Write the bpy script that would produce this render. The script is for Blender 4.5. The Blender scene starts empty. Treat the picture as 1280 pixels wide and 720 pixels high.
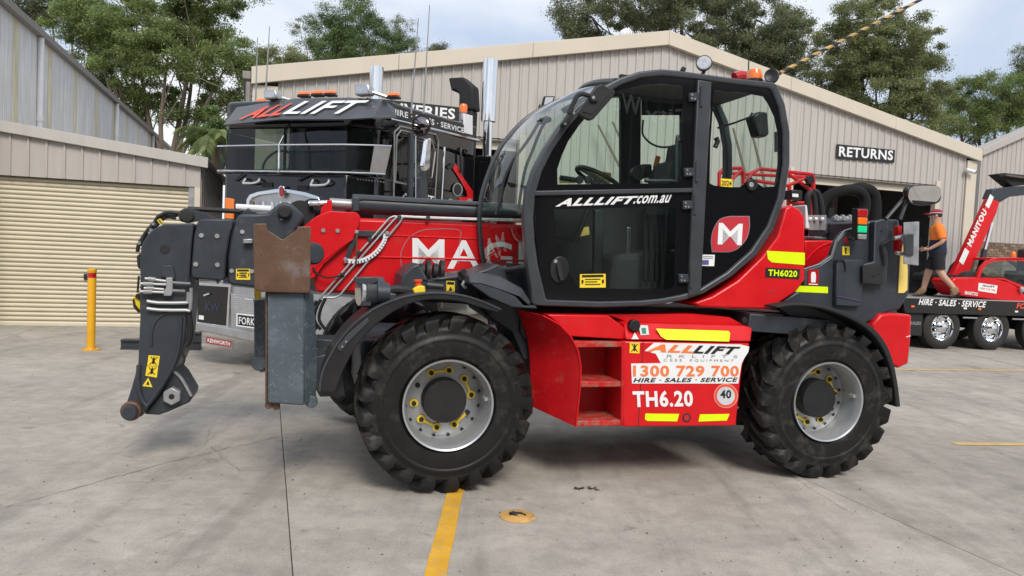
import bpy, bmesh, math, random
import numpy as np
from mathutils import Vector, Matrix
sc = bpy.context.scene
col = sc.collection
rad = math.radians
PI = math.pi

# ------------------------------------------------------------------ camera
FPX, EYE = 950.0, 1.68                     # focal length in pixels of a 1280 wide picture, eye height
PITCH, ROLL = math.atan(48 / 950), 0.045
FWD = Vector((0, math.cos(PITCH), -math.sin(PITCH)))
R0 = Vector((1, 0, 0)); U0 = Vector((0, math.sin(PITCH), math.cos(PITCH)))
RGT = R0 * math.cos(ROLL) + U0 * math.sin(ROLL)
UPV = U0 * math.cos(ROLL) - R0 * math.sin(ROLL)
EYEP = Vector((0, 0, EYE))
cd = bpy.data.cameras.new('camera'); cam = bpy.data.objects.new('camera', cd); col.objects.link(cam)
cd.sensor_width = 36.0; cd.lens = 36.0 * FPX / 1280; cd.clip_start = 0.05; cd.clip_end = 3000
mw = Matrix.Identity(4)
for i in range(3):
    mw[i][0] = RGT[i]; mw[i][1] = UPV[i]; mw[i][2] = -FWD[i]; mw[i][3] = EYEP[i]
cam.matrix_world = mw
sc.camera = cam

# ------------------------------------------------------------------ sky, sun, exposure
SUN_EL, SUN_AZ = rad(44), rad(164)         # azimuth clockwise from +Y: the light comes over the left shoulder
world = bpy.data.worlds.new('World'); sc.world = world; world.use_nodes = True
nt = world.node_tree; nt.nodes.clear()
wo = nt.nodes.new('ShaderNodeOutputWorld'); bg = nt.nodes.new('ShaderNodeBackground')
sky = nt.nodes.new('ShaderNodeTexSky'); sky.sky_type = 'NISHITA'; sky.sun_disc = False
sky.sun_elevation = SUN_EL; sky.sun_rotation = SUN_AZ; sky.air_density = 1.2; sky.dust_density = 2.0
tc = nt.nodes.new('ShaderNodeTexCoord')
mp = nt.nodes.new('ShaderNodeMapping'); mp.inputs['Scale'].default_value = (1, 1, 2.3); mp.inputs['Location'].default_value = (3.1, 0.4, 0.0)
n1 = nt.nodes.new('ShaderNodeTexNoise'); n1.inputs['Scale'].default_value = 2.3; n1.inputs['Detail'].default_value = 7; n1.inputs['Roughness'].default_value = 0.52; n1.inputs['Distortion'].default_value = 0.35
rp = nt.nodes.new('ShaderNodeValToRGB')
rp.color_ramp.elements[0].position = 0.31; rp.color_ramp.elements[0].color = (3.1, 3.75, 5.0, 1)
rp.color_ramp.elements[1].position = 0.60; rp.color_ramp.elements[1].color = (6.6, 6.7, 6.8, 1)
e = rp.color_ramp.elements.new(0.44); e.color = (4.4, 4.85, 5.7, 1)
mx = nt.nodes.new('ShaderNodeMix'); mx.data_type = 'RGBA'; mx.inputs[0].default_value = 0.84
L = nt.links
L.new(tc.outputs['Generated'], mp.inputs['Vector']); L.new(mp.outputs[0], n1.inputs['Vector']); L.new(n1.outputs['Fac'], rp.inputs[0])
L.new(sky.outputs[0], mx.inputs[6]); L.new(rp.outputs[0], mx.inputs[7]); L.new(mx.outputs[2], bg.inputs[0])
bg.inputs[1].default_value = 0.1; L.new(bg.outputs[0], wo.inputs[0])
sd = bpy.data.lights.new('sun', 'SUN'); so = bpy.data.objects.new('sun', sd); col.objects.link(so)
sd.energy = 1.7; sd.angle = rad(22); sd.color = (1.0, 0.955, 0.89)
sdir = Vector((math.sin(SUN_AZ) * math.cos(SUN_EL), math.cos(SUN_AZ) * math.cos(SUN_EL), math.sin(SUN_EL)))
so.rotation_euler = sdir.to_track_quat('Z', 'Y').to_euler(); so.location = sdir * 60
sc.view_settings.view_transform = 'Standard'; sc.view_settings.look = 'None'
sc.view_settings.exposure = 0.72; sc.view_settings.gamma = 1.0

# ------------------------------------------------------------------ frames: survey points from the picture into real places
def ray(x, y): return FWD + RGT * ((x - 640) / FPX) - UPV * ((y - 360) / FPX)
def gpt(x, y, z=0.0):
    d = ray(x, y); return EYEP + d * ((z - EYE) / d.z)
def dpt(x, y, Y):
    d = ray(x, y); return EYEP + d * (Y / d.y)
class Fr:
    """a local frame: a = along, b = away from the viewer, z = up"""
    def __init__(s, origin, yaw):
        s.o = Vector(origin); s.yaw = yaw
        s.a = Vector((math.cos(yaw), math.sin(yaw), 0)); s.b = Vector((-math.sin(yaw), math.cos(yaw), 0)); s.z = Vector((0, 0, 1))
    def loc(s, w):
        d = Vector(w) - s.o; return Vector((d.dot(s.a), d.dot(s.b), d.z))
    def w(s, p): return s.o + s.a * p[0] + s.b * p[1] + s.z * p[2]
    def _hit(s, x, y, n, k):
        d = ray(x, y); c = s.loc(EYEP); dl = Vector((d.dot(s.a), d.dot(s.b), d.z))
        t = (k - c[n]) / dl[n]; return c + dl * t
    def pb(s, x, y, b): return s._hit(x, y, 1, b)
    def pa(s, x, y, a): return s._hit(x, y, 0, a)
    def pz(s, x, y, z): return s._hit(x, y, 2, z)
    def pp(s, x, y, p0, n):          # any plane through p0 with normal n (local)
        d = ray(x, y); c = s.loc(EYEP); dl = Vector((d.dot(s.a), d.dot(s.b), d.z)); n = Vector(n)
        return c + dl * ((Vector(p0) - c).dot(n) / dl.dot(n))
    def poly(s, pts, b): return [s.pb(x, y, b) for x, y in pts]
def q(ox, oy, k, pts): return [(ox + x / k, oy + y / k) for x, y in pts]
WF = Fr((0, 0, 0), 0.0)

# ------------------------------------------------------------------ mesh helpers
def smooth_curve(pts, n=4, closed=False):
    P = [Vector(p) for p in pts]; out = []
    N = len(P)
    for i in range(N if closed else N - 1):
        g = lambda k: P[k % N] if closed else P[min(max(k, 0), N - 1)]
        p0, p1, p2, p3 = g(i - 1), g(i), g(i + 1), g(i + 2)
        for j in range(n):
            t = j / n
            out.append(0.5 * ((2 * p1) + (p2 - p0) * t + (2 * p0 - 5 * p1 + 4 * p2 - p3) * t * t + (3 * p1 - p0 - 3 * p2 + p3) * t ** 3))
    if not closed: out.append(P[-1].copy())
    return out
class MB:
    def __init__(s): s.v = []; s.f = []
    def add(s, vs, fs):
        k = len(s.v); s.v += [tuple(p) for p in vs]; s.f += [[i + k for i in f] for f in fs]; return s
    def prism(s, pts, off):
        pts = [Vector(p) for p in pts]; off = Vector(off); n = len(pts)
        s.add(pts + [p + off for p in pts], [list(range(n)), list(range(2 * n - 1, n - 1, -1))] + [[i, (i + 1) % n, n + (i + 1) % n, n + i] for i in range(n)]); return s
    def loft(s, rings, cap=True, closed=True):
        n = len(rings[0]); vs = [p for r in rings for p in r]; fs = []
        for k in range(len(rings) - 1):
            for i in range(n if closed else n - 1):
                j = (i + 1) % n; fs.append([k * n + i, k * n + j, (k + 1) * n + j, (k + 1) * n + i])
        if cap and closed: fs += [list(range(n - 1, -1, -1)), [(len(rings) - 1) * n + i for i in range(n)]]
        return s.add(vs, fs)
    def ring(s, outer, inner, off):
        """flat frame between two outlines of the same length, with thickness off"""
        n = len(outer); off = Vector(off)
        O = [Vector(p) for p in outer]; I = [Vector(p) for p in inner]
        vs = O + I + [p + off for p in O] + [p + off for p in I]; fs = []
        for i in range(n):
            j = (i + 1) % n
            fs += [[i, j, n + j, n + i], [2 * n + j, 2 * n + i, 3 * n + i, 3 * n + j], [j, i, 2 * n + i, 2 * n + j], [n + i, n + j, 3 * n + j, 3 * n + i]]
        return s.add(vs, fs)
    def strip(s, A, B, off):
        """open band between two polylines, with thickness off"""
        n = len(A); off = Vector(off); A = [Vector(p) for p in A]; B = [Vector(p) for p in B]
        vs = A + B + [p + off for p in A] + [p + off for p in B]; fs = []
        for i in range(n - 1):
            j = i + 1
            fs += [[i, j, n + j, n + i], [2 * n + j, 2 * n + i, 3 * n + i, 3 * n + j], [j, i, 2 * n + i, 2 * n + j], [n + i, n + j, 3 * n + j, 3 * n + i]]
        fs += [[0, n, 3 * n, 2 * n], [n - 1, 3 * n - 1, 4 * n - 1, 2 * n - 1]]
        return s.add(vs, fs)
    def box(s, lo, hi):
        x0, y0, z0 = lo; x1, y1, z1 = hi
        return s.prism([(x0, y0, z0), (x1, y0, z0), (x1, y1, z0), (x0, y1, z0)], (0, 0, z1 - z0))
    def bar(s, p0, p1, w, h, up=(0, 0, 1)):
        p0 = Vector(p0); p1 = Vector(p1); d = (p1 - p0).normalized(); u = Vector(up)
        if abs(d.dot(u)) > 0.98: u = Vector((0, 1, 0)) if abs(d.y) < 0.9 else Vector((1, 0, 0))
        sd_ = d.cross(u).normalized(); u = sd_.cross(d)
        return s.prism([p0 + sd_ * x * w / 2 + u * y * h / 2 for x, y in ((-1, -1), (1, -1), (1, 1), (-1, 1))], p1 - p0)
    def tube(s, path, r, n=8, closed=False):
        P = [Vector(p) for p in path]; rings = []; m = len(P)
        rs = r if isinstance(r, (list, tuple)) else [r] * m
        prev = None
        for i in range(m):
            if closed: t = (P[(i + 1) % m] - P[i - 1]).normalized()
            else: t = (P[min(i + 1, m - 1)] - P[max(i - 1, 0)]).normalized()
            if prev is None:
                u = Vector((0, 0, 1)) if abs(t.z) < 0.9 else Vector((1, 0, 0))
                u = (u - t * u.dot(t)).normalized()
            else:
                u = prev - t * prev.dot(t)
                u = u.normalized() if u.length > 1e-6 else Vector((1, 0, 0))
            prev = u; w = t.cross(u)
            rings.append([P[i] + (u * math.cos(2 * PI * k / n) + w * math.sin(2 * PI * k / n)) * rs[i] for k in range(n)])
        if closed: rings.append(rings[0]); return s.loft(rings, cap=False)
        return s.loft(rings)
    def cyl(s, p0, p1, r, n=16, r1=None): return s.tube([p0, p1], [r, r if r1 is None else r1], n)
    def lathe(s, prof, o, ax, n=32):
        """prof: (radius, height along ax)"""
        o = Vector(o); ax = Vector(ax).normalized()
        u = Vector((0, 0, 1)) if abs(ax.z) < 0.9 else Vector((1, 0, 0)); u = (u - ax * u.dot(ax)).normalized(); w = ax.cross(u)
        rings = [[o + ax * h + (u * math.cos(2 * PI * k / n) + w * math.sin(2 * PI * k / n)) * max(r, 1e-4) for k in range(n)] for r, h in prof]
        if abs(prof[0][0] - prof[-1][0]) < 1e-6 and prof[0][0] > .02 and len(prof) > 4: return s.loft(rings + [rings[0]], cap=False)
        return s.loft(rings, cap=True)
    def ball(s, c, r, n=12):
        rx, ry, rz = r if isinstance(r, (tuple, list)) else (r, r, r); c = Vector(c)
        rings = []
        for i in range(n // 2 + 1):
            ph = -PI / 2 + PI * i / (n // 2)
            rings.append([c + Vector((rx * max(math.cos(ph), 1e-3) * math.cos(2 * PI * k / n), ry * max(math.cos(ph), 1e-3) * math.sin(2 * PI * k / n), rz * math.sin(ph))) for k in range(n)])
        return s.loft(rings)
    def build(s, name, m, parent=None, bevel=0.0, ang=35, seg=2, frame=None, recalc=True, smooth=True, **tags):
        me = bpy.data.meshes.new(name); me.from_pydata(s.v, [], s.f)
        if recalc:
            bm = bmesh.new(); bm.from_mesh(me); bmesh.ops.recalc_face_normals(bm, faces=bm.faces); bm.to_mesh(me); bm.free()
        if smooth:
            me.polygons.foreach_set('use_smooth', [True] * len(me.polygons)); me.set_sharp_from_angle(angle=rad(ang))
        if m: me.materials.append(m)
        o = bpy.data.objects.new(name, me); col.objects.link(o)
        if parent is not None: o.parent = parent
        elif frame is not None: o.location = frame.o; o.rotation_euler = (0, 0, frame.yaw)
        if bevel:
            b = o.modifiers.new('bevel', 'BEVEL'); b.width = bevel; b.segments = seg; b.limit_method = 'ANGLE'; b.angle_limit = rad(38)
        for k, x in tags.items(): o[k] = x
        return o
def thing(name, label, cat, frame=None, group=None, loc=None):
    o = bpy.data.objects.new(name, None); col.objects.link(o); o.empty_display_size = 0.2
    if frame: o.location = frame.o; o.rotation_euler = (0, 0, frame.yaw)
    if loc is not None: o.location = loc
    o['label'] = label; o['category'] = cat
    if group: o['group'] = group
    return o
def dup(o, parent=None):
    c = o.copy(); col.objects.link(c)
    if parent is not None: c.parent = parent
    for ch in list(o.children): dup(ch, c)
    return c

_txt = {}
def text_shape(s, bold=0.0):
    k = (s, bold)
    if k not in _txt:
        cu = bpy.data.curves.new('t', 'FONT'); cu.body = s; cu.size = 1.0; cu.offset = bold; cu.space_character = 1.0 + bold * 3.2; cu.resolution_u = 3; cu.fill_mode = 'FRONT'
        ob = bpy.data.objects.new('t', cu); col.objects.link(ob)
        dg = bpy.context.evaluated_depsgraph_get(); me = bpy.data.meshes.new_from_object(ob.evaluated_get(dg))
        vs = np.empty(len(me.vertices) * 3); me.vertices.foreach_get('co', vs); vs = vs.reshape(-1, 3)
        fs = [list(p.vertices) for p in me.polygons]
        bpy.data.objects.remove(ob); bpy.data.curves.remove(cu); bpy.data.meshes.remove(me)
        lo, hi = vs.min(0), vs.max(0)
        _txt[k] = ((vs[:, :2] - lo[:2]) / (hi - lo)[:2], fs)
    return _txt[k]
def lettering(s, bl, br, tl, m, parent, bold=0.02, lift=(0, 0, 0), name='lettering', frame=None, **tags):
    """print s in the parallelogram bl, br, tl (local points)"""
    uv, fs = text_shape(s, bold); bl = Vector(bl); X = Vector(br) - bl; Y = Vector(tl) - bl; lf = Vector(lift)
    mb = MB(); mb.v = [tuple(bl + X * a + Y * b + lf) for a, b in uv]; mb.f = fs
    return mb.build(name, m, parent, recalc=False, smooth=False, frame=frame, **tags)
def text_px(s, fr, bl, br, tl, b, m, parent, bold=0.02, **k):
    return lettering(s, fr.pb(*bl, b), fr.pb(*br, b), fr.pb(*tl, b), m, parent, bold, **k)
def flat(pts, name, m, parent, lift=0.0, **tags):
    mb = MB(); mb.add([Vector(p) for p in pts], [list(range(len(pts)))]); return mb.build(name, m, parent, recalc=False, smooth=False, **tags)
def decal(pts, off, name, m, parent, **tags):
    return MB().prism(pts, off).build(name, m, parent, smooth=False, **tags)
def arc2(cx, cy, r, a0, a1, n=16, ry=None):
    ry = r if ry is None else ry
    return [(cx + r * math.cos(rad(a0 + (a1 - a0) * i / n)), cy + ry * math.sin(rad(a0 + (a1 - a0) * i / n))) for i in range(n + 1)]

# ------------------------------------------------------------------ materials
def mat(name, c, rough=0.5, metal=0.0, var=0.12, scale=6.0, bump=0.0, bscale=60.0, dirt=None, damt=0.0, dscale=3.0, coat=0.0, spec=0.5, stretch=(1, 1, 1), rvar=0.12, isl=0.0):
    m = bpy.data.materials.new(name); m.use_nodes = True; t = m.node_tree; b = t.nodes['Principled BSDF']; N = t.nodes.new; l = t.links.new
    b.inputs['Metallic'].default_value = metal; b.inputs['Coat Weight'].default_value = coat; b.inputs['Coat Roughness'].default_value = 0.08
    b.inputs['Specular IOR Level'].default_value = spec
    tcn = N('ShaderNodeTexCoord'); mpn = N('ShaderNodeMapping'); mpn.inputs['Scale'].default_value = stretch; l(tcn.outputs['Object'], mpn.inputs[0])
    no = N('ShaderNodeTexNoise'); no.inputs['Scale'].default_value = scale; no.inputs['Detail'].default_value = 5; no.inputs['Roughness'].default_value = 0.6; l(mpn.outputs[0], no.inputs['Vector'])
    mr = N('ShaderNodeMapRange'); mr.inputs[1].default_value = 0.3; mr.inputs[2].default_value = 0.7; mr.inputs[3].default_value = 1 - var; mr.inputs[4].default_value = 1 + var; l(no.outputs['Fac'], mr.inputs[0])
    vm = N('ShaderNodeVectorMath'); vm.operation = 'SCALE'; vm.inputs[0].default_value = c[:3]; l(mr.outputs[0], vm.inputs['Scale'])
    out = vm.outputs[0]
    if isl:
        ge = N('ShaderNodeNewGeometry'); m2 = N('ShaderNodeMapRange'); m2.inputs[3].default_value = 1 - isl; m2.inputs[4].default_value = 1 + isl; l(ge.outputs['Random Per Island'], m2.inputs[0])
        v2 = N('ShaderNodeVectorMath'); v2.operation = 'SCALE'; l(out, v2.inputs[0]); l(m2.outputs[0], v2.inputs['Scale']); out = v2.outputs[0]
    if dirt is not None:
        n2 = N('ShaderNodeTexNoise'); n2.inputs['Scale'].default_value = dscale; n2.inputs['Detail'].default_value = 8; n2.inputs['Roughness'].default_value = 0.65; l(mpn.outputs[0], n2.inputs['Vector'])
        r2 = N('ShaderNodeMapRange'); r2.inputs[1].default_value = 0.66 - 0.3 * damt; r2.inputs[2].default_value = 0.80 - 0.2 * damt; r2.inputs[3].default_value = 0; r2.inputs[4].default_value = min(1, 0.3 + damt); l(n2.outputs['Fac'], r2.inputs[0])
        mi = N('ShaderNodeMix'); mi.data_type = 'RGBA'; l(r2.outputs[0], mi.inputs[0]); l(out, mi.inputs[6]); mi.inputs[7].default_value = (*dirt, 1); out = mi.outputs[2]
    l(out, b.inputs['Base Color'])
    rr = N('ShaderNodeMapRange'); rr.inputs[1].default_value = 0.3; rr.inputs[2].default_value = 0.7; rr.inputs[3].default_value = max(0.02, rough - rvar * rough); rr.inputs[4].default_value = min(1, rough + rvar * 1.5 * rough); l(no.outputs['Fac'], rr.inputs[0]); l(rr.outputs[0], b.inputs['Roughness'])
    if bump:
        n3 = N('ShaderNodeTexNoise'); n3.inputs['Scale'].default_value = bscale; n3.inputs['Detail'].default_value = 3; l(mpn.outputs[0], n3.inputs['Vector'])
        bn = N('ShaderNodeBump'); bn.inputs['Strength'].default_value = bump; bn.inputs['Distance'].default_value = 0.01; l(n3.outputs['Fac'], bn.inputs['Height']); l(bn.outputs[0], b.inputs['Normal'])
    return m
def glass(name, tint=(0.8, 0.9, 0.87), refl=1.0, rough=0.01):
    m = bpy.data.materials.new(name); m.use_nodes = True; t = m.node_tree; t.nodes.clear(); N = t.nodes.new; l = t.links.new
    o = N('ShaderNodeOutputMaterial'); tr = N('ShaderNodeBsdfTransparent'); tr.inputs[0].default_value = (*tint, 1)
    gl = N('ShaderNodeBsdfGlossy'); gl.inputs['Roughness'].default_value = rough; gl.inputs[0].default_value = (refl, refl, refl, 1)
    fr = N('ShaderNodeFresnel'); ge = N('ShaderNodeNewGeometry'); mr = N('ShaderNodeMapRange'); mr.inputs[3].default_value = 1.5; mr.inputs[4].default_value = 1 / 1.5; l(ge.outputs['Backfacing'], mr.inputs[0]); l(mr.outputs[0], fr.inputs[0]); mxs = N('ShaderNodeMixShader')
    l(fr.outputs[0], mxs.inputs[0]); l(tr.outputs[0], mxs.inputs[1]); l(gl.outputs[0], mxs.inputs[2]); l(mxs.outputs[0], o.inputs[0]); return m
def emit(name, c, s):
    m = bpy.data.materials.new(name); m.use_nodes = True; b = m.node_tree.nodes['Principled BSDF']
    b.inputs['Base Color'].default_value = (*c, 1); b.inputs['Emission Color'].default_value = (*c, 1); b.inputs['Emission Strength'].default_value = s; b.inputs['Roughness'].default_value = 0.2; return m
K = {}
K['red'] = mat('red_paint', (0.60, 0.006, 0.010), 0.34, spec=0.35, coat=0.1, var=0.08, dirt=(0.20, 0.055, 0.04), damt=0.2, dscale=6, bump=0.04, bscale=25)
K['red_dusty'] = mat('scuffed_red_paint', (0.50, 0.008, 0.012), 0.42, spec=0.3, var=0.14, dirt=(0.23, 0.13, 0.09), damt=0.3, dscale=9, bump=0.05, bscale=25)
K['worn'] = mat('worn_red_step', (0.50, 0.012, 0.014), 0.5, spec=0.3, dirt=(0.26, 0.15, 0.10), damt=0.75, dscale=14)
K['hosecloth'] = mat('black_hose_sleeve', (0.007, 0.007, 0.008), 0.8, bump=0.3, bscale=30, spec=0.3)
K['dark'] = mat('charcoal_paint', (0.030, 0.036, 0.044), 0.42, var=0.15, dirt=(0.15, 0.145, 0.14), damt=0.16, dscale=7, bump=0.05, bscale=40)
K['dark2'] = mat('cab_frame_paint', (0.040, 0.044, 0.050), 0.36, var=0.12, dirt=(0.15, 0.15, 0.15), damt=0.06, dscale=9)
K['black'] = mat('black_plastic', (0.012, 0.012, 0.013), 0.38, var=0.2)
K['blackmat'] = mat('matt_black', (0.013, 0.013, 0.014), 0.7, var=0.2, bump=0.1)
K['rubber'] = mat('hose_rubber', (0.010, 0.010, 0.011), 0.6, var=0.2, bump=0.1)
K['gloss'] = mat('gloss_black_paint', (0.006, 0.006, 0.007), 0.12, coat=0.5, var=0.1, rvar=0.1)
K['visor'] = mat('visor_paint', (0.035, 0.037, 0.042), 0.3, coat=0.3, var=0.1)
K['chrome'] = mat('chrome', (0.80, 0.81, 0.82), 0.06, 1.0, var=0.04)
K['alloy'] = mat('brushed_alloy', (0.50, 0.50, 0.50), 0.34, 0.9, var=0.1, dirt=(0.25, 0.22, 0.18), damt=0.12)
K['steel'] = mat('zinc_steel', (0.34, 0.34, 0.34), 0.45, 0.5, var=0.15)
K['rim'] = mat('silver_rim', (0.40, 0.41, 0.42), 0.36, 0.5, var=0.08, dirt=(0.22, 0.19, 0.15), damt=0.02, dscale=6)
K['white'] = mat('white_print', (0.78, 0.78, 0.78), 0.4, var=0.03)
K['whitel'] = mat('white_gloss', (0.75, 0.75, 0.76), 0.3, var=0.04)
K['inkblack'] = mat('black_print', (0.012, 0.012, 0.012), 0.45, var=0.05)
K['inkorange'] = mat('orange_print', (0.80, 0.20, 0.055), 0.4, var=0.05)
K['inkred'] = mat('orange_red_print', (0.78, 0.075, 0.03), 0.4, var=0.05)
K['inkgrey'] = mat('grey_print', (0.25, 0.25, 0.26), 0.45, var=0.05)
K['yellow'] = mat('yellow_paint', (0.72, 0.36, 0.012), 0.4, var=0.06, dirt=(0.35, 0.2, 0.05), damt=0.08)
K['stick'] = mat('yellow_sticker', (0.85, 0.62, 0.03), 0.4, var=0.04)
K['pale'] = mat('pale_yellow_print', (0.82, 0.60, 0.16), 0.4, var=0.06)
K['hivis'] = mat('fluoro_yellow_tape', (0.72, 0.92, 0.0), 0.35, var=0.03)
K['hivis'].node_tree.nodes['Principled BSDF'].inputs['Emission Color'].default_value = (0.75, 1.0, 0.0, 1)
K['hivis'].node_tree.nodes['Principled BSDF'].inputs['Emission Strength'].default_value = 0.0
K['orange'] = mat('orange_lens', (0.85, 0.17, 0.012), 0.15, coat=0.6, var=0.08)
K['redlens'] = mat('red_lens', (0.42, 0.010, 0.012), 0.12, coat=0.6, var=0.08)
K['lens'] = mat('lamp_lens', (0.55, 0.56, 0.57), 0.08, 0.6, var=0.2, scale=40)
K['greenlit'] = emit('lit_green_lamp', (0.01, 0.45, 0.19), 0.3)
K['glass'] = glass('cab_glass', (0.915, 0.975, 0.945), 1.0)
K['wscreen'] = glass('front_screen_glass', (0.52, 0.61, 0.58), 1.0)
K['smoke'] = glass('dark_tinted_glass', (0.82, 0.87, 0.85), 1.0)
K['screen'] = glass('truck_screen_glass', (0.50, 0.58, 0.54), 1.0)
K['mirror'] = mat('mirror_glass', (0.8, 0.8, 0.8), 0.03, 1.0, var=0.02)
K['mesh'] = glass('smoked_guard', (0.80, 0.81, 0.80), 0.3, 0.12)
K['frit'] = mat('black_glass_border', (0.006, 0.006, 0.007), 0.07, var=0.05, coat=0.2)
def concrete():
    m = bpy.data.materials.new('yard_concrete'); m.use_nodes = True; t = m.node_tree; b = t.nodes['Principled BSDF']; N = t.nodes.new; l = t.links.new
    g = N('ShaderNodeNewGeometry'); P = g.outputs['Position']
    def noise(s, d=6, r=0.6, st=None, dist=0.0):
        n = N('ShaderNodeTexNoise'); n.inputs['Scale'].default_value = s; n.inputs['Detail'].default_value = d; n.inputs['Roughness'].default_value = r; n.inputs['Distortion'].default_value = dist
        if st:
            mm = N('ShaderNodeMapping'); mm.inputs['Scale'].default_value = st[:3]; mm.inputs['Rotation'].default_value = (0, 0, st[3]); l(P, mm.inputs[0]); l(mm.outputs[0], n.inputs['Vector'])
        else: l(P, n.inputs['Vector'])
        return n.outputs['Fac']
    def rng(x, a, c, lo, hi):
        r = N('ShaderNodeMapRange'); r.interpolation_type = 'SMOOTHSTEP'
        for i, v in enumerate((a, c, lo, hi)): r.inputs[1 + i].default_value = v
        l(x, r.inputs[0]); return r.outputs[0]
    def mul(x, y):
        n = N('ShaderNodeMath'); n.operation = 'MULTIPLY'; l(x, n.inputs[0]); l(y, n.inputs[1]); return n.outputs[0]
    k = rng(noise(0.55), 0.3, 0.72, 0.80, 1.12)
    k = mul(k, rng(noise(5.0, 8, 0.7), 0.3, 0.7, 0.85, 1.12))
    k = mul(k, rng(noise(70, 3, 0.6), 0.25, 0.75, 0.88, 1.12))
    k = mul(k, rng(noise(1.0, 5, 0.6, (3.2, 0.35, 1, rad(-20))), 0.48, 0.70, 1.0, 0.76))     # tyre scrub running through the yard
    k = mul(k, rng(noise(3.1, 4, 0.5, None, 0.4), 0.66, 0.74, 1.0, 0.66))              # oil spots
    k = mul(k, rng(noise(22.0, 2, 0.5), 0.72, 0.78, 1.0, 0.55))
    oi = N('ShaderNodeObjectInfo'); k = mul(k, rng(oi.outputs['Random'], 0, 1, 0.94, 1.04))
    # darker, weathered apron against the sheds
    vm = N('ShaderNodeVectorMath'); vm.operation = 'SCALE'; vm.inputs[0].default_value = (0.38, 0.345, 0.298); l(k, vm.inputs['Scale'])
    mi = N('ShaderNodeMix'); mi.data_type = 'RGBA'; mi.inputs[7].default_value = (0.56, 0.53, 0.47, 1); l(rng(noise(2.2, 7, 0.7), 0.60, 0.74, 0.0, 0.35), mi.inputs[0]); l(vm.outputs[0], mi.inputs[6])
    # rubber scuffs from turning tyres, in arcs
    wv = N('ShaderNodeTexWave'); wv.wave_type = 'RINGS'; wv.rings_direction = 'SPHERICAL'; wv.inputs['Scale'].default_value = 0.42; wv.inputs['Distortion'].default_value = 2.2; wv.inputs['Detail'].default_value = 3; wv.inputs['Detail Scale'].default_value = 0.8
    m5 = N('ShaderNodeMapping'); m5.inputs['Location'].default_value = (3.0, -16.0, 0); l(P, m5.inputs[0]); l(m5.outputs[0], wv.inputs['Vector'])
    sc_ = mul(rng(wv.outputs['Fac'], 0.86, 0.97, 0.0, 1.0), rng(noise(0.8, 5, 0.6), 0.48, 0.66, 0.0, 0.2))
    m6 = N('ShaderNodeMix'); m6.data_type = 'RGBA'; m6.inputs[7].default_value = (0.13, 0.12, 0.11, 1); l(sc_, m6.inputs[0]); l(mi.outputs[2], m6.inputs[6])
    l(m6.outputs[2], b.inputs['Base Color'])
    l(rng(noise(4), 0.3, 0.7, 0.62, 0.85), b.inputs['Roughness'])
    bn = N('ShaderNodeBump'); bn.inputs['Strength'].default_value = 0.25; bn.inputs['Distance'].default_value = 0.004; l(noise(120, 3), bn.inputs['Height']); l(bn.outputs[0], b.inputs['Normal'])
    return m
K['concrete'] = concrete()
K['joint'] = mat('joint_filler', (0.10, 0.092, 0.08), 0.9, var=0.25)
K['line'] = mat('yellow_line_paint', (0.66, 0.35, 0.028), 0.6, var=0.1, dirt=(0.36, 0.31, 0.22), damt=0.45, dscale=16)
K['line2'] = mat('worn_yellow_line_paint', (0.56, 0.37, 0.12), 0.7, var=0.15, dirt=(0.38, 0.35, 0.31), damt=0.5, dscale=10)
K['clad'] = mat('taupe_cladding', (0.455, 0.425, 0.39), 0.45, var=0.05, scale=1.5, stretch=(5, 5, 0.5), dirt=(0.34, 0.29, 0.24), damt=0.2, dscale=1.0)
K['clad2'] = mat('taupe_cladding_faded', (0.42, 0.38, 0.35), 0.5, var=0.06, scale=2.0, stretch=(5, 5, 0.5))
K['trim'] = mat('cream_flashing', (0.59, 0.525, 0.42), 0.42, var=0.04, scale=1.5)
K['rolldoor'] = mat('cream_roller_door', (0.59, 0.53, 0.395), 0.45, var=0.05, scale=2, dirt=(0.4, 0.33, 0.22), damt=0.10, dscale=2.5)
K['shedwall'] = mat('weathered_fibre_cement', (0.72, 0.71, 0.70), 0.8, var=0.16, scale=2.2, stretch=(3, 3, 0.35), dirt=(0.26, 0.245, 0.20), damt=0.25, dscale=1.6)
K['lichen'] = mat('lichen_streak', (0.68, 0.63, 0.47), 0.8, var=0.2, scale=3, stretch=(6, 6, 0.5))
K['gutter'] = mat('grey_gutter', (0.24, 0.22, 0.20), 0.55, var=0.15, dirt=(0.12, 0.09, 0.06), damt=0.2)
K['roofing'] = mat('roof_sheet', (0.38, 0.35, 0.31), 0.5, var=0.08)
K['brick'] = mat('brown_brick', (0.20, 0.135, 0.09), 0.85, var=0.15, isl=0.35, bump=0.2)
K['mortar'] = mat('mortar', (0.27, 0.23, 0.19), 0.9, var=0.1)
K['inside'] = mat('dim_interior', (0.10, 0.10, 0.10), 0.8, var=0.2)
K['rust'] = mat('rusty_plate', (0.155, 0.082, 0.045), 0.62, 0.25, var=0.25, scale=9, dirt=(0.38, 0.36, 0.30), damt=0.16, dscale=11, bump=0.15)
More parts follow.
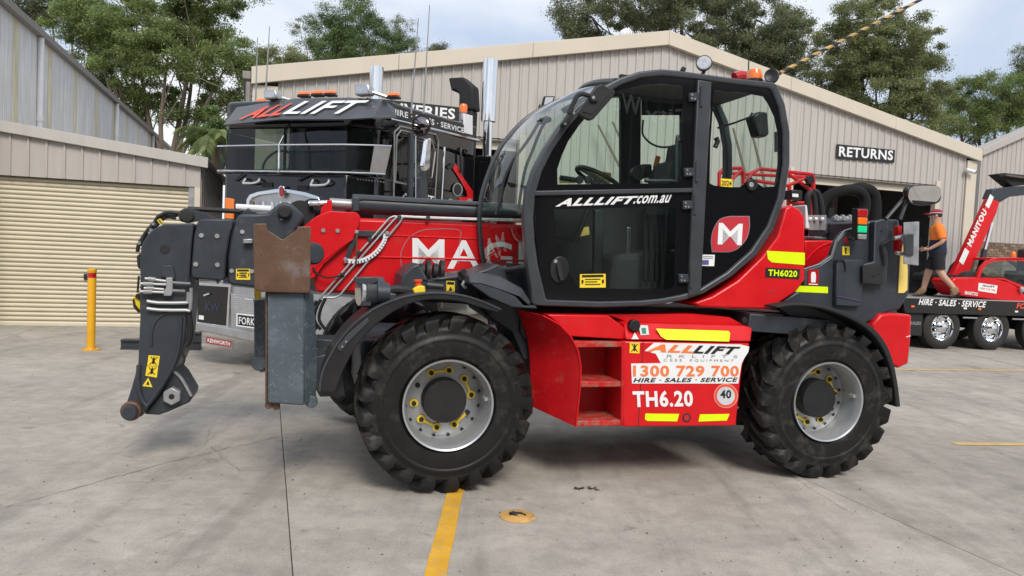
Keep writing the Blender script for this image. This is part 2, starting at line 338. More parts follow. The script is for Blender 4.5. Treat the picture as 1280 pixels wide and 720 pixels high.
def scratched(name, base, pale, amt=0.6):
    m = mat(name, base, 0.45, 0.1, var=0.16, scale=5, dirt=(0.20, 0.22, 0.23), damt=0.3, dscale=5, bump=0.05)
    t = m.node_tree; N = t.nodes.new; l = t.links.new; b = t.nodes['Principled BSDF']; src = b.inputs['Base Color'].links[0].from_socket
    tcn = N('ShaderNodeTexCoord'); out = src
    for ang, sx in ((0.5, 150), (-0.9, 120), (1.3, 180)):
        m0 = N('ShaderNodeMapping'); m0.inputs['Rotation'].default_value = (0, ang, 0); l(tcn.outputs['Object'], m0.inputs[0]); mm = N('ShaderNodeMapping'); mm.inputs['Scale'].default_value = (sx, 14, 9.0); l(m0.outputs[0], mm.inputs[0])
        n = N('ShaderNodeTexNoise'); n.inputs['Scale'].default_value = 1.0; n.inputs['Detail'].default_value = 2; l(mm.outputs[0], n.inputs['Vector'])
        r = N('ShaderNodeMapRange'); r.inputs[1].default_value = 0.655; r.inputs[2].default_value = 0.73; r.inputs[4].default_value = amt; l(n.outputs['Fac'], r.inputs[0])
        mi = N('ShaderNodeMix'); mi.data_type = 'RGBA'; l(r.outputs[0], mi.inputs[0]); l(out, mi.inputs[6]); mi.inputs[7].default_value = (*pale, 1); out = mi.outputs[2]
    l(out, b.inputs['Base Color']); return m
K['scratch'] = scratched('scratched_grey_steel', (0.082, 0.105, 0.125), (0.36, 0.38, 0.38))
K['rust'] = scratched('rusty_scratched_plate', (0.11, 0.058, 0.034), (0.27, 0.20, 0.14), 0.22)
def tyre_mat():
    m = mat('tyre_rubber', (0.0065, 0.0063, 0.0062), 0.5, var=0.25, scale=8, bump=0.06, bscale=90, spec=0.35)
    t = m.node_tree; N = t.nodes.new; l = t.links.new; b = t.nodes['Principled BSDF']; src = b.inputs['Base Color'].links[0].from_socket
    tcn = N('ShaderNodeTexCoord'); n = N('ShaderNodeTexNoise'); n.inputs['Scale'].default_value = 7; n.inputs['Detail'].default_value = 8; n.inputs['Roughness'].default_value = 0.7; l(tcn.outputs['Object'], n.inputs['Vector'])
    sx = N('ShaderNodeSeparateXYZ'); l(tcn.outputs['Object'], sx.inputs[0])
    cx = N('ShaderNodeCombineXYZ'); l(sx.outputs[0], cx.inputs[0]); l(sx.outputs[2], cx.inputs[2])
    ln = N('ShaderNodeVectorMath'); ln.operation = 'LENGTH'; l(cx.outputs[0], ln.inputs[0])
    ra = N('ShaderNodeMapRange'); ra.inputs[1].default_value = 0.56; ra.inputs[2].default_value = 0.61; l(ln.outputs['Value'], ra.inputs[0])
    rb = N('ShaderNodeMapRange'); rb.inputs[1].default_value = 0.5; rb.inputs[2].default_value = 0.72; rb.inputs[4].default_value = 0.35; l(n.outputs['Fac'], rb.inputs[0])
    mu = N('ShaderNodeMath'); mu.operation = 'MULTIPLY'; l(ra.outputs[0], mu.inputs[0]); l(rb.outputs[0], mu.inputs[1])
    mi = N('ShaderNodeMix'); mi.data_type = 'RGBA'; l(mu.outputs[0], mi.inputs[0]); l(src, mi.inputs[6]); mi.inputs[7].default_value = (0.15, 0.125, 0.10, 1); l(mi.outputs[2], b.inputs['Base Color']); return m
K['tyre'] = tyre_mat()
K['tyre2'] = mat('road_tyre', (0.02, 0.0195, 0.019), 0.7, var=0.2)
def leaf_mat(name, c, yel):
    m = bpy.data.materials.new(name); m.use_nodes = True; t = m.node_tree; t.nodes.clear(); N = t.nodes.new; l = t.links.new
    o = N('ShaderNodeOutputMaterial'); g = N('ShaderNodeNewGeometry')
    r = N('ShaderNodeValToRGB'); r.color_ramp.elements[0].color = (c[0] * 0.6, c[1] * 0.6, c[2] * 0.6, 1); r.color_ramp.elements[1].color = (*yel, 1); e = r.color_ramp.elements.new(0.55); e.color = (*c, 1)
    l(g.outputs['Random Per Island'], r.inputs[0])
    tcn = N('ShaderNodeTexCoord'); n = N('ShaderNodeTexNoise'); n.inputs['Scale'].default_value = 0.7; n.inputs['Detail'].default_value = 3; l(tcn.outputs['Object'], n.inputs['Vector'])
    mr = N('ShaderNodeMapRange'); mr.inputs[1].default_value = 0.3; mr.inputs[2].default_value = 0.7; mr.inputs[3].default_value = 0.65; mr.inputs[4].default_value = 1.35; l(n.outputs['Fac'], mr.inputs[0])
    vm = N('ShaderNodeVectorMath'); vm.operation = 'SCALE'; l(r.outputs[0], vm.inputs[0]); l(mr.outputs[0], vm.inputs['Scale'])
    d = N('ShaderNodeBsdfPrincipled'); d.inputs['Roughness'].default_value = 0.5; d.inputs['Specular IOR Level'].default_value = 0.35; l(vm.outputs[0], d.inputs['Base Color'])
    tr = N('ShaderNodeBsdfTranslucent'); l(vm.outputs[0], tr.inputs[0]); ms = N('ShaderNodeMixShader'); ms.inputs[0].default_value = 0.5
    l(d.outputs[0], ms.inputs[1]); l(tr.outputs[0], ms.inputs[2]); l(ms.outputs[0], o.inputs[0]); return m
K['leafA'] = leaf_mat('bright_gum_leaves', (0.19, 0.26, 0.09), (0.36, 0.42, 0.15))
K['leafB'] = leaf_mat('grey_green_gum_leaves', (0.195, 0.22, 0.115), (0.30, 0.33, 0.18))
K['leafC'] = leaf_mat('olive_leaves', (0.235, 0.27, 0.115), (0.37, 0.39, 0.18))
K['leafD'] = leaf_mat('green_leaves', (0.15, 0.22, 0.085), (0.26, 0.33, 0.12))
K['bark'] = mat('gum_bark', (0.20, 0.155, 0.12), 0.85, var=0.3, scale=3, stretch=(2, 2, 0.4))
K['darkbark'] = mat('dark_bark', (0.085, 0.065, 0.05), 0.9, var=0.3, scale=3)
K['skin'] = mat('skin', (0.50, 0.29, 0.20), 0.5, var=0.06)
K['hairk'] = mat('hair', (0.03, 0.02, 0.015), 0.6)
K['clothorange'] = mat('orange_cotton', (0.82, 0.20, 0.025), 0.8, var=0.08, bump=0.1)
K['clothnavy'] = mat('navy_cotton', (0.014, 0.018, 0.045), 0.85, var=0.15, bump=0.1)
K['clothblack'] = mat('black_cotton', (0.012, 0.012, 0.016), 0.85, var=0.15)
K['boot'] = mat('tan_suede', (0.26, 0.165, 0.085), 0.8, var=0.2)
K['capred'] = mat('maroon_cap_cloth', (0.25, 0.012, 0.035), 0.7, var=0.3, scale=18)
K['deck'] = mat('grey_deck_plate', (0.33, 0.33, 0.33), 0.55, 0.3, var=0.12, dirt=(0.18, 0.14, 0.1), damt=0.2)
K['orangepaint'] = mat('orange_paint', (0.80, 0.20, 0.03), 0.45, var=0.06)
K['browntine'] = mat('brown_fork_steel', (0.15, 0.11, 0.08), 0.5, 0.4, var=0.2)
K['seat'] = mat('seat_cloth', (0.05, 0.05, 0.053), 0.85, var=0.2, bump=0.2)
K['lining'] = mat('cab_lining', (0.12, 0.125, 0.13), 0.8, var=0.1)
# ------------------------------------------------------------------ ground
GF = Fr(gpt(350, 512), rad(18))
gmb = MB(); gmb.add([(-900, -300, -0.016), (900, -300, -0.016), (900, 1500, -0.016), (-900, 1500, -0.016)], [[0, 1, 2, 3]])
ground = gmb.build('ground', K['joint'], None, recalc=False); ground['kind'] = 'structure'
gb0 = GF.loc(gpt(360, 614)).y
SA, SB, GAP = 3.86, 3.38, 0.0035
for i in range(-7, 10):
    for j in range(-2, 11):
        a0, a1 = i * SA + GAP, (i + 1) * SA - GAP; b0, b1 = gb0 + j * SB + GAP, gb0 + (j + 1) * SB - GAP
        mb = MB(); mb.prism([GF.w((a0, b0, -0.015)), GF.w((a1, b0, -0.015)), GF.w((a1, b1, -0.015)), GF.w((a0, b1, -0.015))], (0, 0, 0.015))
        mb.build('concrete_slab', K['concrete'], ground, smooth=False, recalc=True)
# wide concrete beyond the jointed slabs
A0, A1, B0, B1 = -7 * SA, 10 * SA, gb0 - 2 * SB, gb0 + 11 * SB
mb = MB()
for lo, hi in (((A0 - 120, B0 - 60), (A0 - GAP, B1 + 60)), ((A1 + GAP, B0 - 60), (A1 + 120, B1 + 60)), ((A0, B0 - 60), (A1, B0 - GAP)), ((A0, B1 + GAP), (A1, B1 + 60))):
    mb.prism([GF.w((lo[0], lo[1], -0.015)), GF.w((hi[0], lo[1], -0.015)), GF.w((hi[0], hi[1], -0.015)), GF.w((lo[0], hi[1], -0.015))], (0, 0, 0.015))
mb.build('concrete_apron', K['concrete'], ground, smooth=False)
def road_line(p0, p1, w, m):
    d = (p1 - p0).normalized(); n = Vector((-d.y, d.x, 0)) * w / 2; up = Vector((0, 0, 0.004))
    mb = MB(); N = 14; rnd = random.Random(int(abs(p0.x) * 97))
    A = [p0.lerp(p1, k / N) + n * (1 + rnd.uniform(-.05, .05)) + up for k in range(N + 1)]; B = [p0.lerp(p1, k / N) - n * (1 + rnd.uniform(-.05, .05)) + up for k in range(N + 1)]
    mb.add(A + B, [[k, k + 1, N + 2 + k, N + 1 + k] for k in range(N)]); mb.build('painted_line', m, ground, smooth=False)
ya, yb = (gpt(558, 620) + gpt(578, 620)) / 2, (gpt(530, 720) + gpt(558, 720)) / 2
road_line(ya + (ya - yb) * 1.0, yb + (yb - ya) * 1.2, 0.112, K['line'])
road_line(gpt(1120, 462), gpt(1330, 464), 0.11, K['line2'])
road_line(gpt(1192, 555), gpt(1400, 557), 0.10, K['line2'])
def crack(pts, w, seed):
    rnd = random.Random(seed); P = []
    for a, b in zip(pts[:-1], pts[1:]):
        for k in range(14): P.append(a.lerp(b, k / 14) + Vector((rnd.uniform(-.012, .012), rnd.uniform(-.02, .02), 0.003)))
    P.append(pts[-1] + Vector((0, 0, 0.003))); A = []; B = []
    for k, p in enumerate(P):
        d = (P[min(k + 1, len(P) - 1)] - P[max(k - 1, 0)]).normalized(); n = Vector((-d.y, d.x, 0)) * w * rnd.uniform(.25, 1.0) * (0.4 if k in (0, len(P) - 1) else 1)
        A.append(p + n); B.append(p - n)
    n = len(P); mb = MB(); mb.add(A + B, [[k, k + 1, n + k + 1, n + k] for k in range(n - 1)]); mb.build('crack', K['joint'], ground, smooth=False)
crack([gpt(-10, 639), gpt(120, 603), gpt(230, 573), gpt(350, 546)], 0.0035, 3)
crack([gpt(262, 535), gpt(258, 556), gpt(300, 588), gpt(352, 590)], 0.0018, 5)
crack([gpt(140, 604), gpt(200, 602), gpt(258, 597)], 0.0018, 7)
crack([gpt(905, 565), gpt(980, 590), gpt(1060, 640)], 0.0018, 10)
rnd = random.Random(77); mb = MB()      # grit and chips lying on the concrete
for k in range(520):
    x = rnd.uniform(-20, 1300); y = rnd.uniform(425, 735); p = gpt(x, y); r = rnd.uniform(.003, .010)
    m = 5; a0 = rnd.uniform(0, 6); ring = [p + Vector((math.cos(a0 + i * 6.28 / m) * r * rnd.uniform(.6, 1.3), math.sin(a0 + i * 6.28 / m) * r * rnd.uniform(.6, 1.3), 0.001)) for i in range(m)]
    mb.add(ring + [p + Vector((0, 0, r * .7))], [[i, (i + 1) % m, m] for i in range(m)])
gr = mb.build('grit', mat('grit_stone', (0.22, 0.19, 0.16), 0.9, isl=0.8), None); gr['kind'] = 'stuff'; gr['label'] = 'loose grit and small chips scattered over the concrete yard'; gr['category'] = 'grit'

# ------------------------------------------------------------------ helpers for sheds
def rib_sheet(fr, a0, a1, zb, zt, pitch, rw, rh, m, parent, name='cladding_sheet', b=0.0, phase=0.0):
    """ribbed sheet on plane b, ribs stand towards the viewer; one mesh with real ribs"""
    xs = [(a0, 0)]; k = math.ceil((a0 - phase - rw) / pitch)
    while phase + k * pitch + rw / 2 < a1 - .004:
        c = phase + k * pitch
        if c - rw / 2 > a0 + .004: xs += [(c - rw / 2, 0), (c - rw / 4, 1), (c + rw / 4, 1), (c + rw / 2, 0)]
        k += 1
    xs.append((a1, 0)); mb = MB(); vs = []; n = len(xs)
    for x, h in xs: vs.append((x, b - h * rh, zb(x)))
    for x, h in xs: vs.append((x, b - h * rh, zt(x)))
    mb.add(vs, [[i, i + 1, n + i + 1, n + i] for i in range(n - 1)])
    return mb.build(name, m, parent, recalc=False, ang=20)
def sheets(fr, segs, width, pitch, rw, rh, m, parent, b=0.0, name='cladding_sheet'):
    for a0, a1, zb, zt in segs:
        x = a0
        while x < a1 - 1e-3:
            x1 = min(a1, (math.floor(x / width + 1e-6) + 1) * width)
            if a1 - x1 < 0.05: x1 = a1
            rib_sheet(fr, x + .0015, x1 - .0015, zb, zt, pitch, rw, rh, m, parent, name, b, pitch / 2); x = x1

# ------------------------------------------------------------------ warehouse
pl, pr = gpt(318, 85, 4.76), gpt(1221, 187, 4.76)
WH = Fr((pl.x, pl.y, 0), math.atan2(pr.y - pl.y, pr.x - pl.x)); WW = (pr - pl).length
ap = WH.pb(833, 40, 0)
def wtop(a): return 4.76 + (ap.z - 4.76) * (a / ap.x if a < ap.x else (WW - a) / (WW - ap.x))
wh = thing('warehouse', 'wide taupe ribbed steel warehouse with low gable roof and open roller doors', 'warehouse', WH)
FB = 0.30
dl0, dl1 = WH.pb(452, 200, 0).x, WH.pb(648, 200, 0).x
rl0, rl1 = WH.pb(990, 240, 0).x, WH.pb(1168, 250, 0).x
zD = WH.pb(625, 173, 0).z; zR = WH.pb(1090, 224, 0).z
zt = lambda a: wtop(a) - FB + 0.02
one = lambda z: (lambda a: z)
sheets(WH, [(0.42, dl0, one(0), zt), (dl0, dl1, one(zD), zt), (dl1, rl0, one(0), zt), (rl0, rl1, one(zR), zt), (rl1, WW - 0.32, one(0), zt)], 0.8, 0.2, 0.055, 0.026, K['clad'], wh)
def slanted(a0, a1, za, zb, d0, d1, nm, m, h):
    return MB().prism([(a0, d0, za - h), (a1, d0, zb - h), (a1, d0, zb), (a0, d0, za)], (0, d1 - d0, 0)).build(nm, m, wh, bevel=.006)
for a0, a1 in ((-0.05, 2.6), (2.6, 5.3), (5.3, ap.x)): slanted(a0 + .003, a1 - .003, wtop(a0), wtop(a1), -0.14, -0.02, 'barge_board', K['trim'], FB)
for a0, a1 in ((ap.x, ap.x + 3.2), (ap.x + 3.2, ap.x + 6.3), (ap.x + 6.3, WW + .05)): slanted(a0 + .003, a1 - .003, wtop(a0), wtop(a1), -0.14, -0.02, 'barge_board', K['trim'], FB)
MB().box((-0.02, -0.05, 0), (0.42, -0.002, wtop(0) - FB)).build('corner_flashing', K['trim'], wh, bevel=.005)
MB().box((WW - .32, -0.05, 0), (WW, -0.002, wtop(WW) - FB)).build('corner_flashing', K['trim'], wh, bevel=.005)
DEEP = 15.0
mb = MB(); mb.prism([(-.05, -.02, wtop(0) - .03), (ap.x, -.02, ap.z - .03), (ap.x, -.02, ap.z + .02), (-.05, -.02, wtop(0) + .02)], (0, DEEP, 0)); mb.build('roof', K['roofing'], wh)
mb = MB(); mb.prism([(ap.x + .001, -.02, ap.z - .03), (WW + .05, -.02, wtop(WW) - .03), (WW + .05, -.02, wtop(WW) + .02), (ap.x + .001, -.02, ap.z + .02)], (0, DEEP, 0)); mb.build('roof', K['roofing'], wh)
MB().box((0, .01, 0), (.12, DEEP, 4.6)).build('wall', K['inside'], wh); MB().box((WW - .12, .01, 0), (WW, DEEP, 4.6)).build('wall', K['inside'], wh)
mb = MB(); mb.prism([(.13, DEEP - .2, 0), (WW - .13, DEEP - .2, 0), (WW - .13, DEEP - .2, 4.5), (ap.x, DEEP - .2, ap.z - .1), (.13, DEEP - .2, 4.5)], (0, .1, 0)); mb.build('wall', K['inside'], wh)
for a0, a1, z in ((dl0, dl1, zD), (rl0, rl1, zR)):
    MB().box((a0 - .1, -.036, 0), (a0, .10, z + .1)).build('door_jamb', K['trim'], wh, bevel=.004); MB().box((a1, -.036, 0), (a1 + .14, .10, z + .1)).build('door_jamb', K['trim'], wh, bevel=.004)
    MB().cyl((a0 + .05, .32, z + .12), (a1 - .05, .32, z + .12), .19, 20).build('door_drum', K['trim'], wh)
    MB().box((a0, .02, z - .05), (a1, .09, z - .004)).build('door_head', K['gutter'], wh, bevel=.004)
    for k in range(3): MB().box((a0 + .02, .13, z - .22 + k * .072), (a1 - .02, .15 + .012 * (k % 2), z - .152 + k * .072)).build('door_slat', K['trim'], wh, bevel=.004)
for x in (dl1 + 1.6, rl1 - .6, rl0 + 1.2):
    MB().box((x - .1, 2.8, 0), (x + .1, 3.0, 4.9)).build('steel_column', K['gutter'], wh)
for k in range(4):   # racking seen dimly through the open bay
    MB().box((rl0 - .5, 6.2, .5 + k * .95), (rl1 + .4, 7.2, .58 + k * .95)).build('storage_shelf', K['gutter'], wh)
MB().tube([(-.09, .02, 4.5), (-.09, .02, .2)], .05, 10).build('downpipe', K['gutter'], wh)
MB().box((-.2, -.02, 4.55), (-.055, DEEP, 4.69)).build('roof_gutter', K['gutter'], wh, bevel=.01)
# things fixed to the warehouse
sg = [WH.pb(x, y, -.05) for x, y in ((1045.5, 198), (1118, 203.5), (1119, 187.5), (1046.5, 180))]
rs = thing('wall_sign', 'black sign with white raised capitals reading RETURNS over the open bay', 'sign', WH)
MB().prism(sg, (0, .02, 0)).build('sign_board', K['inkblack'], rs, bevel=.004)
e0, e1, e2 = (sg[1] - sg[0]), (sg[3] - sg[0]), None
lettering('RETURNS', sg[0] + e0 * .035 + e1 * .16, sg[0] + e0 * .965 + e1 * .16, sg[0] + e0 * .035 + e1 * .86, K['white'], rs, .025, (0, -.006, 0))
rs2 = thing('wall_sign', 'black sign with white capitals, its right half showing above the truck roof', 'sign', WH)
bl, br, tr_ = WH.pb(457, 147, -.05), WH.pb(574, 153, -.05), WH.pb(574, 134, -.05)
hh = tr_.z - br.z; sg = [Vector((bl.x, -.05, br.z)), Vector((br.x, -.05, br.z)), Vector((br.x, -.05, tr_.z)), Vector((bl.x, -.05, tr_.z))]
MB().prism(sg, (0, .02, 0)).build('sign_board', K['inkblack'], rs2, bevel=.004)
e0, e1 = sg[1] - sg[0], sg[3] - sg[0]
lettering('DELIVERIES', sg[0] + e0 * .03 + e1 * .16, sg[0] + e0 * .95 + e1 * .16, sg[0] + e0 * .03 + e1 * .86, K['white'], rs2, .025, (0, -.006, 0))
p = WH.pb(682, 126, -.18)
fl = thing('flood_light', 'black square LED flood light fixed high on the ribbed wall', 'flood light', WH)
MB().prism([WH.pb(x, y, -.16) for x, y in ((677, 133), (691, 130), (694, 120), (680, 120))], (0, .05, -.02)).build('lamp_body', K['blackmat'], fl, bevel=.01)
MB().prism([WH.pb(x, y, -.168) for x, y in ((680, 131), (689.5, 129), (692, 121.5), (682, 121.5))], (0, .004, -.002)).build('lamp_glass', K['lens'], fl)
MB().tube([p + Vector((-.12, .0, -.1)), p + Vector((-.08, .16, -.12)), p + Vector((.1, .16, -.1))], .018).build('bracket', K['blackmat'], fl)
p = WH.pb(1212, 214, -.12)
cc = thing('security_camera', 'small white security camera on the cream corner flashing', 'camera', WH)
MB().cyl(p + Vector((-.12, 0, .03)), p + Vector((.1, -.06, -.02)), .05, 14).build('camera_body', K['whitel'], cc, bevel=.01)
MB().cyl(p + Vector((.1, -.06, -.02)), p + Vector((.125, -.066, -.026)), .04, 14).build('lens', K['inkblack'], cc)
MB().tube([p + Vector((-.05, 0, .03)), p + Vector((-.05, .08, .06))], .018).build('bracket', K['whitel'], cc)
p = WH.pb(812, 36, 1.2); rv = thing('roof_ventilator', 'round pale turbine ventilator on the warehouse ridge', 'ventilator', WH)
p = Vector((ap.x - .35, 1.2, wtop(ap.x - .35)))
MB().lathe([(.10, -.05), (.10, .12)], p, (0, 0, 1), 16).build('collar', K['steel'], rv)
for k in range(16):
    t0 = 2 * PI * k / 16; mb = MB(); A = []; B = []
    for i in range(7):
        ph = -1.2 + 2.4 * i / 6; r = .19 * math.cos(ph * .8); zz = .25 + .13 * math.sin(ph)
        A.append(p + Vector((r * math.cos(t0), r * math.sin(t0), zz))); B.append(p + Vector((r * .93 * math.cos(t0 + .34), r * .93 * math.sin(t0 + .34), zz)))
    mb.add(A + B, [[i, i + 1, 8 + i, 7 + i] for i in range(6)]); mb.build('vane', K['whitel'], rv)
MB().lathe([(.10, .37), (.09, .39), (.001, .40)], p, (0, 0, 1), 16).build('cap', K['whitel'], rv)

# ------------------------------------------------------------------ second building at the right
p0 = dpt(1216, 337, 24.5); RB = Fr((p0.x, p0.y, 0), rad(18.7))
rb = thing('brick_based_shed', 'taupe ribbed shed with brown brick base at right edge', 'shed', RB)
t0, t1 = RB.pb(1221, 189, -.1), RB.pb(1280, 163, -.1); sl = (t1.z - t0.z) / (t1.x - t0.x)
rtop = lambda a: t0.z + sl * (min(a, 8) - t0.x) - sl * max(0, a - 8)
zbr = RB.pb(1250, 303, 0).z
sheets(RB, [(0.0, 15, one(zbr), lambda a: rtop(a) - .1)], 0.8, 0.2, 0.05, 0.02, K['clad2'], rb)
for a0, a1 in ((-.1, 4), (4, 8), (8, 12), (12, 15)): MB().prism([(a0, -.14, rtop(a0) - .22), (a1, -.14, rtop(a1) - .22), (a1, -.14, rtop(a1)), (a0, -.14, rtop(a0))], (0, .12, 0)).build('barge_board', K['clad2'], rb, bevel=.006)
mb = MB(); mb.prism([(-.1, -.02, rtop(-.1) - .05), (8, -.02, rtop(8) - .05), (15, -.02, rtop(15) - .05), (15, -.02, rtop(15)), (8, -.02, rtop(8)), (-.1, -.02, rtop(-.1))], (0, .4, 0)); mb.build('parapet_cap', K['roofing'], rb)
MB().box((0, .0, 0), (15, .2, zbr - .01)).build('brick_backing', K['mortar'], rb); MB().box((0, .01, zbr), (.1, .4, rtop(0) - .06)).build('wall', K['clad2'], rb)
mb = MB(); zz = .01; row = 0; rnd = random.Random(4)
while zz < zbr - .05:
    x = -.12 * (row % 2)
    while x < 5.0:
        d = rnd.uniform(-.004, .004); mb.box((max(x, 0) + .004, -.02 + d, zz), (x + .226, .001, zz + .074)); x += .238
    zz += .086; row += 1
o = mb.build('brick_courses', K['brick'], rb, smooth=False); o['kind'] = 'stuff'
MB().box((0, -.03, zbr - .03), (15, .02, zbr - .002)).build('sill_flashing', K['gutter'], rb)

# ------------------------------------------------------------------ garage with the roller door
g1 = gpt(171, 409); GA = Fr((g1.x, g1.y, 0), rad(17))
ga = thing('garage', 'low taupe garage with cream roller door at left', 'garage', GA)
aR = GA.pb(250, 260, 0).x; aD = GA.pb(235, 260, 0).x; aL = GA.pb(-16, 260, 0).x
zd = GA.pb(120, 226, 0).z
k0, k1 = GA.pb(0, 150, -.1), GA.pb(260, 197, -.1); ks = (k1.z - k0.z) / (k1.x - k0.x); ctop = lambda a: k0.z + ks * (a - k0.x)
CB = .185
x = aR
while x > aL + .02:
    x0 = max(aL, x - .272)
    MB().prism([(x0 + .004, .0, zd), (x - .004, .0, zd), (x - .004, .0, ctop(x) - CB + .02), (x0 + .004, .0, ctop(x0) - CB + .02)], (0, .03, 0)).build('cladding_panel', K['clad2'], ga, smooth=False)
    MB().box((x0 - .018, -.026, zd), (x0 + .018, .01, ctop(x0) - CB + .01)).build('cover_batten', K['clad2'], ga, bevel=.004)
    x = x0
MB().prism([(aL, -.10, ctop(aL) - CB), (k1.x, -.10, ctop(k1.x) - CB), (k1.x, -.10, ctop(k1.x)), (aL, -.10, ctop(aL))], (0, .09, 0)).build('cap_flashing', K['clad'], ga, bevel=.006)
mb = MB(); mb.prism([(aL, -.01, ctop(aL) - .05), (k1.x, -.01, ctop(k1.x) - .05), (k1.x, -.01, ctop(k1.x) - .004), (aL, -.01, ctop(aL) - .004)], (0, 7, 0)); mb.build('roof', K['roofing'], ga)
rdoor = MB().box((aL, .14, 0), (aD + .02, .16, zd + .05)).build('roller_door', K['rolldoor'], ga)
n = int(zd / .0765); h = zd / n
for k in range(n):
    z0 = k * h; jy = rnd.uniform(-.003, .003); mb = MB(); prof = [(.135, z0), (.104, z0 + h * .16), (.096, z0 + h * .5), (.104, z0 + h * .84), (.135, z0 + h)]
    mb.add([(aL, y + jy, z) for y, z in prof] + [(aD + .01, y - jy, z) for y, z in prof], [[i, 5 + i, 6 + i, i + 1] for i in range(4)])
    mb.build('slat', K['rolldoor'], rdoor, ang=60)
MB().box((aL, .09, -.005), (aD, .13, .05)).build('bottom_rail', K['rolldoor'], rdoor, bevel=.006)
p = GA.pb(108, 346, .08); MB().box((p.x - .04, .06, p.z - .05), (p.x + .04, .10, p.z + .05)).build('lock', K['blackmat'], rdoor, bevel=.008)
MB().box((aD, .02, 0), (aD + .10, .12, zd - .002)).build('door_guide', K['steel'], ga, bevel=.005)
MB().box((aD + .102, .0, 0), (aR - .002, .14, zd - .002)).build('door_post', K['trim'], ga, bevel=.005)
for k in range(12):
    b0 = .15 + k * .45; MB().box((aR - .05, b0 + .003, 0), (aR - .01, b0 + .447, ctop(aR) - .06)).build('cladding_panel', K['clad2'], ga, smooth=False); MB().box((aR - .02, b0 - .015, 0), (aR + .012, b0 + .015, ctop(aR) - .06)).build('cover_batten', K['clad2'], ga)
MB().box((aL, 5.6, 0), (aR - .06, 5.7, 3.0)).build('wall', K['clad2'], ga)

# ------------------------------------------------------------------ tall old shed behind the garage
d_ = Vector((-.303, .953, 0)).normalized(); SH = Fr((-8.85, 12.75, 0), math.atan2(d_.y, d_.x)); SZ = 5.5
sh = thing('old_shed', 'tall weathered grey shed with white downpipes behind the garage', 'shed', SH)
x = -1.0; k = 0
while x < 23.0:
    x1 = min(23.0, x + (.95 if k % 3 else .34)); rib_sheet(SH, x, x1 - .004, one(0), one(SZ - .02), .105, .07, .018, K['lichen'] if k % 3 == 0 else K['shedwall'], sh, 'wall_sheet', 0.0, .05); x = x1; k += 1
gp = [(-.0, SZ - .02), (-.14, SZ - .02), (-.15, SZ + .10), (-.135, SZ + .10), (-.125, SZ + .005), (0, SZ + .005)]
MB().loft([[(-1, b, z) for b, z in gp], [(23, b, z) for b, z in gp]]).build('gutter', K['gutter'], sh, bevel=.004)
mb = MB(); mb.prism([(-1, -.05, SZ + .05), (23, -.05, SZ + .05), (23, 5.9, SZ + 1.8), (-1, 5.9, SZ + 1.8)], (0, 0, .05)); mb.build('roof', K['roofing'], sh)
mb = MB(); mb.box((-1, .02, 0), (-.9, 6, SZ)); mb.build('wall', K['shedwall'], sh)
for px, py in ((50, 120), (145.5, 150), (191, 180)):
    a = SH.pb(px, py, -.07).x; r = .058
    MB().tube([(a, -.075, SZ - .03), (a, -.075, 2.9)], r, 12).build('downpipe', K['whitel'], sh)
    zc = SH.pb(px, py + (30 if px < 60 else 20), -.07).z
    MB().tube([(a, -.075, zc - .03), (a, -.075, zc + .06)], r * 1.22, 12).build('pipe_collar', K['whitel'], sh)

# ------------------------------------------------------------------ trees
def leaf_mesh(name, C, sizes, m, parent, seed, droop=0.3, ratio=0.36):
    rg = np.random.default_rng(seed); n = len(C)
    d = rg.normal(size=(n, 3)); d[:, 2] -= droop; d /= np.linalg.norm(d, axis=1)[:, None]
    u = rg.normal(size=(n, 3)); u -= d * (u * d).sum(1)[:, None]; u /= np.linalg.norm(u, axis=1)[:, None]
    l = sizes[:, None] * rg.uniform(.7, 1.3, (n, 1)); w = l * ratio; nrm = np.cross(d, u)
    v = np.empty((n, 4, 3)); v[:, 0] = C - d * l * .5; v[:, 1] = C + u * w * .5 + nrm * l * .08; v[:, 2] = C + d * l * .5; v[:, 3] = C - u * w * .5 + nrm * l * .08
    me = bpy.data.meshes.new(name); me.vertices.add(n * 4); me.vertices.foreach_set('co', v.ravel())
    me.loops.add(n * 4); me.loops.foreach_set('vertex_index', np.arange(n * 4)); me.polygons.add(n); me.polygons.foreach_set('loop_start', np.arange(n) * 4)
    me.update(calc_edges=True); me.materials.append(m); o = bpy.data.objects.new(name, me); col.objects.link(o); o.parent = parent; return o
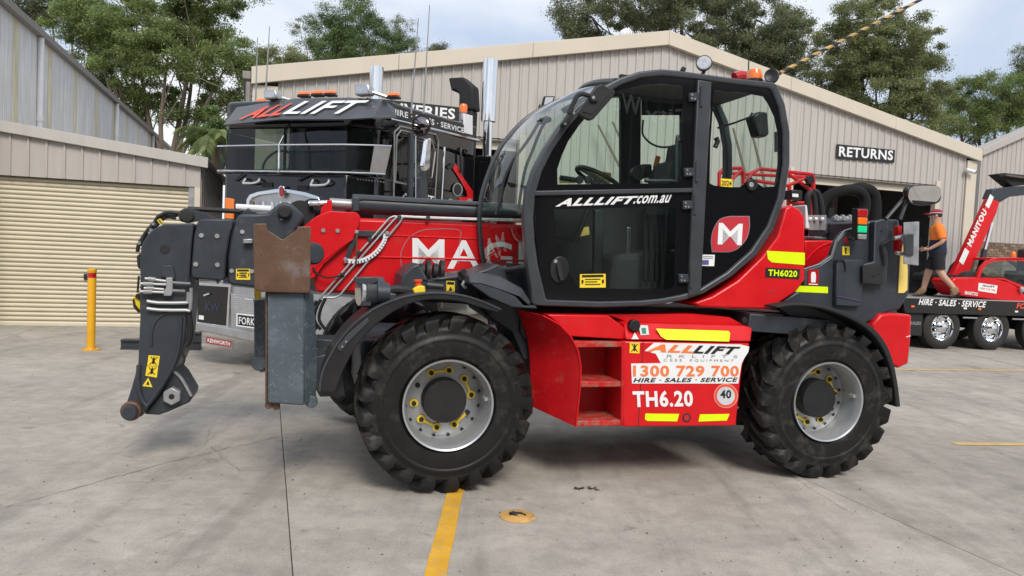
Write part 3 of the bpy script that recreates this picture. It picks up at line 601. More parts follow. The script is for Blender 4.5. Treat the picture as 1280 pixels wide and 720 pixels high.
def tree(name, label, base_px, Y, blobs, leafm, barkm, n_leaves, leaf, seed, trunk_r=.22, clump=.55, group=None, density=None, fork=.5, lean=0.0, puff=1.07):
    """blobs: (px, py, rx px, ry px, depth offset m) outline of the crown read from the picture, placed at distance Y"""
    rg = np.random.default_rng(seed); rnd = random.Random(seed)
    b = dpt(base_px, 300, Y); o = thing(name, label, 'tree', loc=(b.x, b.y, 0), group=group); org = Vector((b.x, b.y, 0))
    S = []
    for px, py, rx, ry, dz in blobs:
        c = dpt(px, py, Y + dz) - org; k = (Y + dz) / FPX; S.append((c, rx * k * puff, ry * k * puff))
    tot = sum(r * r2 for _, r, r2 in S); zmin = min(c.z - r2 for c, r, r2 in S); zf = max(1.2, zmin * fork + .5)
    mb = MB(); top = Vector((lean, 0, zf)); tr = [Vector((0, 0, -.2)), Vector((lean * .3, .05, zf * .45)), top]
    mb.tube(smooth_curve(tr, 4), [trunk_r * (1.25 - .045 * i) for i in range(9)], 9)
    tips = []
    for c, r, r2 in S:
        m1 = top.lerp(c, .5) + Vector((rnd.uniform(-.3, .3), rnd.uniform(-.3, .3), -.1 * (c - top).length * .5))
        pth = smooth_curve([top - Vector((0, 0, .2)), m1, c], 4); n = len(pth); r0 = trunk_r * .62
        mb.tube(pth, [r0 * (1 - .8 * i / (n - 1)) for i in range(n)], 6)
        for k in range(6):
            s = pth[rnd.randint(n // 2, n - 1)]; e = c + Vector((rnd.gauss(0, .55) * r, rnd.gauss(0, .5) * r, rnd.gauss(0, .5) * r2)); mm = s.lerp(e, .5) + Vector((rnd.uniform(-.2, .2), rnd.uniform(-.2, .2), rnd.uniform(-.1, .25)))
            mb.tube(smooth_curve([s, mm, e], 3), [r0 * .24 * (1 - .13 * i) for i in range(7)], 4)
    mb.build('trunk', barkm, o, recalc=False)
    C = []; sz = []
    for c, r, r2 in S:
        nc = max(6, int(r * r2 / (clump * clump) * 5.0)); nl = int(n_leaves * 3.3 * r * r2 / tot / nc)
        d = rg.normal(size=(nc, 3)); d /= np.linalg.norm(d, axis=1)[:, None]; rr = rg.uniform(.30, 1.0, (nc, 1)) ** .55
        cc = np.array(c) + d * rr * np.array([r, r * .85, r2]); cc += rg.normal(scale=clump * .35, size=cc.shape)
        cs = clump * rg.uniform(.45, 1.15, nc)
        pts = cc[:, None, :] + rg.normal(size=(nc, max(nl, 3), 3)) * cs[:, None, None] * np.array([.5, .5, .32])
        C.append(pts.reshape(-1, 3))
    C = np.concatenate(C); leaf_mesh('crown', C, np.full(len(C), leaf * .54), leafm, o, seed); return o
tree('gum_tree', 'bright green spreading gum tree rising behind the garage roof', 205, 30,
     [(170, 30, 70, 38, 0), (245, 38, 52, 34, 1), (285, 78, 34, 34, 0), (210, 72, 55, 30, -1), (140, 60, 44, 26, .5), (110, 25, 46, 26, 0), (280, 128, 30, 22, 1), (180, 112, 50, 20, .5), (160, 140, 30, 14, 0), (235, 150, 26, 14, 0), (250, -10, 60, 26, 0), (130, 90, 36, 16, -.5)],
     K['leafA'], K['bark'], 46000, .2, 1, .24, .42, fork=.55)
tree('tall_gum_tree', 'olive green gum tree in the top left corner', 75, 38, [(85, 0, 36, 30, 0), (60, -30, 60, 30, 0), (118, 35, 26, 14, 0), (40, 10, 30, 20, 1)], K['leafB'], K['bark'], 12000, .24, 2, .2, .5)
tree('low_gum_tree', 'low grey green treetop showing just over the left end of the warehouse', 345, 44, [(345, 78, 30, 18, 0), (372, 84, 22, 14, 0), (322, 90, 20, 14, 0)], K['leafC'], K['bark'], 9000, .2, 3, .2, .45)
tree('dense_tree', 'dense rounded green tree behind the warehouse roof above the truck', 440, 46, [(432, 22, 36, 30, 0), (415, 55, 34, 30, 0), (462, 58, 40, 30, 0), (440, 80, 60, 26, 0), (490, 75, 28, 24, 1)], K['leafD'], K['darkbark'], 26000, .2, 4, .3, .5)
tree('wispy_tree', 'thin wispy half bare tree right of the dense rounded one', 505, 48, [(505, 40, 20, 20, 0), (488, 55, 20, 16, 0), (517, 66, 12, 10, 0)], K['leafB'], K['bark'], 2600, .17, 5, .1, .4)
tree('wispy_tree', 'thin wispy half bare tree left of the dense rounded one', 385, 47, [(381, 40, 15, 18, 0), (392, 62, 12, 14, 0)], K['leafB'], K['bark'], 1500, .17, 6, .08, .4)
tree('spreading_tree', 'broad dark gum tree behind the warehouse ridge', 870, 42, [(740, 22, 50, 24, 0), (800, 8, 60, 26, 0), (870, 30, 70, 40, 0), (945, 25, 60, 40, 1), (905, 70, 60, 30, 1), (960, 85, 44, 34, 0), (850, -14, 90, 24, 0), (720, 38, 26, 12, 0), (985, 60, 30, 34, 0)], K['leafB'], K['darkbark'], 58000, .235, 7, .4, .5)
tree('leafy_tree', 'large olive green tree behind the right roof slope', 1090, 40, [(1080, 22, 48, 26, 0), (1120, 62, 56, 36, 0), (1060, 70, 48, 36, 0), (1095, 112, 60, 32, 0), (1150, 100, 34, 34, .5), (1140, 150, 44, 26, 0), (1040, 108, 36, 26, 1)], K['leafC'], K['darkbark'], 48000, .22, 8, .32, .48)
tree('bushy_tree', 'bright green bushy tree at the right over the brick based shed', 1230, 44, [(1220, 122, 40, 24, 0), (1262, 118, 38, 24, 0), (1200, 152, 36, 24, 0), (1245, 152, 44, 24, 0), (1290, 140, 34, 26, 0)], K['leafA'], K['darkbark'], 26000, .2, 9, .3, .5)
tree('conifer', 'dark tree cut by the right edge of the picture', 1290, 60, [(1286, 75, 22, 22, 0), (1278, 96, 22, 14, 0), (1300, 90, 24, 30, 0)], K['leafB'], K['darkbark'], 8000, .2, 10, .3, .5)
tree('small_tree', 'small tree top peeking over the roof beside the antennas', 548, 50, [(547, 60, 9, 6, 0), (553, 66, 8, 6, 0)], K['leafB'], K['bark'], 1000, .17, 11, .1, .35)
tree('green_shrub', 'dark green bush between the garage corner and the truck', 262, 22, [(262, 172, 18, 16, 0), (282, 158, 14, 14, 0), (270, 205, 16, 16, 0), (285, 185, 12, 14, .5)], K['leafD'], K['darkbark'], 9000, .15, 12, .08, .3)
# palm fronds
b = dpt(268, 230, 19); pm = thing('palm', 'bright palm fronds showing above the garage side wall', 'palm', loc=(b.x, b.y, 0))
MB().tube([(0, 0, -.1), (.03, 0, 2.0), (0, 0, 4.15)], [.14, .12, .1], 10).build('trunk', K['bark'], pm)
rnd = random.Random(8)
for k in range(16):
    an = 2 * PI * k / 16 + rnd.uniform(-.15, .15); ln = rnd.uniform(.75, 1.05); up = rnd.uniform(.05, .75); P = []
    for i in range(9):
        s = i / 8; P.append(Vector((math.cos(an) * ln * s, math.sin(an) * ln * s, 4.15 + up * s - .65 * s * s)))
    mb = MB(); mb.tube(P, [.012 * (1 - .09 * i) for i in range(9)], 4)
    for i in range(1, 9):
        t = (P[i] - P[i - 1]).normalized(); sd_ = t.cross(Vector((0, 0, 1))).normalized()
        for kx in (0, .5):
            o_ = P[i - 1].lerp(P[i], kx)
            for sg_ in (-1, 1):
                l_ = .34 * (1 - .5 * abs(i / 8 - .4)); tip = o_ + sd_ * sg_ * l_ * .75 + t * l_ * .6 - Vector((0, 0, .10)); mb.add([o_ - t * .015, o_ + sd_ * sg_ * l_ * .4 + t * l_ * .25 + Vector((0, 0, .02)), tip, o_ + t * .02], [[0, 1, 2, 3]])
    mb.build('frond', K['leafA'], pm, recalc=False)

# ------------------------------------------------------------------ yard furniture
p = gpt(113.5, 437); bo = thing('bollard', 'yellow steel bollard with red reflective band by the roller door', 'bollard', loc=p)
MB().lathe([(.055, .01), (.055, 1.10), (.05, 1.135), (.001, 1.137)], (0, 0, 0), (0, 0, 1), 24).build('post', K['yellow'], bo)
MB().lathe([(.0565, 1.02), (.0565, 1.09)], (0, 0, 0), (0, 0, 1), 24).build('reflective_band', K['redlens'], bo)
MB().lathe([(.125, 0), (.125, .014), (.06, .016), (.056, .03)], (0, 0, 0), (0, 0, 1), 24).build('base_plate', K['yellow'], bo)
MB().lathe([(.057, 1.10), (.062, 1.12), (.057, 1.145), (.001, 1.15)], (0, 0, 0), (0, 0, 1), 24).build('cap', K['yellow'], bo)
for k in range(4): a = PI / 4 + k * PI / 2; MB().cyl((.098 * math.cos(a), .098 * math.sin(a), .014), (.098 * math.cos(a), .098 * math.sin(a), .026), .011, 6).build('bolt', K['steel'], bo)
p = gpt(647, 646); dc = thing('drain_cover', 'round worn yellow access cover in the concrete', 'drain cover', loc=p)
MB().lathe([(.115, .001), (.115, .006), (.10, .013), (.001, .014)], (0, 0, 0), (0, 0, 1), 28).build('lid', mat('worn_yellow_lid', (.55, .32, .10), .6, var=.2, dirt=(.2, .14, .08), damt=.4, dscale=16), dc)
mb = MB()
for k in range(3): mb.tube([(.05 * math.cos(t), .05 * math.sin(t) * .6 + .012 * (k - 1), .0165) for t in [i * .45 + k for i in range(7)]], .006, 5)
mb.build('recess', K['inkblack'], dc)
p0, p1 = gpt(150, 437), gpt(250, 438); dv = (p1 - p0); dn = dv.normalized()
def beam(nm, a, b, z, h, label):
    o = thing(nm, label, 'steel beam', loc=a, group='dark steel beams by the garage'); d = b - a; n = Vector((-d.y, d.x, 0)).normalized() * .18
    mb = MB(); mb.prism([Vector((0, 0, z)), d + Vector((0, 0, z)), d + n + Vector((0, 0, z)), n + Vector((0, 0, z))], (0, 0, .018)); mb.build('flange', K['dark'], o)
    mb = MB(); mb.prism([Vector((0, 0, z + h - .018)), d + Vector((0, 0, z + h - .018)), d + n + Vector((0, 0, z + h - .018)), n + Vector((0, 0, z + h - .018))], (0, 0, .018)); mb.build('flange', K['dark'], o)
    mb = MB(); mb.prism([n * .2 + Vector((0, 0, z + .017)), d + n * .2 + Vector((0, 0, z + .017)), d + n * .8 + Vector((0, 0, z + .017)), n * .8 + Vector((0, 0, z + .017))], (0, 0, h - .034)); mb.build('web', K['dark'], o)
beam('steel_beam', p0, p1, 0, .14, 'long dark steel beam on the ground behind the boom head')
beam('steel_beam', p0.lerp(p1, .7), p1 + dn * .0, .141, .12, 'short dark steel beam stacked on the longer one')
mb = MB(); rnd = random.Random(3); p = gpt(728, 611); ll = None
for k in range(26):
    c = Vector((rnd.gauss(0, .05), rnd.gauss(0, .012), rnd.uniform(.002, .012))); a = rnd.uniform(0, 6); d = Vector((math.cos(a), math.sin(a), rnd.uniform(-.2, .3))) * .022; n = Vector((-math.sin(a), math.cos(a), .2)) * .008; mb.add([c - d, c + n, c + d, c - n], [[0, 1, 2, 3]])
ll = mb.build('leaf_litter', K['darkbark'], None, recalc=False); ll.location = p; ll['kind'] = 'stuff'; ll['label'] = 'small clump of dry leaf litter on the concrete near the drain cover'; ll['category'] = 'leaf litter'
# pale fork tines leaning against the warehouse wall, seen through the cab
tines = [((748, 156), (771, 200), 'far left'), ((766, 152), (784, 190), 'second'), ((917, 160), (931, 212), 'third'), ((937, 153), (951, 207), 'fourth')]
for (x0, y0), (x1, y1), wd in tines:
    A = WH.pb(x0, y0, -.25); B0 = WH.pb(x1, y1, -.55); d = (B0 - A); Bz = A + d * ((A.z) / (A.z - B0.z)); 
    lab = {'far left': 'leftmost brown fork tine leaning on the wall, seen through the front door glass', 'second': 'second brown fork tine from left, leaning on the wall behind the cab door glass', 'third': 'third brown fork tine from left, leaning on the wall, seen through the rear cab window', 'fourth': 'rightmost brown fork tine leaning on the wall, seen through the rear cab window'}[wd]
    o = thing('fork_tine', lab, 'fork tine', WH, group='fork tines leaning on the warehouse wall')
    mb = MB(); w = .055; mb.loft([[A + Vector((-w * .4, 0, 0)), A + Vector((w * .4, 0, 0)), A + Vector((w * .4, .03, 0)), A + Vector((-w * .4, .03, 0))], [Bz + Vector((-w, 0, 0.0)), Bz + Vector((w, 0, 0.0)), Bz + Vector((w, .06, 0.0)), Bz + Vector((-w, .06, 0.0))]]); mb.build('blade', K['browntine'], o, bevel=.008)
    MB().box((Bz.x - w, Bz.y - .45, .002), (Bz.x + w, Bz.y + .06, .055)).build('heel', K['browntine'], o, bevel=.01)
# ------------------------------------------------------------------ black prime mover
x_ = dpt(352, 300, 9.9).x; T = Fr((x_, 9.9, 0), rad(-22))
K['sleepgrey'] = mat('grey_trim', (.10, .11, .11), .8)
tk = thing('prime_mover', 'black cab over prime mover with chrome stacks and front visor', 'truck', T)
FW, SW, CH, CL = .95, 1.22, .28, 3.2
plan = [(-FW, 0), (FW, 0), (SW, CH), (SW, CL), (-SW, CL), (-SW, CH)]
zs = T.pb(352, 217, 0).z; zv = T.pb(352, 160, 0).z; zr = T.pb(352, 122, 0).z
def slab(z0, z1, nm, m, pl=plan, bev=.02): return MB().prism([(x, y, z0) for x, y in pl], (0, 0, z1 - z0)).build(nm, m, tk, bevel=bev)
slab(.95, zs, 'cab_body', K['gloss'])
slab(zv, zr - .02, 'cab_roof', K['gloss'], bev=.05)
MB().box((-SW + .01, 1.75, zs + .002), (SW - .01, CL - .01, zv - .002)).build('sleeper', K['gloss'], tk, bevel=.01)
# side roof line rising over the sleeper
for s in (-1, 1):
    for b0, b1 in ((CH, CH + .07), (1.62, 1.74)): MB().box((s * SW - (.06 if s > 0 else 0), b0, zs), (s * SW + (0 if s > 0 else .06), b1, zv)).build('door_pillar', K['gloss'], tk)
    mb = MB(); mb.prism([(s * (FW + .01), .012, zs), (s * (FW + .05), .06, zs), (s * (FW + .05), .06, zv), (s * (FW + .01), .012, zv)], (-.03 * s, .01, 0)); mb.build('corner_pillar', K['blackmat'], tk)
    mb = MB(); mb.add([(s * FW, .0, zs), (s * SW, CH, zs), (s * SW, CH, zv), (s * FW, 0, zv)], [[0, 1, 2, 3]]); mb.build('corner_glass', K['screen'], tk, recalc=False)
    mb = MB(); mb.add([(s * (SW - .02), CH + .06, zs), (s * (SW - .02), 1.63, zs), (s * (SW - .02), 1.63, zv), (s * (SW - .02), CH + .06, zv)], [[0, 1, 2, 3]]); mb.build('door_glass', K['screen'], tk, recalc=False)
mb = MB(); mb.add([(-FW, .01, zs), (FW, .01, zs), (FW, .01, zv), (-FW, .01, zv)], [[0, 1, 2, 3]]); mb.build('windscreen', K['screen'], tk, recalc=False)
MB().box((-.012, -.004, zs), (.012, .03, zv)).build('screen_divider', K['blackmat'], tk)
MB().box((-SW + .05, .05, zs + .003), (SW - .05, .55, zs + .06)).build('dashboard', K['sleepgrey'], tk, bevel=.02)
for s in (-1, 1):
    MB().box((s * .62 - .25, 1.1, zs - .3), (s * .62 + .25, 1.6, zs + .1)).build('seat', K['seat'], tk, bevel=.05); MB().box((s * .62 - .24, 1.5, zs + .1), (s * .62 + .24, 1.64, zs + .62)).build('backrest', K['seat'], tk, bevel=.05)
c = Vector((-.45, .42, zs + .17)); ringp = [c + Vector((.23 * math.cos(t), .10 * math.sin(t), .20 * math.sin(t))) for t in [2 * PI * i / 24 for i in range(24)]]
MB().tube(ringp, .017, 8, True).build('steering_wheel', K['black'], tk)
MB().box((-SW + .03, 1.70, zs + .01), (SW - .03, 1.745, zv - .01)).build('brightening_panel', mat('brightening_grey', (.30, .32, .31), .9, bump=.2, bscale=20), tk)  # added grey panel that lightens the dark view through the windscreen
MB().box((-SW, CH + .07, zs + .002), (-SW + .05, .80, zv - .002)).build('door_panel', K['gloss'], tk)
# visor: lip stands forward of the roof edge
low = [(279, 156), (350, 149), (430, 149), (466, 147)]; upp = [(296, 134), (369, 123), (430, 122), (479, 124)]
A = [T.pb(x, y, -.40) for x, y in low] + [T.pb(495, 146, .12)]; B = [T.pb(x, y, -.06) for x, y in upp] + [T.pb(491, 128, .2)]
for k, nm in ((0, 'visor_panel'), (1, 'visor_panel'), (2, 'visor_panel'), (3, 'visor_panel')):
    MB().strip(A[k:k + 2], B[k:k + 2], (0, .02, -.012)).build(nm, K['visor'], tk, smooth=False)
MB().strip([p + Vector((0, .36, .0)) for p in B[:4]], B[:4], (0, 0, -.02)).build('visor_top', K['visor'], tk, smooth=False)
def on_visor(s, t0, t1, u0, u1, slant, m, bold):
    """place lettering on the two long visor panels between horizontal params 0..2 and vertical 0..1"""
    def P(t, u):
        k = min(int(t), 2); f_ = t - k; lo = A[k].lerp(A[k + 1], f_); hi = B[k].lerp(B[k + 1], f_); return lo.lerp(hi, u)
    lf = Vector((0, -.012, .012))
    return lettering(s, P(t0, u0), P(t1, u0), P(t0 + slant, u1), m, tk, bold, lf)
on_visor('ALL', .24, .93, .16, .74, .24, K['inkred'], .025)
on_visor('LIFT', .99, 2.12, .20, .80, .26, K['white'], .02)
# guard in front of the screen
tb = [T.pb(x, y, b) for x, y, b in ((272, 182.5, -.16), (300, 182, -.27), (349, 181, -.30), (430, 180.6, -.27), (468, 181.5, -.16), (489, 182.5, .12))]
bb = [T.pb(x, y, b) for x, y, b in ((272, 213, -.16), (300, 213.6, -.27), (349, 214.2, -.30), (430, 215.4, -.27), (462, 216.5, -.16), (481, 217.5, .12))]
MB().tube(tb, .011, 8).build('guard_rail', K['chrome'], tk); MB().tube(bb, .011, 8).build('guard_rail', K['chrome'], tk)
MB().strip(tb[:5], bb[:5], (0, .006, 0)).build('guard_screen', K['mesh'], tk)
MB().strip(tb[4:], bb[4:], (0, .01, 0)).build('guard_end_plate', K['alloy'], tk)
MB().tube([bb[2] + Vector((0, 0, -.02)), tb[2], T.pb(364, 152, -.1)], .014, 8).build('guard_post', K['chrome'], tk)
for x0, x1, y0, y1 in ((304.5, 324, 223.5, 229), (389, 411, 225, 231.5)):
    P = [T.pb(x, y, b) for x, y, b in ((x0 + 2, y0, -.0), (x0 + 2, y0 + .5, -.06), (x0 - .5, y1 - .5, -.07), (x0 + 1.5, y1, -.07), (x0 + 10, y1, -.07), (x1 - 4, y1 - 1, -.07), (x1, y0 + 2, -.06), (x1, y0, -.0))]
    MB().tube(smooth_curve(P, 3), .014, 8).build('grab_handle', K['whitel'], tk)  # chrome handles: white colour stands in for their bright reflections
for x0, x1, y in ((293, 300, 226), (372, 384, 226)): MB().tube([T.pb(x0, y, -.03), T.pb(x1 + 4, y - 9, -.04), T.pb(x1 + 30, y - 12, -.04)], .012, 6).build('wiper', K['black'], tk)
for x0, y0, x1, y1 in ((328, 228, 341, 234), (372, 232, 385, 238)): MB().prism([T.pb(x0, y1, -.004), T.pb(x1, y1, -.004), T.pb(x1, y0, -.004), T.pb(x0, y0, -.004)], (0, -.012, 0)).build('vent_panel', K['blackmat'], tk)
for k in range(10): mb = MB(); p = T.pp(447 + k * 3.6, 224 + k * .4, (FW, 0, 0), (CH, -(SW - FW), 0)) ; mb.ball(p, .012, 6); mb.build('rivet', K['steel'], tk)
# grille surround, badge, shield
ar = [(307, 262), (308, 249), (312, 243), (322, 239.5), (345, 236), (352, 235.6), (362, 236.5), (382, 240), (397, 245), (400, 251), (401, 262)]
ai = [(311, 262), (312, 251), (315, 247), (324, 244), (345, 241), (352, 240.6), (362, 241.4), (380, 245), (393, 249), (396, 253), (397, 262)]
MB().strip(T.poly(ar, -.05), T.poly(ai, -.05), (0, .06, 0)).build('grille_surround', K['chrome'], tk, bevel=.006)
MB().prism(T.poly(ai, -.02) + [T.pb(397, 300, -.02), T.pb(311, 300, -.02)], (0, .015, 0)).build('grille_plate', K['alloy'], tk)
for k in range(7):
    x = 319 + k * 11; MB().prism([T.pb(x - 2.2, 262, -.025), T.pb(x + 2.2, 262, -.025), T.pb(x + .8, 252, -.025), T.pb(x - .8, 252, -.025)], (0, -.02, 0)).build('grille_fin', K['chrome'], tk)
MB().prism(T.poly(smooth_curve([Vector((x, y, 0)) for x, y in ((351.5, 231.5), (355, 234), (355, 245), (351.5, 248), (348, 245), (348, 234))], 3, True) and [(351.5, 231.5), (354.5, 233), (355.5, 236), (355, 245), (351.5, 248.5), (348, 245), (347.5, 236), (348.5, 233)], -.075), (0, .025, 0)).build('badge', K['chrome'], tk, bevel=.006)
MB().prism(T.poly([(351.5, 233), (354, 235), (354, 244), (351.5, 246.5), (349, 244), (349, 235)], -.082), (0, .01, 0)).build('badge_enamel', K['redlens'], tk)
# bumper
b0 = -.42
MB().prism(T.poly([(238, 352), (290, 358), (440, 372), (440, 434), (286, 413), (238, 404)], b0 + .02), (0, .38, 0)).build('bumper_body', K['alloy'], tk)
MB().prism(T.poly([(235, 401.5), (318, 415), (426, 430), (426, 444), (318, 428), (235, 410.5)], b0 - .03), (0, .34, 0)).build('bumper_beam', K['alloy'], tk, bevel=.015)
MB().ring(T.poly([(244, 353), (288, 356), (285, 410), (243, 404.5)], b0 - .012), T.poly([(247.5, 356.5), (285.5, 359), (282.5, 407.5), (246.5, 402.5)], b0 - .012), (0, .03, 0)).build('locker_frame', K['chrome'], tk, bevel=.004)
kw = MB().prism(T.poly([(247.5, 356.5), (285.5, 359), (282.5, 407.5), (246.5, 402.5)], b0), (0, .02, 0)).build('locker_door', K['gloss'], tk)
text_px('KW', T, (256, 388), (275, 391), (256.5, 376.5), b0 - .004, mat('blue_grey_print', (.022, .03, .055), .4), kw, .03)
MB().tube([T.pb(255, 369.5, b0 - .03), T.pb(262, 367, b0 - .03)], .012, 8).build('latch', K['chrome'], kw)
MB().prism(T.poly([(248.5, 394), (254.5, 394.7), (254.5, 399.8), (248.5, 399)], b0 - .003), (0, .003, 0)).build('sticker', K['white'], kw)
MB().prism(T.poly([(288.5, 367), (340, 373), (340, 418), (288.5, 411)], b0 - .02), (0, .05, 0)).build('grille_panel', K['alloy'], tk, bevel=.006)
for k in range(9):
    y = 371 + k * 2.4; MB().prism(T.poly([(293, y), (340, y + 5.6), (340, y + 6.9), (293, y + 1.3)], b0 - .032), (0, .012, 0)).build('grille_bar', K['chrome'], tk)
MB().tube([T.pb(307, 374, b0 - .06), T.pb(317, 375, b0 - .06)], .014, 8).build('latch', K['chrome'], tk)
npl = MB().prism(T.poly([(296.3, 392.3), (344, 398), (344, 413), (296, 407)], b0 - .05), (0, .015, 0)).build('number_plate', K['inkblack'], tk)
MB().ring(T.poly([(295.6, 391.5), (344.8, 397.2), (344.8, 413.9), (295.4, 407.7)], b0 - .052), T.poly([(297, 393), (343.3, 398.7), (343.3, 412.3), (296.8, 406.4)], b0 - .052), (0, .01, 0)).build('plate_frame', K['white'], npl)
text_px('FORK1', T, (298.4, 404.8), (320.5, 407.5), (298.6, 395.8), b0 - .054, K['white'], npl, .015)
text_px('NSW', T, (307, 394.6), (314, 395.4), (307, 393.0), b0 - .054, K['white'], npl, .01)
kp = MB().prism(T.poly([(252, 419), (291, 425.5), (290.3, 436), (252, 429)], b0 + .02), (0, .012, 0)).build('name_plate', K['alloy'], tk)
MB().prism(T.poly([(257.5, 420.8), (289, 426.3), (288.4, 434.6), (257.3, 428.8)], b0 + .014), (0, .006, 0)).build('plate_field', mat('brick_red_print', (.32, .05, .04), .5), kp)
text_px('KENWORTH', T, (259.5, 427.5), (287.5, 432.6), (259.5, 422.6), b0 + .009, K['white'], kp, .02)
MB().prism(T.poly([(281, 247), (291.5, 248.5), (291, 274), (281, 273)], -.30), (0, .03, 0)).build('orange_marker_board', K['orangepaint'], tk, bevel=.01); MB().prism(T.poly([(284, 262), (288, 262), (288, 300), (284, 300)], -.265), (0, .26, 0)).build('board_bracket', K['blackmat'], tk)
# roof lamps
for x, y in ((380, 118), (397, 117), (413, 116.5), (492, 119.5), (327, 127)):
    c = T.pb(x, y, .1); o = MB().box((c.x - .075, c.y - .05, c.z - .04), (c.x + .075, c.y + .06, c.z - .012)).build('marker_lamp', K['black'], tk, bevel=.008)
    MB().prism([(c.x - .075, c.y - .06, c.z - .011), (c.x + .075, c.y - .06, c.z - .011), (c.x + .06, c.y - .03, c.z + .036), (c.x - .06, c.y - .03, c.z + .036)], (0, .10, 0)).build('lamp_lens', K['orange'], o, bevel=.015)
for x0, y0, x1, y1, ex, ey in ((329, 111.5, 345, 124, 362, 125), (442.5, 104.5, 461, 119, 486, 122)):
    o = MB().prism(T.poly([(x0, y0 + 1), (x1 - 2, y0), (x1, y0 + 4), (x1, y1 - 1), (x0 + 1, y1)], -.1), (0, .13, 0)).build('work_lamp', K['alloy'], tk, bevel=.015)
    MB().prism(T.poly([(x0 + 1.5, y0 + 3), (x1 - 3, y0 + 2.4), (x1 - 2.5, y1 - 3), (x0 + 2, y1 - 2)], -.108), (0, .01, 0)).build('lamp_lens', K['lens'], o)
    MB().tube([T.pb(x1 - 1, (y0 + y1) / 2 + 2, -.03), T.pb(ex, ey, .1)], .022, 8).build('lamp_arm', K['alloy'], o)
# side: signs, door, sleeper (plane a = SW)
S_ = SW + .012
def sp(pts, a=S_): return [T.pa(x, y, a) for x, y in pts]
MB().prism(sp([(486, 130), (594, 160), (594, 172), (488, 148)], SW + .002), (.02, 0, 0)).build('roof_side_board', K['inkblack'], tk)
MB().prism(sp([(484, 125), (510, 133), (545, 143), (596, 158), (596, 168), (484, 140)], SW - .03), (-2.3, 0, 0)).build('roof_fairing', K['gloss'], tk, bevel=.03)
lettering('HIRE · SALES · SERVICE', *sp([(489, 142.5), (580, 166.5), (489, 134.5)], SW + .028), K['white'], tk, .02)
MB().tube(sp([(488, 149), (540, 161), (600, 176)], SW + .03), .018, 8).build('side_rail', K['chrome'], tk)
dr = sp([(493, 165), (500, 158), (545, 168), (548, 178), (543, 258), (492, 258)], SW + .018)
MB().tube(dr[:-1] + [dr[-1]], .012, 6, True).build('door_seal', K['steel'], tk)
MB().tube(sp([(496, 170), (501, 163), (518, 167), (519, 233), (494, 228)], SW + .02), .012, 6, True).build('window_seal', K['steel'], tk)
MB().tube(sp([(525, 172), (540, 176), (544, 190), (540, 222), (526, 220)], SW + .02), .010, 6, True).build('window_seal', K['steel'], tk)
lettering('ALLLIFT', *sp([(503, 246), (540.5, 253.5), (505.5, 237.5)], SW + .01), K['white'], tk, .03)
for pts in (((555.5, 184), (551, 256)), ((605, 194), (600, 256))): MB().tube([T.pa(*pts[0], SW + .05), T.pa(*pts[1], SW + .05)], .018, 8).build('grab_rail', K['chrome'], tk)
MB().tube(smooth_curve(sp([(576, 216), (576, 189), (579, 186), (583, 188), (583, 193)], SW + .03), 3), .02, 8).build('vent_handle', K['black'], tk)
# flat picture of a red lifting machine printed on the sleeper side
dcl = MB().prism(sp([(566, 211), (569, 204), (573, 210), (577, 219), (591, 239), (591, 250), (573, 254), (573, 247), (584, 246), (583, 239), (572, 220)], SW + .006), (.003, 0, 0)).build('printed_machine', K['red'], tk, smooth=False)
MB().prism(sp([(558, 209), (564, 204), (569, 205), (567, 209), (562, 212)], SW + .006), (.003, 0, 0)).build('printed_hook', K['inkblack'], dcl, smooth=False)
MB().prism(sp([(572 + 6.3 * math.cos(t), 237 + 8.5 * math.sin(t)) for t in [2 * PI * i / 16 for i in range(16)]], SW + .0105), (.002, 0, 0)).build('printed_cab', K['inkgrey'], dcl, smooth=False)
MB().prism(sp([(572 + 4.8 * math.cos(t), 237 + 7 * math.sin(t)) for t in [2 * PI * i / 16 for i in range(16)]], SW + .0132), (.002, 0, 0)).build('printed_window', K['inkblack'], dcl, smooth=False)
for x in (563, 587): MB().prism(sp([(x + 4 * math.cos(t), 253 + 5 * math.sin(t)) for t in [2 * PI * i / 12 for i in range(12)]], SW + .0135), (.002, 0, 0)).build('printed_wheel', K['inkgrey'], dcl, smooth=False)
# mirrors
MB().tube([T.pa(514, 166, SW + .22), T.pa(512, 258, SW + .22)], .042, 10).build('mirror_post', K['dark'], tk)
MB().tube([T.pa(519, 170, SW + .2), T.pa(519, 258, SW + .2)], .014, 8).build('mirror_post', K['chrome'], tk)
c = T.pa(527, 157, SW + .25); mr_ = MB().ball(c, (.135, .05, .13), 18).build('round_mirror', mat('dark_reflection_tint', (.30, .27, .27), .08, 1.0), tk)  # dark reddish reflection is put into the mirror's own colour
MB().tube([c + Vector((.136 * math.cos(t), -.01, .132 * math.sin(t))) for t in [2 * PI * i / 24 for i in range(24)]], .012, 6, True).build('mirror_rim', K['blackmat'], mr_)
MB().prism([T.pa(x, y, SW + .24) for x, y in ((529, 174), (534, 172), (532, 210), (527, 214), (524, 208))], (.05, .03, 0)).build('mirror_head', K['chrome'], tk, bevel=.012)
for y in (172, 205, 240): MB().tube([T.pa(505, y, SW), T.pa(513, y, SW + .22)], .014, 6).build('mirror_arm', K['blackmat'], tk)
MB().prism([T.pa(x, y, SW + .16) for x, y in ((519, 222), (527, 213), (529, 252), (519, 252))], (.05, .06, 0)).build('mirror_cowl', K['dark'], tk, bevel=.01)
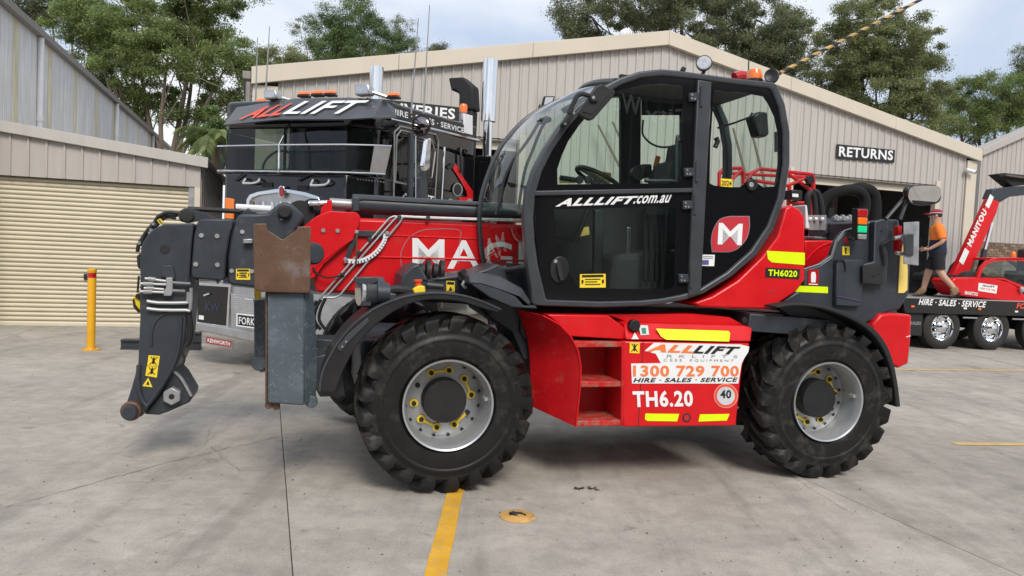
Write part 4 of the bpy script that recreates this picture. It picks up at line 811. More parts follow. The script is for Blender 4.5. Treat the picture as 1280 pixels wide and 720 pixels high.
# stacks, intake, beacon
ax = SW - .12
def stack(px, w, ytop, b):
    c = T.pb(px, ytop, b); r = T.pb(px + w / 2, ytop, b).x - c.x; o = MB().lathe([(r * .96, .9 - c.z), (r * .62, .9 - c.z + .02), (r * .62, -.95), (r, -1.0), (r, 0), (r * .93, 0), (r * .93, -.3)], c, (0, 0, 1), 24).build('exhaust_stack', K['chrome'], tk); return c, r
stack(613.5, 17, 75, 3.45); stack(471, 14.5, 84, 3.45)
c = T.pb(583, 140, 3.35); el = [T.pb(x, y, 3.35) for x, y in ((560, 97), (578, 96), (591, 107), (592.5, 137), (573, 138), (573.5, 117), (569, 113), (563.5, 113))]
MB().prism(el, (0, .26, 0)).build('air_intake', K['blackmat'], tk, bevel=.03)
MB().box((c.x - .10, 3.37, zr - 1.0), (c.x + .10, 3.58, c.z + .03)).build('intake_pipe', K['blackmat'], tk, bevel=.02)
c = T.pa(585.5, 165, SW - .05); MB().prism([T.pa(x, y, SW + .03) for x, y in ((580.5, 166), (591, 169), (591, 144.5), (580.5, 142))], (-.03, 0, 0)).build('white_panel', K['whitel'], tk, bevel=.006)
c = T.pa(579, 141, SW - .1); o = MB().cyl(c + Vector((0, 0, -.12)), c, .055, 14).build('beacon_mount', K['steel'], tk)
MB().lathe([(.062, 0), (.064, .10), (.05, .135), (.001, .14)], c, (0, 0, 1), 18).build('beacon', K['orange'], o)
for x0, y0, x1, y1, b in ((523, 23, 514, 142, .35), (537, 6, 529.5, 142, .7), (322, 47, 319.5, 128, .4), (337, 33, 332, 118, .6)):
    MB().tube([T.pb(x0, y0, b), T.pb(x1, y1, b)], [.006, .013], 6).build('whip_antenna', K['inkgrey'] if x0 > 520 and x0 < 530 else K['steel'], tk)
for px in (613.5, 471):
    c = T.pb(px, 80, 3.45); MB().box((c.x - .16, 3.3, .95), (c.x + .16, 3.62, T.pb(px, 196, 3.45).z)).build('stack_base', K['gloss'], tk, bevel=.02)
# running gear
def road_wheel(fr, parent, a, b, r, w, rimm, name='wheel', side=-1):
    """wheel with its outer face on plane b, axle along the frame's b axis; side -1 faces the viewer"""
    ax_ = (0, side, 0); c = Vector((a, b, r)); s = side
    hub = MB().lathe([(.11, -.08), (.11, -.015), (.085, .0), (.001, .004)], c, ax_, 18).build(name, rimm, parent)
    MB().lathe([(r * .56, -w), (r * .80, -w), (r * .97, -w * .93), (r, -w * .82), (r, -w * .14), (r * .97, -.02), (r * .80, .012), (r * .62, -.004), (r * .585, -.02), (r * .56, -.05)], c, ax_, 36).build('tyre', K['tyre2'], hub)
    MB().lathe([(r * .57, -w * .9), (r * .57, -.045), (r * .605, -.012), (r * .585, -.004), (r * .55, -.03), (r * .50, -.11), (r * .44, -.125), (r * .22, -.125), (r * .2, -.10)], c, ax_, 32).build('rim', rimm, hub)
    mb = MB()
    for k in range(10): t = 2 * PI * k / 10; p = c + Vector((math.cos(t) * r * .34, s * -.125, math.sin(t) * r * .34)); mb.cyl(p, p + Vector((0, s * .03, 0)), .018, 6)
    mb.build('wheel_nuts', rimm, hub)
    mb = MB()
    for k in range(5): t = 2 * PI * (k + .5) / 5; p = c + Vector((math.cos(t) * r * .47, s * -.112, math.sin(t) * r * .47)); mb.cyl(p, p + Vector((0, s * .006, 0)), r * .055, 12)
    mb.build('hand_holes', K['inkblack'], hub); return hub
for s in (-1, 1):
    MB().box((s * .42 - .05, .2, .72), (s * .42 + .05, 7.2, .94)).build('chassis_rail', K['blackmat'], tk)
    # wheels of the truck roll along its b axis: their axles lie along a
    for b, r in ((1.25, .5), (5.1, .5), (6.45, .5)):
        c = Vector((s * 1.2, b, r)); axx = (s, 0, 0)
        hub = MB().lathe([(.12, -.1), (.12, .02), (.001, .03)], c, axx, 16).build('wheel', K['alloy'], tk)
        MB().lathe([(r * .56, -.28), (r * .95, -.27), (r, -.22), (r, -.04), (r * .95, 0), (r * .6, 0), (r * .56, -.04)], c, axx, 32).build('tyre', K['tyre2'], hub)
        MB().lathe([(r * .57, -.25), (r * .57, -.02), (r * .5, -.09), (r * .2, -.1)], c, axx, 28).build('rim', K['alloy'], hub)
MB().box((SW - .02, .1, 1.0), (SW + .012, 1.55, 1.25)).build('step', K['alloy'], tk, bevel=.01)
MB().box((-.95, .06, .46), (.95, 1.0, .95)).build('front_crossmember', K['blackmat'], tk)
MB().box((.55, 3.4, .55), (1.18, 4.5, 1.15)).build('fuel_tank', K['alloy'], tk, bevel=.1, seg=4); MB().box((-1.18, 3.4, .55), (-.55, 4.5, 1.15)).build('fuel_tank', K['alloy'], tk, bevel=.1, seg=4)

# ------------------------------------------------------------------ low loader trailer
g = gpt(1178, 437); TR = Fr((g.x, g.y, 0), rad(13)); DZ = 1.06
tr = thing('low_loader_trailer', 'black low loader trailer with grey deck and polished wheels', 'trailer', TR)
aE = TR.pb(1127, 372, 0).x; TL = 9.0; TW = 2.45
MB().box((aE, 0.0, DZ - .03), (TL, TW, DZ)).build('deck', K['deck'], tr, bevel=.008)
mb = MB(); mb.prism([(aE, -.02, DZ - .005), (TL, -.02, DZ - .005), (TL, -.02, DZ - .31), (aE + .1, -.02, DZ - .31)], (0, .06, 0)); sr = mb.build('deck_rail', K['gloss'], tr, bevel=.006)
MB().prism([(aE, TW - .04, DZ - .005), (TL, TW - .04, DZ - .005), (TL, TW - .04, DZ - .31), (aE + .1, TW - .04, DZ - .31)], (0, .06, 0)).build('deck_rail', K['gloss'], tr, bevel=.006)
MB().box((aE + .1, .5, .45), (TL, TW - .5, DZ - .035)).build('chassis', K['blackmat'], tr)
MB().prism([(aE - .02, .05, DZ), (aE - 1.0, .05, .55), (aE - .95, .05, .45), (aE, .05, DZ - .25)], (0, TW - .1, 0)).build('tail_ramp', K['gloss'], tr)
def tz(x, y): return TR.pb(x, y, -.024)
lettering('HIRE · SALES · SERVICE', tz(1148, 381), tz(1231, 384.5), tz(1150.2, 373.2), K['white'], tr, .03)
p0, p1, p2 = tz(1270.5, 385.5), tz(1284, 386.3), tz(1272, 378.8)
lettering('FORKLIFTS', p0, p0 + (p1 - p0) * 3.1, p2, K['inkred'], tr, .03)
for x, y, m in ((1140.5, 383, 'orange'), (1224, 386.5, 'orange'), (1206, 385.5, 'whitel'), (1270, 389.5, 'whitel')):
    c = tz(x, y); MB().box((c.x - .04, c.y - .02, c.z - .02), (c.x + .04, c.y + .003, c.z + .02)).build('marker_lamp', K[m], tr, bevel=.008)
for k in range(3):
    road_wheel(TR, tr, k * 1.25, .03, .455, .25, K['chrome'])
    road_wheel(TR, tr, k * 1.25, TW - .03, .455, .25, K['chrome'], side=1)
    MB().box((k * 1.25 - .05, .3, .40), (k * 1.25 + .05, TW - .3, .52)).build('axle', K['blackmat'], tr)
for k in range(2): MB().tube([(k * 1.25 + .45, .0, .68), (k * 1.25 + .80, .0, .68)], .018, 8).build('tie_rail', K['steel'], tr)
mf = MB().box((-.86, .04, .28), (-.50, .07, DZ - .32)).build('mud_flap', K['blackmat'], tr)
lettering('TRAILERS', (-.84, .036, .50), (-.54, .036, .50), (-.84, .036, .57), K['inkgrey'], mf, .02)

# ------------------------------------------------------------------ small red telehandler on the trailer
st = thing('compact_telehandler', 'small red telehandler with raised boom standing on the trailer deck', 'telehandler', TR)
bm_ = .95
boom = MB().prism(TR.poly([(1190, 345), (1197, 333), (1237, 248), (1250, 252), (1246, 266), (1214, 336), (1205, 348)], bm_), (0, .16, 0)).build('boom', K['red'], st, bevel=.02)
A, B = TR.pb(1214, 309, bm_ - .003), TR.pb(1234, 265, bm_ - .003); d = B - A; n = (TR.pb(1210.5, 306, bm_ - .003) - A)
lettering('MANITOU', A + d * .0 + Vector((0, 0, 0)), B, A + n * 1.55, K['white'], boom, .04)
MB().prism([A + d * 1.1, A + d * 1.42, A + d * 1.42 + n * 1.3, A + d * 1.1 + n * 1.3], (0, .002, 0)).build('boom_label', K['white'], boom, smooth=False)
MB().prism([A - d * .5, A - d * .12, A - d * .12 + n * 1.5, A - d * .5 + n * 1.5], (0, .002, 0)).build('boom_label', K['white'], boom, smooth=False)
MB().tube([TR.pb(1240, 278, bm_ + .1), TR.pb(1231, 312, bm_ + .1)], .035, 10).build('ram_rod', K['chrome'], st); MB().tube([TR.pb(1231, 312, bm_ + .1), TR.pb(1221, 350, bm_ + .1)], .06, 12).build('ram_barrel', K['dark'], st)
MB().prism(TR.poly([(1237, 248), (1242, 236), (1266, 233), (1290, 232), (1290, 243), (1262, 246), (1249, 254)], bm_ + .06), (0, .22, 0)).build('boom_head', K['dark'], st, bevel=.015)
MB().prism(TR.poly([(1247, 217.5), (1256, 216), (1292, 220), (1292, 230), (1266, 233), (1256, 225)], bm_ + .05), (0, .28, 0)).build('carriage', K['blackmat'], st, bevel=.015)
for y in (.2, .5): MB().bar(TR.pb(1256, 219, bm_ - .2 + y), TR.pb(1305, 226, bm_ - .2 + y), .10, .04).build('fork', K['browntine'], st)
bd = .35
MB().prism(TR.poly([(1189, 352), (1194, 347), (1213, 346.5), (1240, 347), (1262, 353), (1276, 361), (1282, 371), (1282, 379), (1201, 370), (1196, 364)], bd), (0, .6, 0)).build('body', K['red'], st, bevel=.03)
MB().prism(TR.poly([(1223.5, 353.5), (1247, 357), (1245.5, 367), (1222.5, 363.5)], bd - .004), (0, .003, 0)).build('body_sticker', K['white'], st, smooth=False)
text_px('1300 729 700', TR, (1225, 361.5), (1244, 364.5), (1225.2, 358.8), bd - .008, K['inkorange'], st, .02)
text_px('ALLLIFT', TR, (1228, 357.8), (1243, 360), (1228.6, 355.2), bd - .008, K['inkblack'], st, .03)
text_px('MANITOU', TR, (1206, 368), (1222, 370), (1206.4, 363.5), bd - .006, K['white'], st, .03)
cabf = TR.poly([(1221, 347), (1226, 334), (1234, 326), (1246, 322.5), (1300, 322.5), (1316, 334), (1320, 360), (1276, 360), (1255, 350)], bd)
cbi = TR.poly([(1225, 347), (1229, 336), (1235.5, 329), (1246, 326), (1298, 326), (1312, 336), (1315, 357), (1279, 357), (1255, 347.5)], bd)
MB().ring(cabf, cbi, (0, .06, 0)).build('cab_frame', K['red'], st); MB().ring([p + Vector((0, .8, 0)) for p in cabf], [p + Vector((0, .8, 0)) for p in cbi], (0, .06, 0)).build('cab_frame', K['blackmat'], st)
MB().prism(cbi, (0, .01, 0)).build('cab_glass', K['smoke'], st); MB().prism([p + Vector((0, .82, 0)) for p in cbi], (0, .01, 0)).build('cab_glass', K['smoke'], st)
p = cabf[3]; q4 = cabf[4]; MB().prism([p, q4, q4 + Vector((0, .86, 0)), p + Vector((0, .86, 0))], (0, 0, -.05)).build('cab_roof', K['red'], st, bevel=.01)
p = TR.pb(1272, 352, bd + .4); MB().box((p.x - .2, p.y - .2, DZ + .5), (p.x + .25, p.y + .2, DZ + .65)).build('seat', K['seat'], st, bevel=.04); MB().box((p.x + .12, p.y - .2, DZ + .6), (p.x + .25, p.y + .2, DZ + 1.15)).build('backrest', K['seat'], st, bevel=.04)
p = TR.pb(1266.5, 320, bd + .3); MB().lathe([(.05, -.03), (.055, .06), (.03, .1), (.001, .1)], p, (0, 0, 1), 14).build('beacon', K['orange'], st)
p = TR.pb(1277, 362, bd - .05); MB().ball(p, (.05, .06, .07), 10).build('head_lamp', K['lens'], st)
cw = MB()
for a_ in (TR.pb(1208, 366, .6).x, TR.pb(1276, 366, .4).x):
    for b_, s_ in ((.42, -1), (1.80, 1)):
        c = Vector((a_, b_, DZ + .30)); hub = MB().lathe([(.08, -.1), (.08, -.02), (.001, -.01)], c, (0, s_, 0), 14).build('wheel', K['blackmat'], st)
        MB().lathe([(.16, -.25), (.28, -.25), (.30, -.21), (.30, -.04), (.28, 0), (.17, 0), (.15, -.05)], c, (0, s_, 0), 26).build('tyre', K['tyre2'], hub); MB().lathe([(.16, -.2), (.16, -.02), (.13, -.06), (.05, -.07)], c, (0, s_, 0), 20).build('rim', K['blackmat'], hub)
a_ = TR.pb(1190, 357, .5); MB().cyl(Vector((a_.x, .5, DZ + .42)), Vector((a_.x, 1.6, DZ + .42)), .09, 14).build('boom_pivot', K['blackmat'], st)
MB().box((TR.pb(1192, 350, .5).x, .5, DZ + .18), (TR.pb(1300, 350, .5).x, 1.8, DZ + .5)).build('chassis', K['blackmat'], st)

# ------------------------------------------------------------------ person walking along the deck
PF = Fr(TR.w((TR.pb(1166, 372, .42).x, .42, DZ)), rad(-27))
ps = thing('person', 'person in orange and navy work shirt, shorts and maroon cap walking on the trailer', 'person', PF)
ps.scale = (1.16, 1.14, 1.045)
def skin(name, verts, edges, radii, m, parent, sub=2, root=0):
    me = bpy.data.meshes.new(name); me.from_pydata([tuple(v) for v in verts], edges, []); o = bpy.data.objects.new(name, me); col.objects.link(o); o.parent = parent
    o.modifiers.new('skin', 'SKIN'); sv = me.skin_vertices[0].data
    for k, r in enumerate(radii): sv[k].radius = (r, r) if not isinstance(r, tuple) else r; sv[k].use_root = (k == root)
    s = o.modifiers.new('sub', 'SUBSURF'); s.levels = sub; s.render_levels = sub; me.materials.append(m)
    dg = bpy.context.evaluated_depsgraph_get(); m2 = bpy.data.meshes.new_from_object(o.evaluated_get(dg)); o.modifiers.clear(); o.data = m2; m2.name = name
    if not m2.materials: m2.materials.append(m)
    m2.polygons.foreach_set('use_smooth', [True] * len(m2.polygons)); return o
# walks towards -a (left in the picture); nearer side is -b
J = {'pel': (.02, 0, .96), 'ab': (.015, 0, 1.10), 'ch': (.0, 0, 1.32), 'nk': (-.02, 0, 1.49), 'hd0': (-.035, 0, 1.58), 'hd1': (-.05, 0, 1.70), 'hd2': (-.045, 0, 1.775),
     'hipR': (.02, .10, .92), 'kneR': (-.10, .11, .52), 'ankR': (-.17, .11, .10), 'toeR': (-.30, .12, .04), 'hipL': (.03, -.10, .92), 'kneL': (.08, -.11, .52), 'ankL': (.36, -.11, .17), 'toeL': (.28, -.11, .045),
     'shL': (.01, -.20, 1.42), 'elL': (.09, -.27, 1.14), 'wrL': (-.12, -.22, .98), 'haL': (-.20, -.19, .965), 'shR': (-.01, .20, 1.42), 'elR': (.02, .27, 1.14), 'wrR': (-.16, .22, 1.0), 'haR': (-.23, .19, .99)}
nm = list(J); ix = {n: i for i, n in enumerate(nm)}; ed = [('pel', 'ab'), ('ab', 'ch'), ('ch', 'nk'), ('nk', 'hd0'), ('hd0', 'hd1'), ('hd1', 'hd2')]
for s in 'LR': ed += [('pel', 'hip' + s), ('hip' + s, 'kne' + s), ('kne' + s, 'ank' + s), ('ank' + s, 'toe' + s), ('ch', 'sh' + s), ('sh' + s, 'el' + s), ('el' + s, 'wr' + s), ('wr' + s, 'ha' + s)]
RR = {'pel': (.11, .14), 'ab': (.12, .145), 'ch': (.115, .15), 'nk': .058, 'hd0': .075, 'hd1': .095, 'hd2': .075, 'hip': .085, 'kne': .070, 'ank': .047, 'toe': .03, 'sh': .058, 'el': .046, 'wr': .029, 'ha': .03}
gr_ = lambda n: RR.get(n, RR.get(n[:-1]))
verts = [J[n] for n in nm]; edges = [(ix[a], ix[b]) for a, b in ed]; radii = [gr_(n) for n in nm]
for s, sy in (('L', -1), ('R', 1)):          # five fingers rooted in each palm
    h = Vector(J['ha' + s]); w = Vector(J['wr' + s]); d = (h - w).normalized()
    for k in range(4):
        b0_ = h + Vector((0, 0, .022 - .015 * k)); p1 = b0_ + d * .04 + Vector((0, -sy * .012, 0)); p2 = b0_ + d * (.065 - .006 * abs(k - 1)) + Vector((0, -sy * .035, -.004))
        i = len(verts); verts += [p1, p2]; edges += [(ix['ha' + s], i), (i, i + 1)]; radii += [.0095, .008]
    t = w.lerp(h, .5); p1 = t + Vector((-.02, 0, .035)); p2 = p1 + d * .035; i = len(verts); verts += [p1, p2]; edges += [(ix['ha' + s], i), (i, i + 1)]; radii += [.011, .009]
body = skin('body', verts, edges, radii, K['skin'], ps)
# face
hc = Vector((-.05, 0, 1.66))
MB().loft([[hc + Vector((-.088, -.012, .01)), hc + Vector((-.088, .012, .01)), hc + Vector((-.085, 0, .04))], [hc + Vector((-.112, -.016, -.025)), hc + Vector((-.112, .016, -.025)), hc + Vector((-.125, 0, -.018))]]).build('nose', K['skin'], ps)
for s in (-1, 1):
    MB().ball(hc + Vector((.012, s * .094, 0)), (.022, .012, .034), 8).build('ear', K['skin'], ps)
    MB().ball(hc + Vector((-.083, s * .032, .022)), (.010, .013, .009), 8).build('eye', K['white'], ps)
MB().ball(hc + Vector((-.088, 0, -.058)), (.008, .026, .007), 8).build('mouth', mat('lips', (.32, .12, .10), .5), ps)
MB().tube([hc + Vector((.02, -.097, .03)), hc + Vector((-.09, -.07, .026)), hc + Vector((-.103, 0, .022)), hc + Vector((-.09, .07, .026)), hc + Vector((.02, .097, .03))], [.005, .016, .012, .016, .005], 6).build('sunglasses', K['gloss'], ps)
MB().ball(hc + Vector((.025, 0, .03)), (.085, .092, .085), 12).build('hair', K['hairk'], ps)
# cap
cap = MB(); rings = []
for i in range(7):
    ph = i / 6 * PI / 2; rings.append([hc + Vector((.012 + .112 * math.cos(ph) * math.cos(t), .104 * math.cos(ph) * math.sin(t), .052 + .092 * math.sin(ph))) for t in [2 * PI * k / 20 for k in range(20)]])
cap.loft(rings).build('cap', K['capred'], ps)
br = [hc + Vector((-.09 * math.cos(t) - .03, .088 * math.sin(t), .055)) for t in [(-1.3 + 2.6 * k / 8) for k in range(9)]]; bf = [hc + Vector((-.185 * math.cos(t) - .03 + .01, .10 * math.sin(t), .043 - .012 * math.sin(t) ** 2)) for t in [(-1.2 + 2.4 * k / 8) for k in range(9)]]
MB().strip(br, bf, (0, 0, -.006)).build('cap_brim', K['capred'], ps); MB().tube([hc + Vector((.012 + .113 * math.cos(t), .105 * math.sin(t), .060)) for t in [2 * PI * k / 20 for k in range(20)]], .006, 5, True).build('cap_trim', K['white'], ps)
# clothes follow the same joints, a little larger
def torso(zs_, grow): return None
def garment(name, keys, links, rad_, m, root=0): return skin(name, [J.get(k, k) if isinstance(k, str) else k for k in keys], links, rad_, m, ps, 2, root)
mid = lambda a, b, t: tuple(Vector(J[a]).lerp(Vector(J[b]), t))
def ell(c, rx, ry, n=20, sq=.85): return [Vector(c) + Vector((math.copysign(abs(math.cos(t)) ** sq, math.cos(t)) * rx, math.copysign(abs(math.sin(t)) ** sq, math.sin(t)) * ry, 0)) for t in [2 * PI * k / n for k in range(n)]]
MB().loft([ell((.018, 0, 1.17), .135, .180), ell((.01, 0, 1.27), .138, .186), ell((.0, 0, 1.36), .135, .192), ell((-.005, 0, 1.43), .112, .178), ell((-.015, 0, 1.475), .075, .11), ell((-.02, 0, 1.505), .062, .066)]).build('shirt', K['clothorange'], ps, ang=80)
MB().loft([ell((.025, 0, .90), .150, .186), ell((.022, 0, .98), .150, .188), ell((.018, 0, 1.08), .142, .184), ell((.018, 0, 1.168), .1355, .181)]).build('shirt_hem', K['clothnavy'], ps, ang=80)
for s in 'LR':
    a_, b_ = Vector(J['sh' + s]), Vector(J['el' + s]); MB().tube([a_ + (a_ - b_).normalized() * .05 + Vector((0, -a_.y * .25, .02)), a_ + Vector((0, 0, .0)), a_.lerp(b_, .4), a_.lerp(b_, .8)], [.055, .085, .078, .074], 14).build('sleeve', K['clothorange'], ps, ang=80)
MB().lathe([(.072, -.02), (.08, .0), (.068, .022), (.06, .02)], Vector(J['nk']) + Vector((.0, 0, -.01)), (-.1, 0, 1), 18).build('collar', K['clothnavy'], ps)
MB().loft([ell((.025, 0, .82), .135, .176), ell((.025, 0, .90), .142, .180), ell((.022, 0, .99), .138, .176)]).build('shorts', K['clothblack'], ps, ang=80)
for s in 'LR':
    a_, b_ = Vector(J['hip' + s]), Vector(J['kne' + s]); MB().tube([a_ + Vector((0, 0, .02)), a_.lerp(b_, .35), a_.lerp(b_, .86)], [.098, .105, .094], 16).build('shorts_leg', K['clothblack'], ps, ang=80)
for s in 'LR':
    k_, a_, t_ = Vector(J['kne' + s]), Vector(J['ank' + s]), Vector(J['toe' + s])
    up_ = a_.lerp(k_, .26); heel = a_ + (a_ - t_) * .22 + Vector((0, 0, -.05)) if s == 'R' else a_ + Vector((.05, 0, -.02))
    garment('boot', [tuple(up_), tuple(a_ + Vector((0, 0, -.01))), tuple(t_ + Vector((.02, 0, .012))), tuple(heel)], [(0, 1), (1, 2), (1, 3)], [.068, .064, .050, .050], K['boot'])
    f0, f1 = (heel, t_) ; dd = (f1 - f0); dd.normalize()
    MB().bar(f0 - dd * .03 + Vector((0, 0, -.035)), f1 + dd * .045 + Vector((0, 0, -.028)), .09, .025).build('sole', K['blackmat'], ps, bevel=.008)
# ------------------------------------------------------------------ the big red telehandler
M = Fr((-.393, 5.085, 0), rad(15)); WB, WR, MWID = 2.99, .61, 2.42
mc = thing('telehandler', 'large red and charcoal telehandler with rounded cab in the middle of the yard', 'telehandler', M)
def Mp(pts, v): return [M.pb(x, y, v) for x, y in pts]
def pr(pts, v0, v1, nm, m, parent=None, bevel=.008, **k): return MB().prism(Mp(pts, v0), (0, v1 - v0, 0)).build(nm, m, parent or mc, bevel=bevel, **k)
def tb_(pts, v, r, nm, m, parent=None, n=8, sm=0, closed=False):
    P = [M.pb(p[0], p[1], p[2] if len(p) > 2 else v) for p in pts]
    if sm: P = smooth_curve(P, sm)
    return MB().tube(P, r, n, closed).build(nm, m, parent or mc)
def bolt(x, y, v, r, m, parent, h=.012, n=6, nm='bolt'):
    c = M.pb(x, y, v); return MB().cyl(c + Vector((0, .002, 0)), c - Vector((0, h, 0)), r, n).build(nm, m, parent)
def disc(x, y, v, r, h, nm, m, parent, n=24, bevel=.004):
    c = M.pb(x, y, v); return MB().cyl(c, c - Vector((0, h, 0)), r, n).build(nm, m, parent, bevel=bevel)
def polar_ring(outer, inner, c, N=72):
    def hit(poly, t):
        d = (math.cos(t), math.sin(t)); best = None
        for i in range(len(poly)):
            (x0, y0), (x1, y1) = poly[i], poly[(i + 1) % len(poly)]; ex, ey = x1 - x0, y1 - y0; den = d[0] * ey - d[1] * ex
            if abs(den) < 1e-9: continue
            s = ((x0 - c[0]) * ey - (y0 - c[1]) * ex) / den; u = ((x0 - c[0]) * d[1] - (y0 - c[1]) * d[0]) / den
            if s > 0 and -1e-6 <= u <= 1 + 1e-6 and (best is None or s > best): best = s
        return (c[0] + d[0] * best, c[1] + d[1] * best)
    A = set(2 * PI * i / N for i in range(N))
    for p in outer + inner: A.add(math.atan2(p[1] - c[1], p[0] - c[0]) % (2 * PI))
    A = sorted(A); A = [a for i, a in enumerate(A) if i == 0 or a - A[i - 1] > 1e-4]
    return [hit(outer, t) for t in A], [hit(inner, t) for t in A]
def crv(pts, n=4, closed=False): return [(p.x, p.y) for p in smooth_curve([Vector((x, y, 0)) for x, y in pts], n, closed)]

# ---- wheels with lugged tyres
def ag_wheel(u, v, side, disc_in, phase=0.0):
    """outer face at v; side -1 = outer face looks at the viewer"""
    c = Vector((u, v, WR)); ax_ = Vector((0, side, 0)); W = .42
    hub = MB().lathe([(.155, -disc_in - .02), (.155, -disc_in + .10), (.148, -disc_in + .115), (.001, -disc_in + .118)], c, ax_, 32).build('wheel', K['black'], mc)
    def P(ang, r, w): return c + Vector((math.cos(ang) * r, side * w, math.sin(ang) * r))
    mb = MB(); R = WR - .036
    mb.lathe([(.314, -W + .04), (.36, -W + .0), (.47, -W - .008), (.535, -W + .02), (R, -W + .075), (R + .004, -W / 2), (R, -.075), (.535, -.02), (.525, -.008), (.515, -.004), (.508, .004), (.498, .004), (.49, .002), (.47, .008), (.455, .016), (.445, .016), (.435, .010), (.40, .012), (.335, .004), (.314, -.02)], c, ax_, 72)
    NL = 21; h = 2 * PI / NL
    for k in range(NL):
        for half in (0, 1):
            a0 = k * h + half * h * .5 + phase; dr = -1
            f = (lambda w: w) if half == 0 else (lambda w: -W - w)
            S = [(-1.0, .515, .47, .006, .0, .034), (0, .550, .50, .012, -.02, .050), (1.6, .590, .54, .004, -.05, .058), (3.2, .605, .555, -.022, -.07, .058), (9, WR, .56, -.10, -.11, .044), (18, WR + .002, .56, -.20, -.20, .034), (21.5, WR, .56, -.235, -.235, .028)]
            rings = []
            for da, rt, rb, wt, wb, hw in S:
                aa = a0 + dr * rad(da); tw = hw / WR
                rings.append([P(aa - tw * 1.25, rb, f(wb)), P(aa - tw * .85, rt, f(wt)), P(aa + tw * .85, rt, f(wt)), P(aa + tw * 1.25, rb, f(wb))])
            mb.loft(rings)
    tyre = mb.build('tyre', K['tyre'], hub, ang=32)
    MB().lathe([(.30, -W + .02), (.30, -.10), (.306, -.04), (.304, -.012), (.313, .004), (.311, .012), (.299, .006), (.286, -.03), (.280, -.06), (.28, -disc_in + .02), (.262, -disc_in), (.2, -disc_in + .012), (.12, -disc_in + .014)], c, ax_, 56).build('rim', K['rim'], hub)
    for k in range(10):
        t = 2 * PI * k / 10 + .14; p = P(t, .205, -disc_in + .006); MB().cyl(p, p + ax_ * .035, .017, 6).build('wheel_nut', K['blackmat'], hub)
        if k % 5 != 4:
            mb = MB(); mb.lathe([(.018, .014), (.030, .014), (.030, .020), (.018, .020)], p, ax_, 12)
            if k % 2 == 0:
                p2 = P(t + 2 * PI / 10, .205, -disc_in + .022); mb.bar(p + ax_ * .016, p2, .018, .006, ax_)
            mb.build('nut_indicator', K['stick'], hub)
    for k in range(16): t = 2 * PI * (k + .5) / 16; p = P(t, .268, -disc_in + .010); MB().cyl(p, p + ax_ * .004, .013, 10).build('vent_hole', K['inkblack'], hub)
    t = .12; p = P(t, .272, -.09); MB().tube([p, p + ax_ * .05], [.02, .014], 10).build('valve_guard', K['rim'], hub)
    return hub
for u in (0, WB):
    ag_wheel(u, 0.0, -1, .25 if u == 0 else .22, .03 if u == 0 else .13); ag_wheel(u - (.22 if u == 0 else 0), MWID, 1, .12, .1)
    MB().cyl((u, .30, WR), (u, MWID - .30, WR), .13, 18).build('axle', K['dark'], mc)
    MB().box((u - .17, .95, WR - .2), (u + .17, 1.5, WR + .2)).build('axle_housing', K['dark'], mc, bevel=.04)

# ---- chassis
MB().box((-.55, .62, .50), (WB + .55, 1.80, .98)).build('chassis', K['dark'], mc, bevel=.03)
pr([(598, 372), (700, 380), (925, 388), (1010, 392), (1010, 420), (930, 425), (700, 440), (655, 450), (640, 415), (605, 392)], .44, 1.0, 'frame_plate', K['dark'])
pr([(938, 392), (1040, 400), (1030, 422), (934, 414)], .12, .42, 'frame_plate', K['dark'])
disc(931, 400, .118, .022, .003, 'frame_hole', K['inkblack'], mc)

# ---- boom, root at the back, head at the front
bv0, bv1 = 1.08, 1.48
bo = pr([(440, 272), (600, 278.5), (1048, 300), (1042, 342), (700, 376), (560, 374), (480, 366), (395, 366), (389, 330), (400, 290)], bv0, bv1, 'boom', K['red'], bevel=.025)
pr([(450, 319.5), (700, 326), (700, 328.3), (450, 321.8)], bv0 - .008, bv0 + .01, 'boom_seam', K['red'], bo, .003)
pr([(452, 292), (700, 302), (700, 303.5), (452, 293.5)], bv0 - .006, bv0 + .01, 'boom_seam', K['red'], bo, .002)
gu = pr([(379, 283), (396, 270), (413, 263.5), (446, 265.5), (450.5, 271), (449, 281), (441, 300), (425, 313), (405, 330), (394, 347), (385, 350), (381, 320)], bv0 - .05, bv0 - .001, 'boom_gusset', K['red'], bevel=.006)
pr([(400, 268), (402, 260), (410, 250), (415, 250), (415, 263), (421, 268)], bv0 + .05, bv0 + .09, 'ram_lug', K['red'], bevel=.004)
for x, y in ((404, 288), (422, 288.5)): bolt(x, y, bv0 - .05, .016, K['steel'], gu, .012, 12)
tb_([(383, 348), (393, 336), (410, 321), (430, 306), (441, 299)], bv0 - .052, .006, 'weld_bead', K['red'], gu, 6, 3)
tb_([(391, 334), (396, 342), (408, 347), (420, 346), (431, 342)], bv0 - .06, .007, 'hose', K['rubber'], bo, 6, 3)
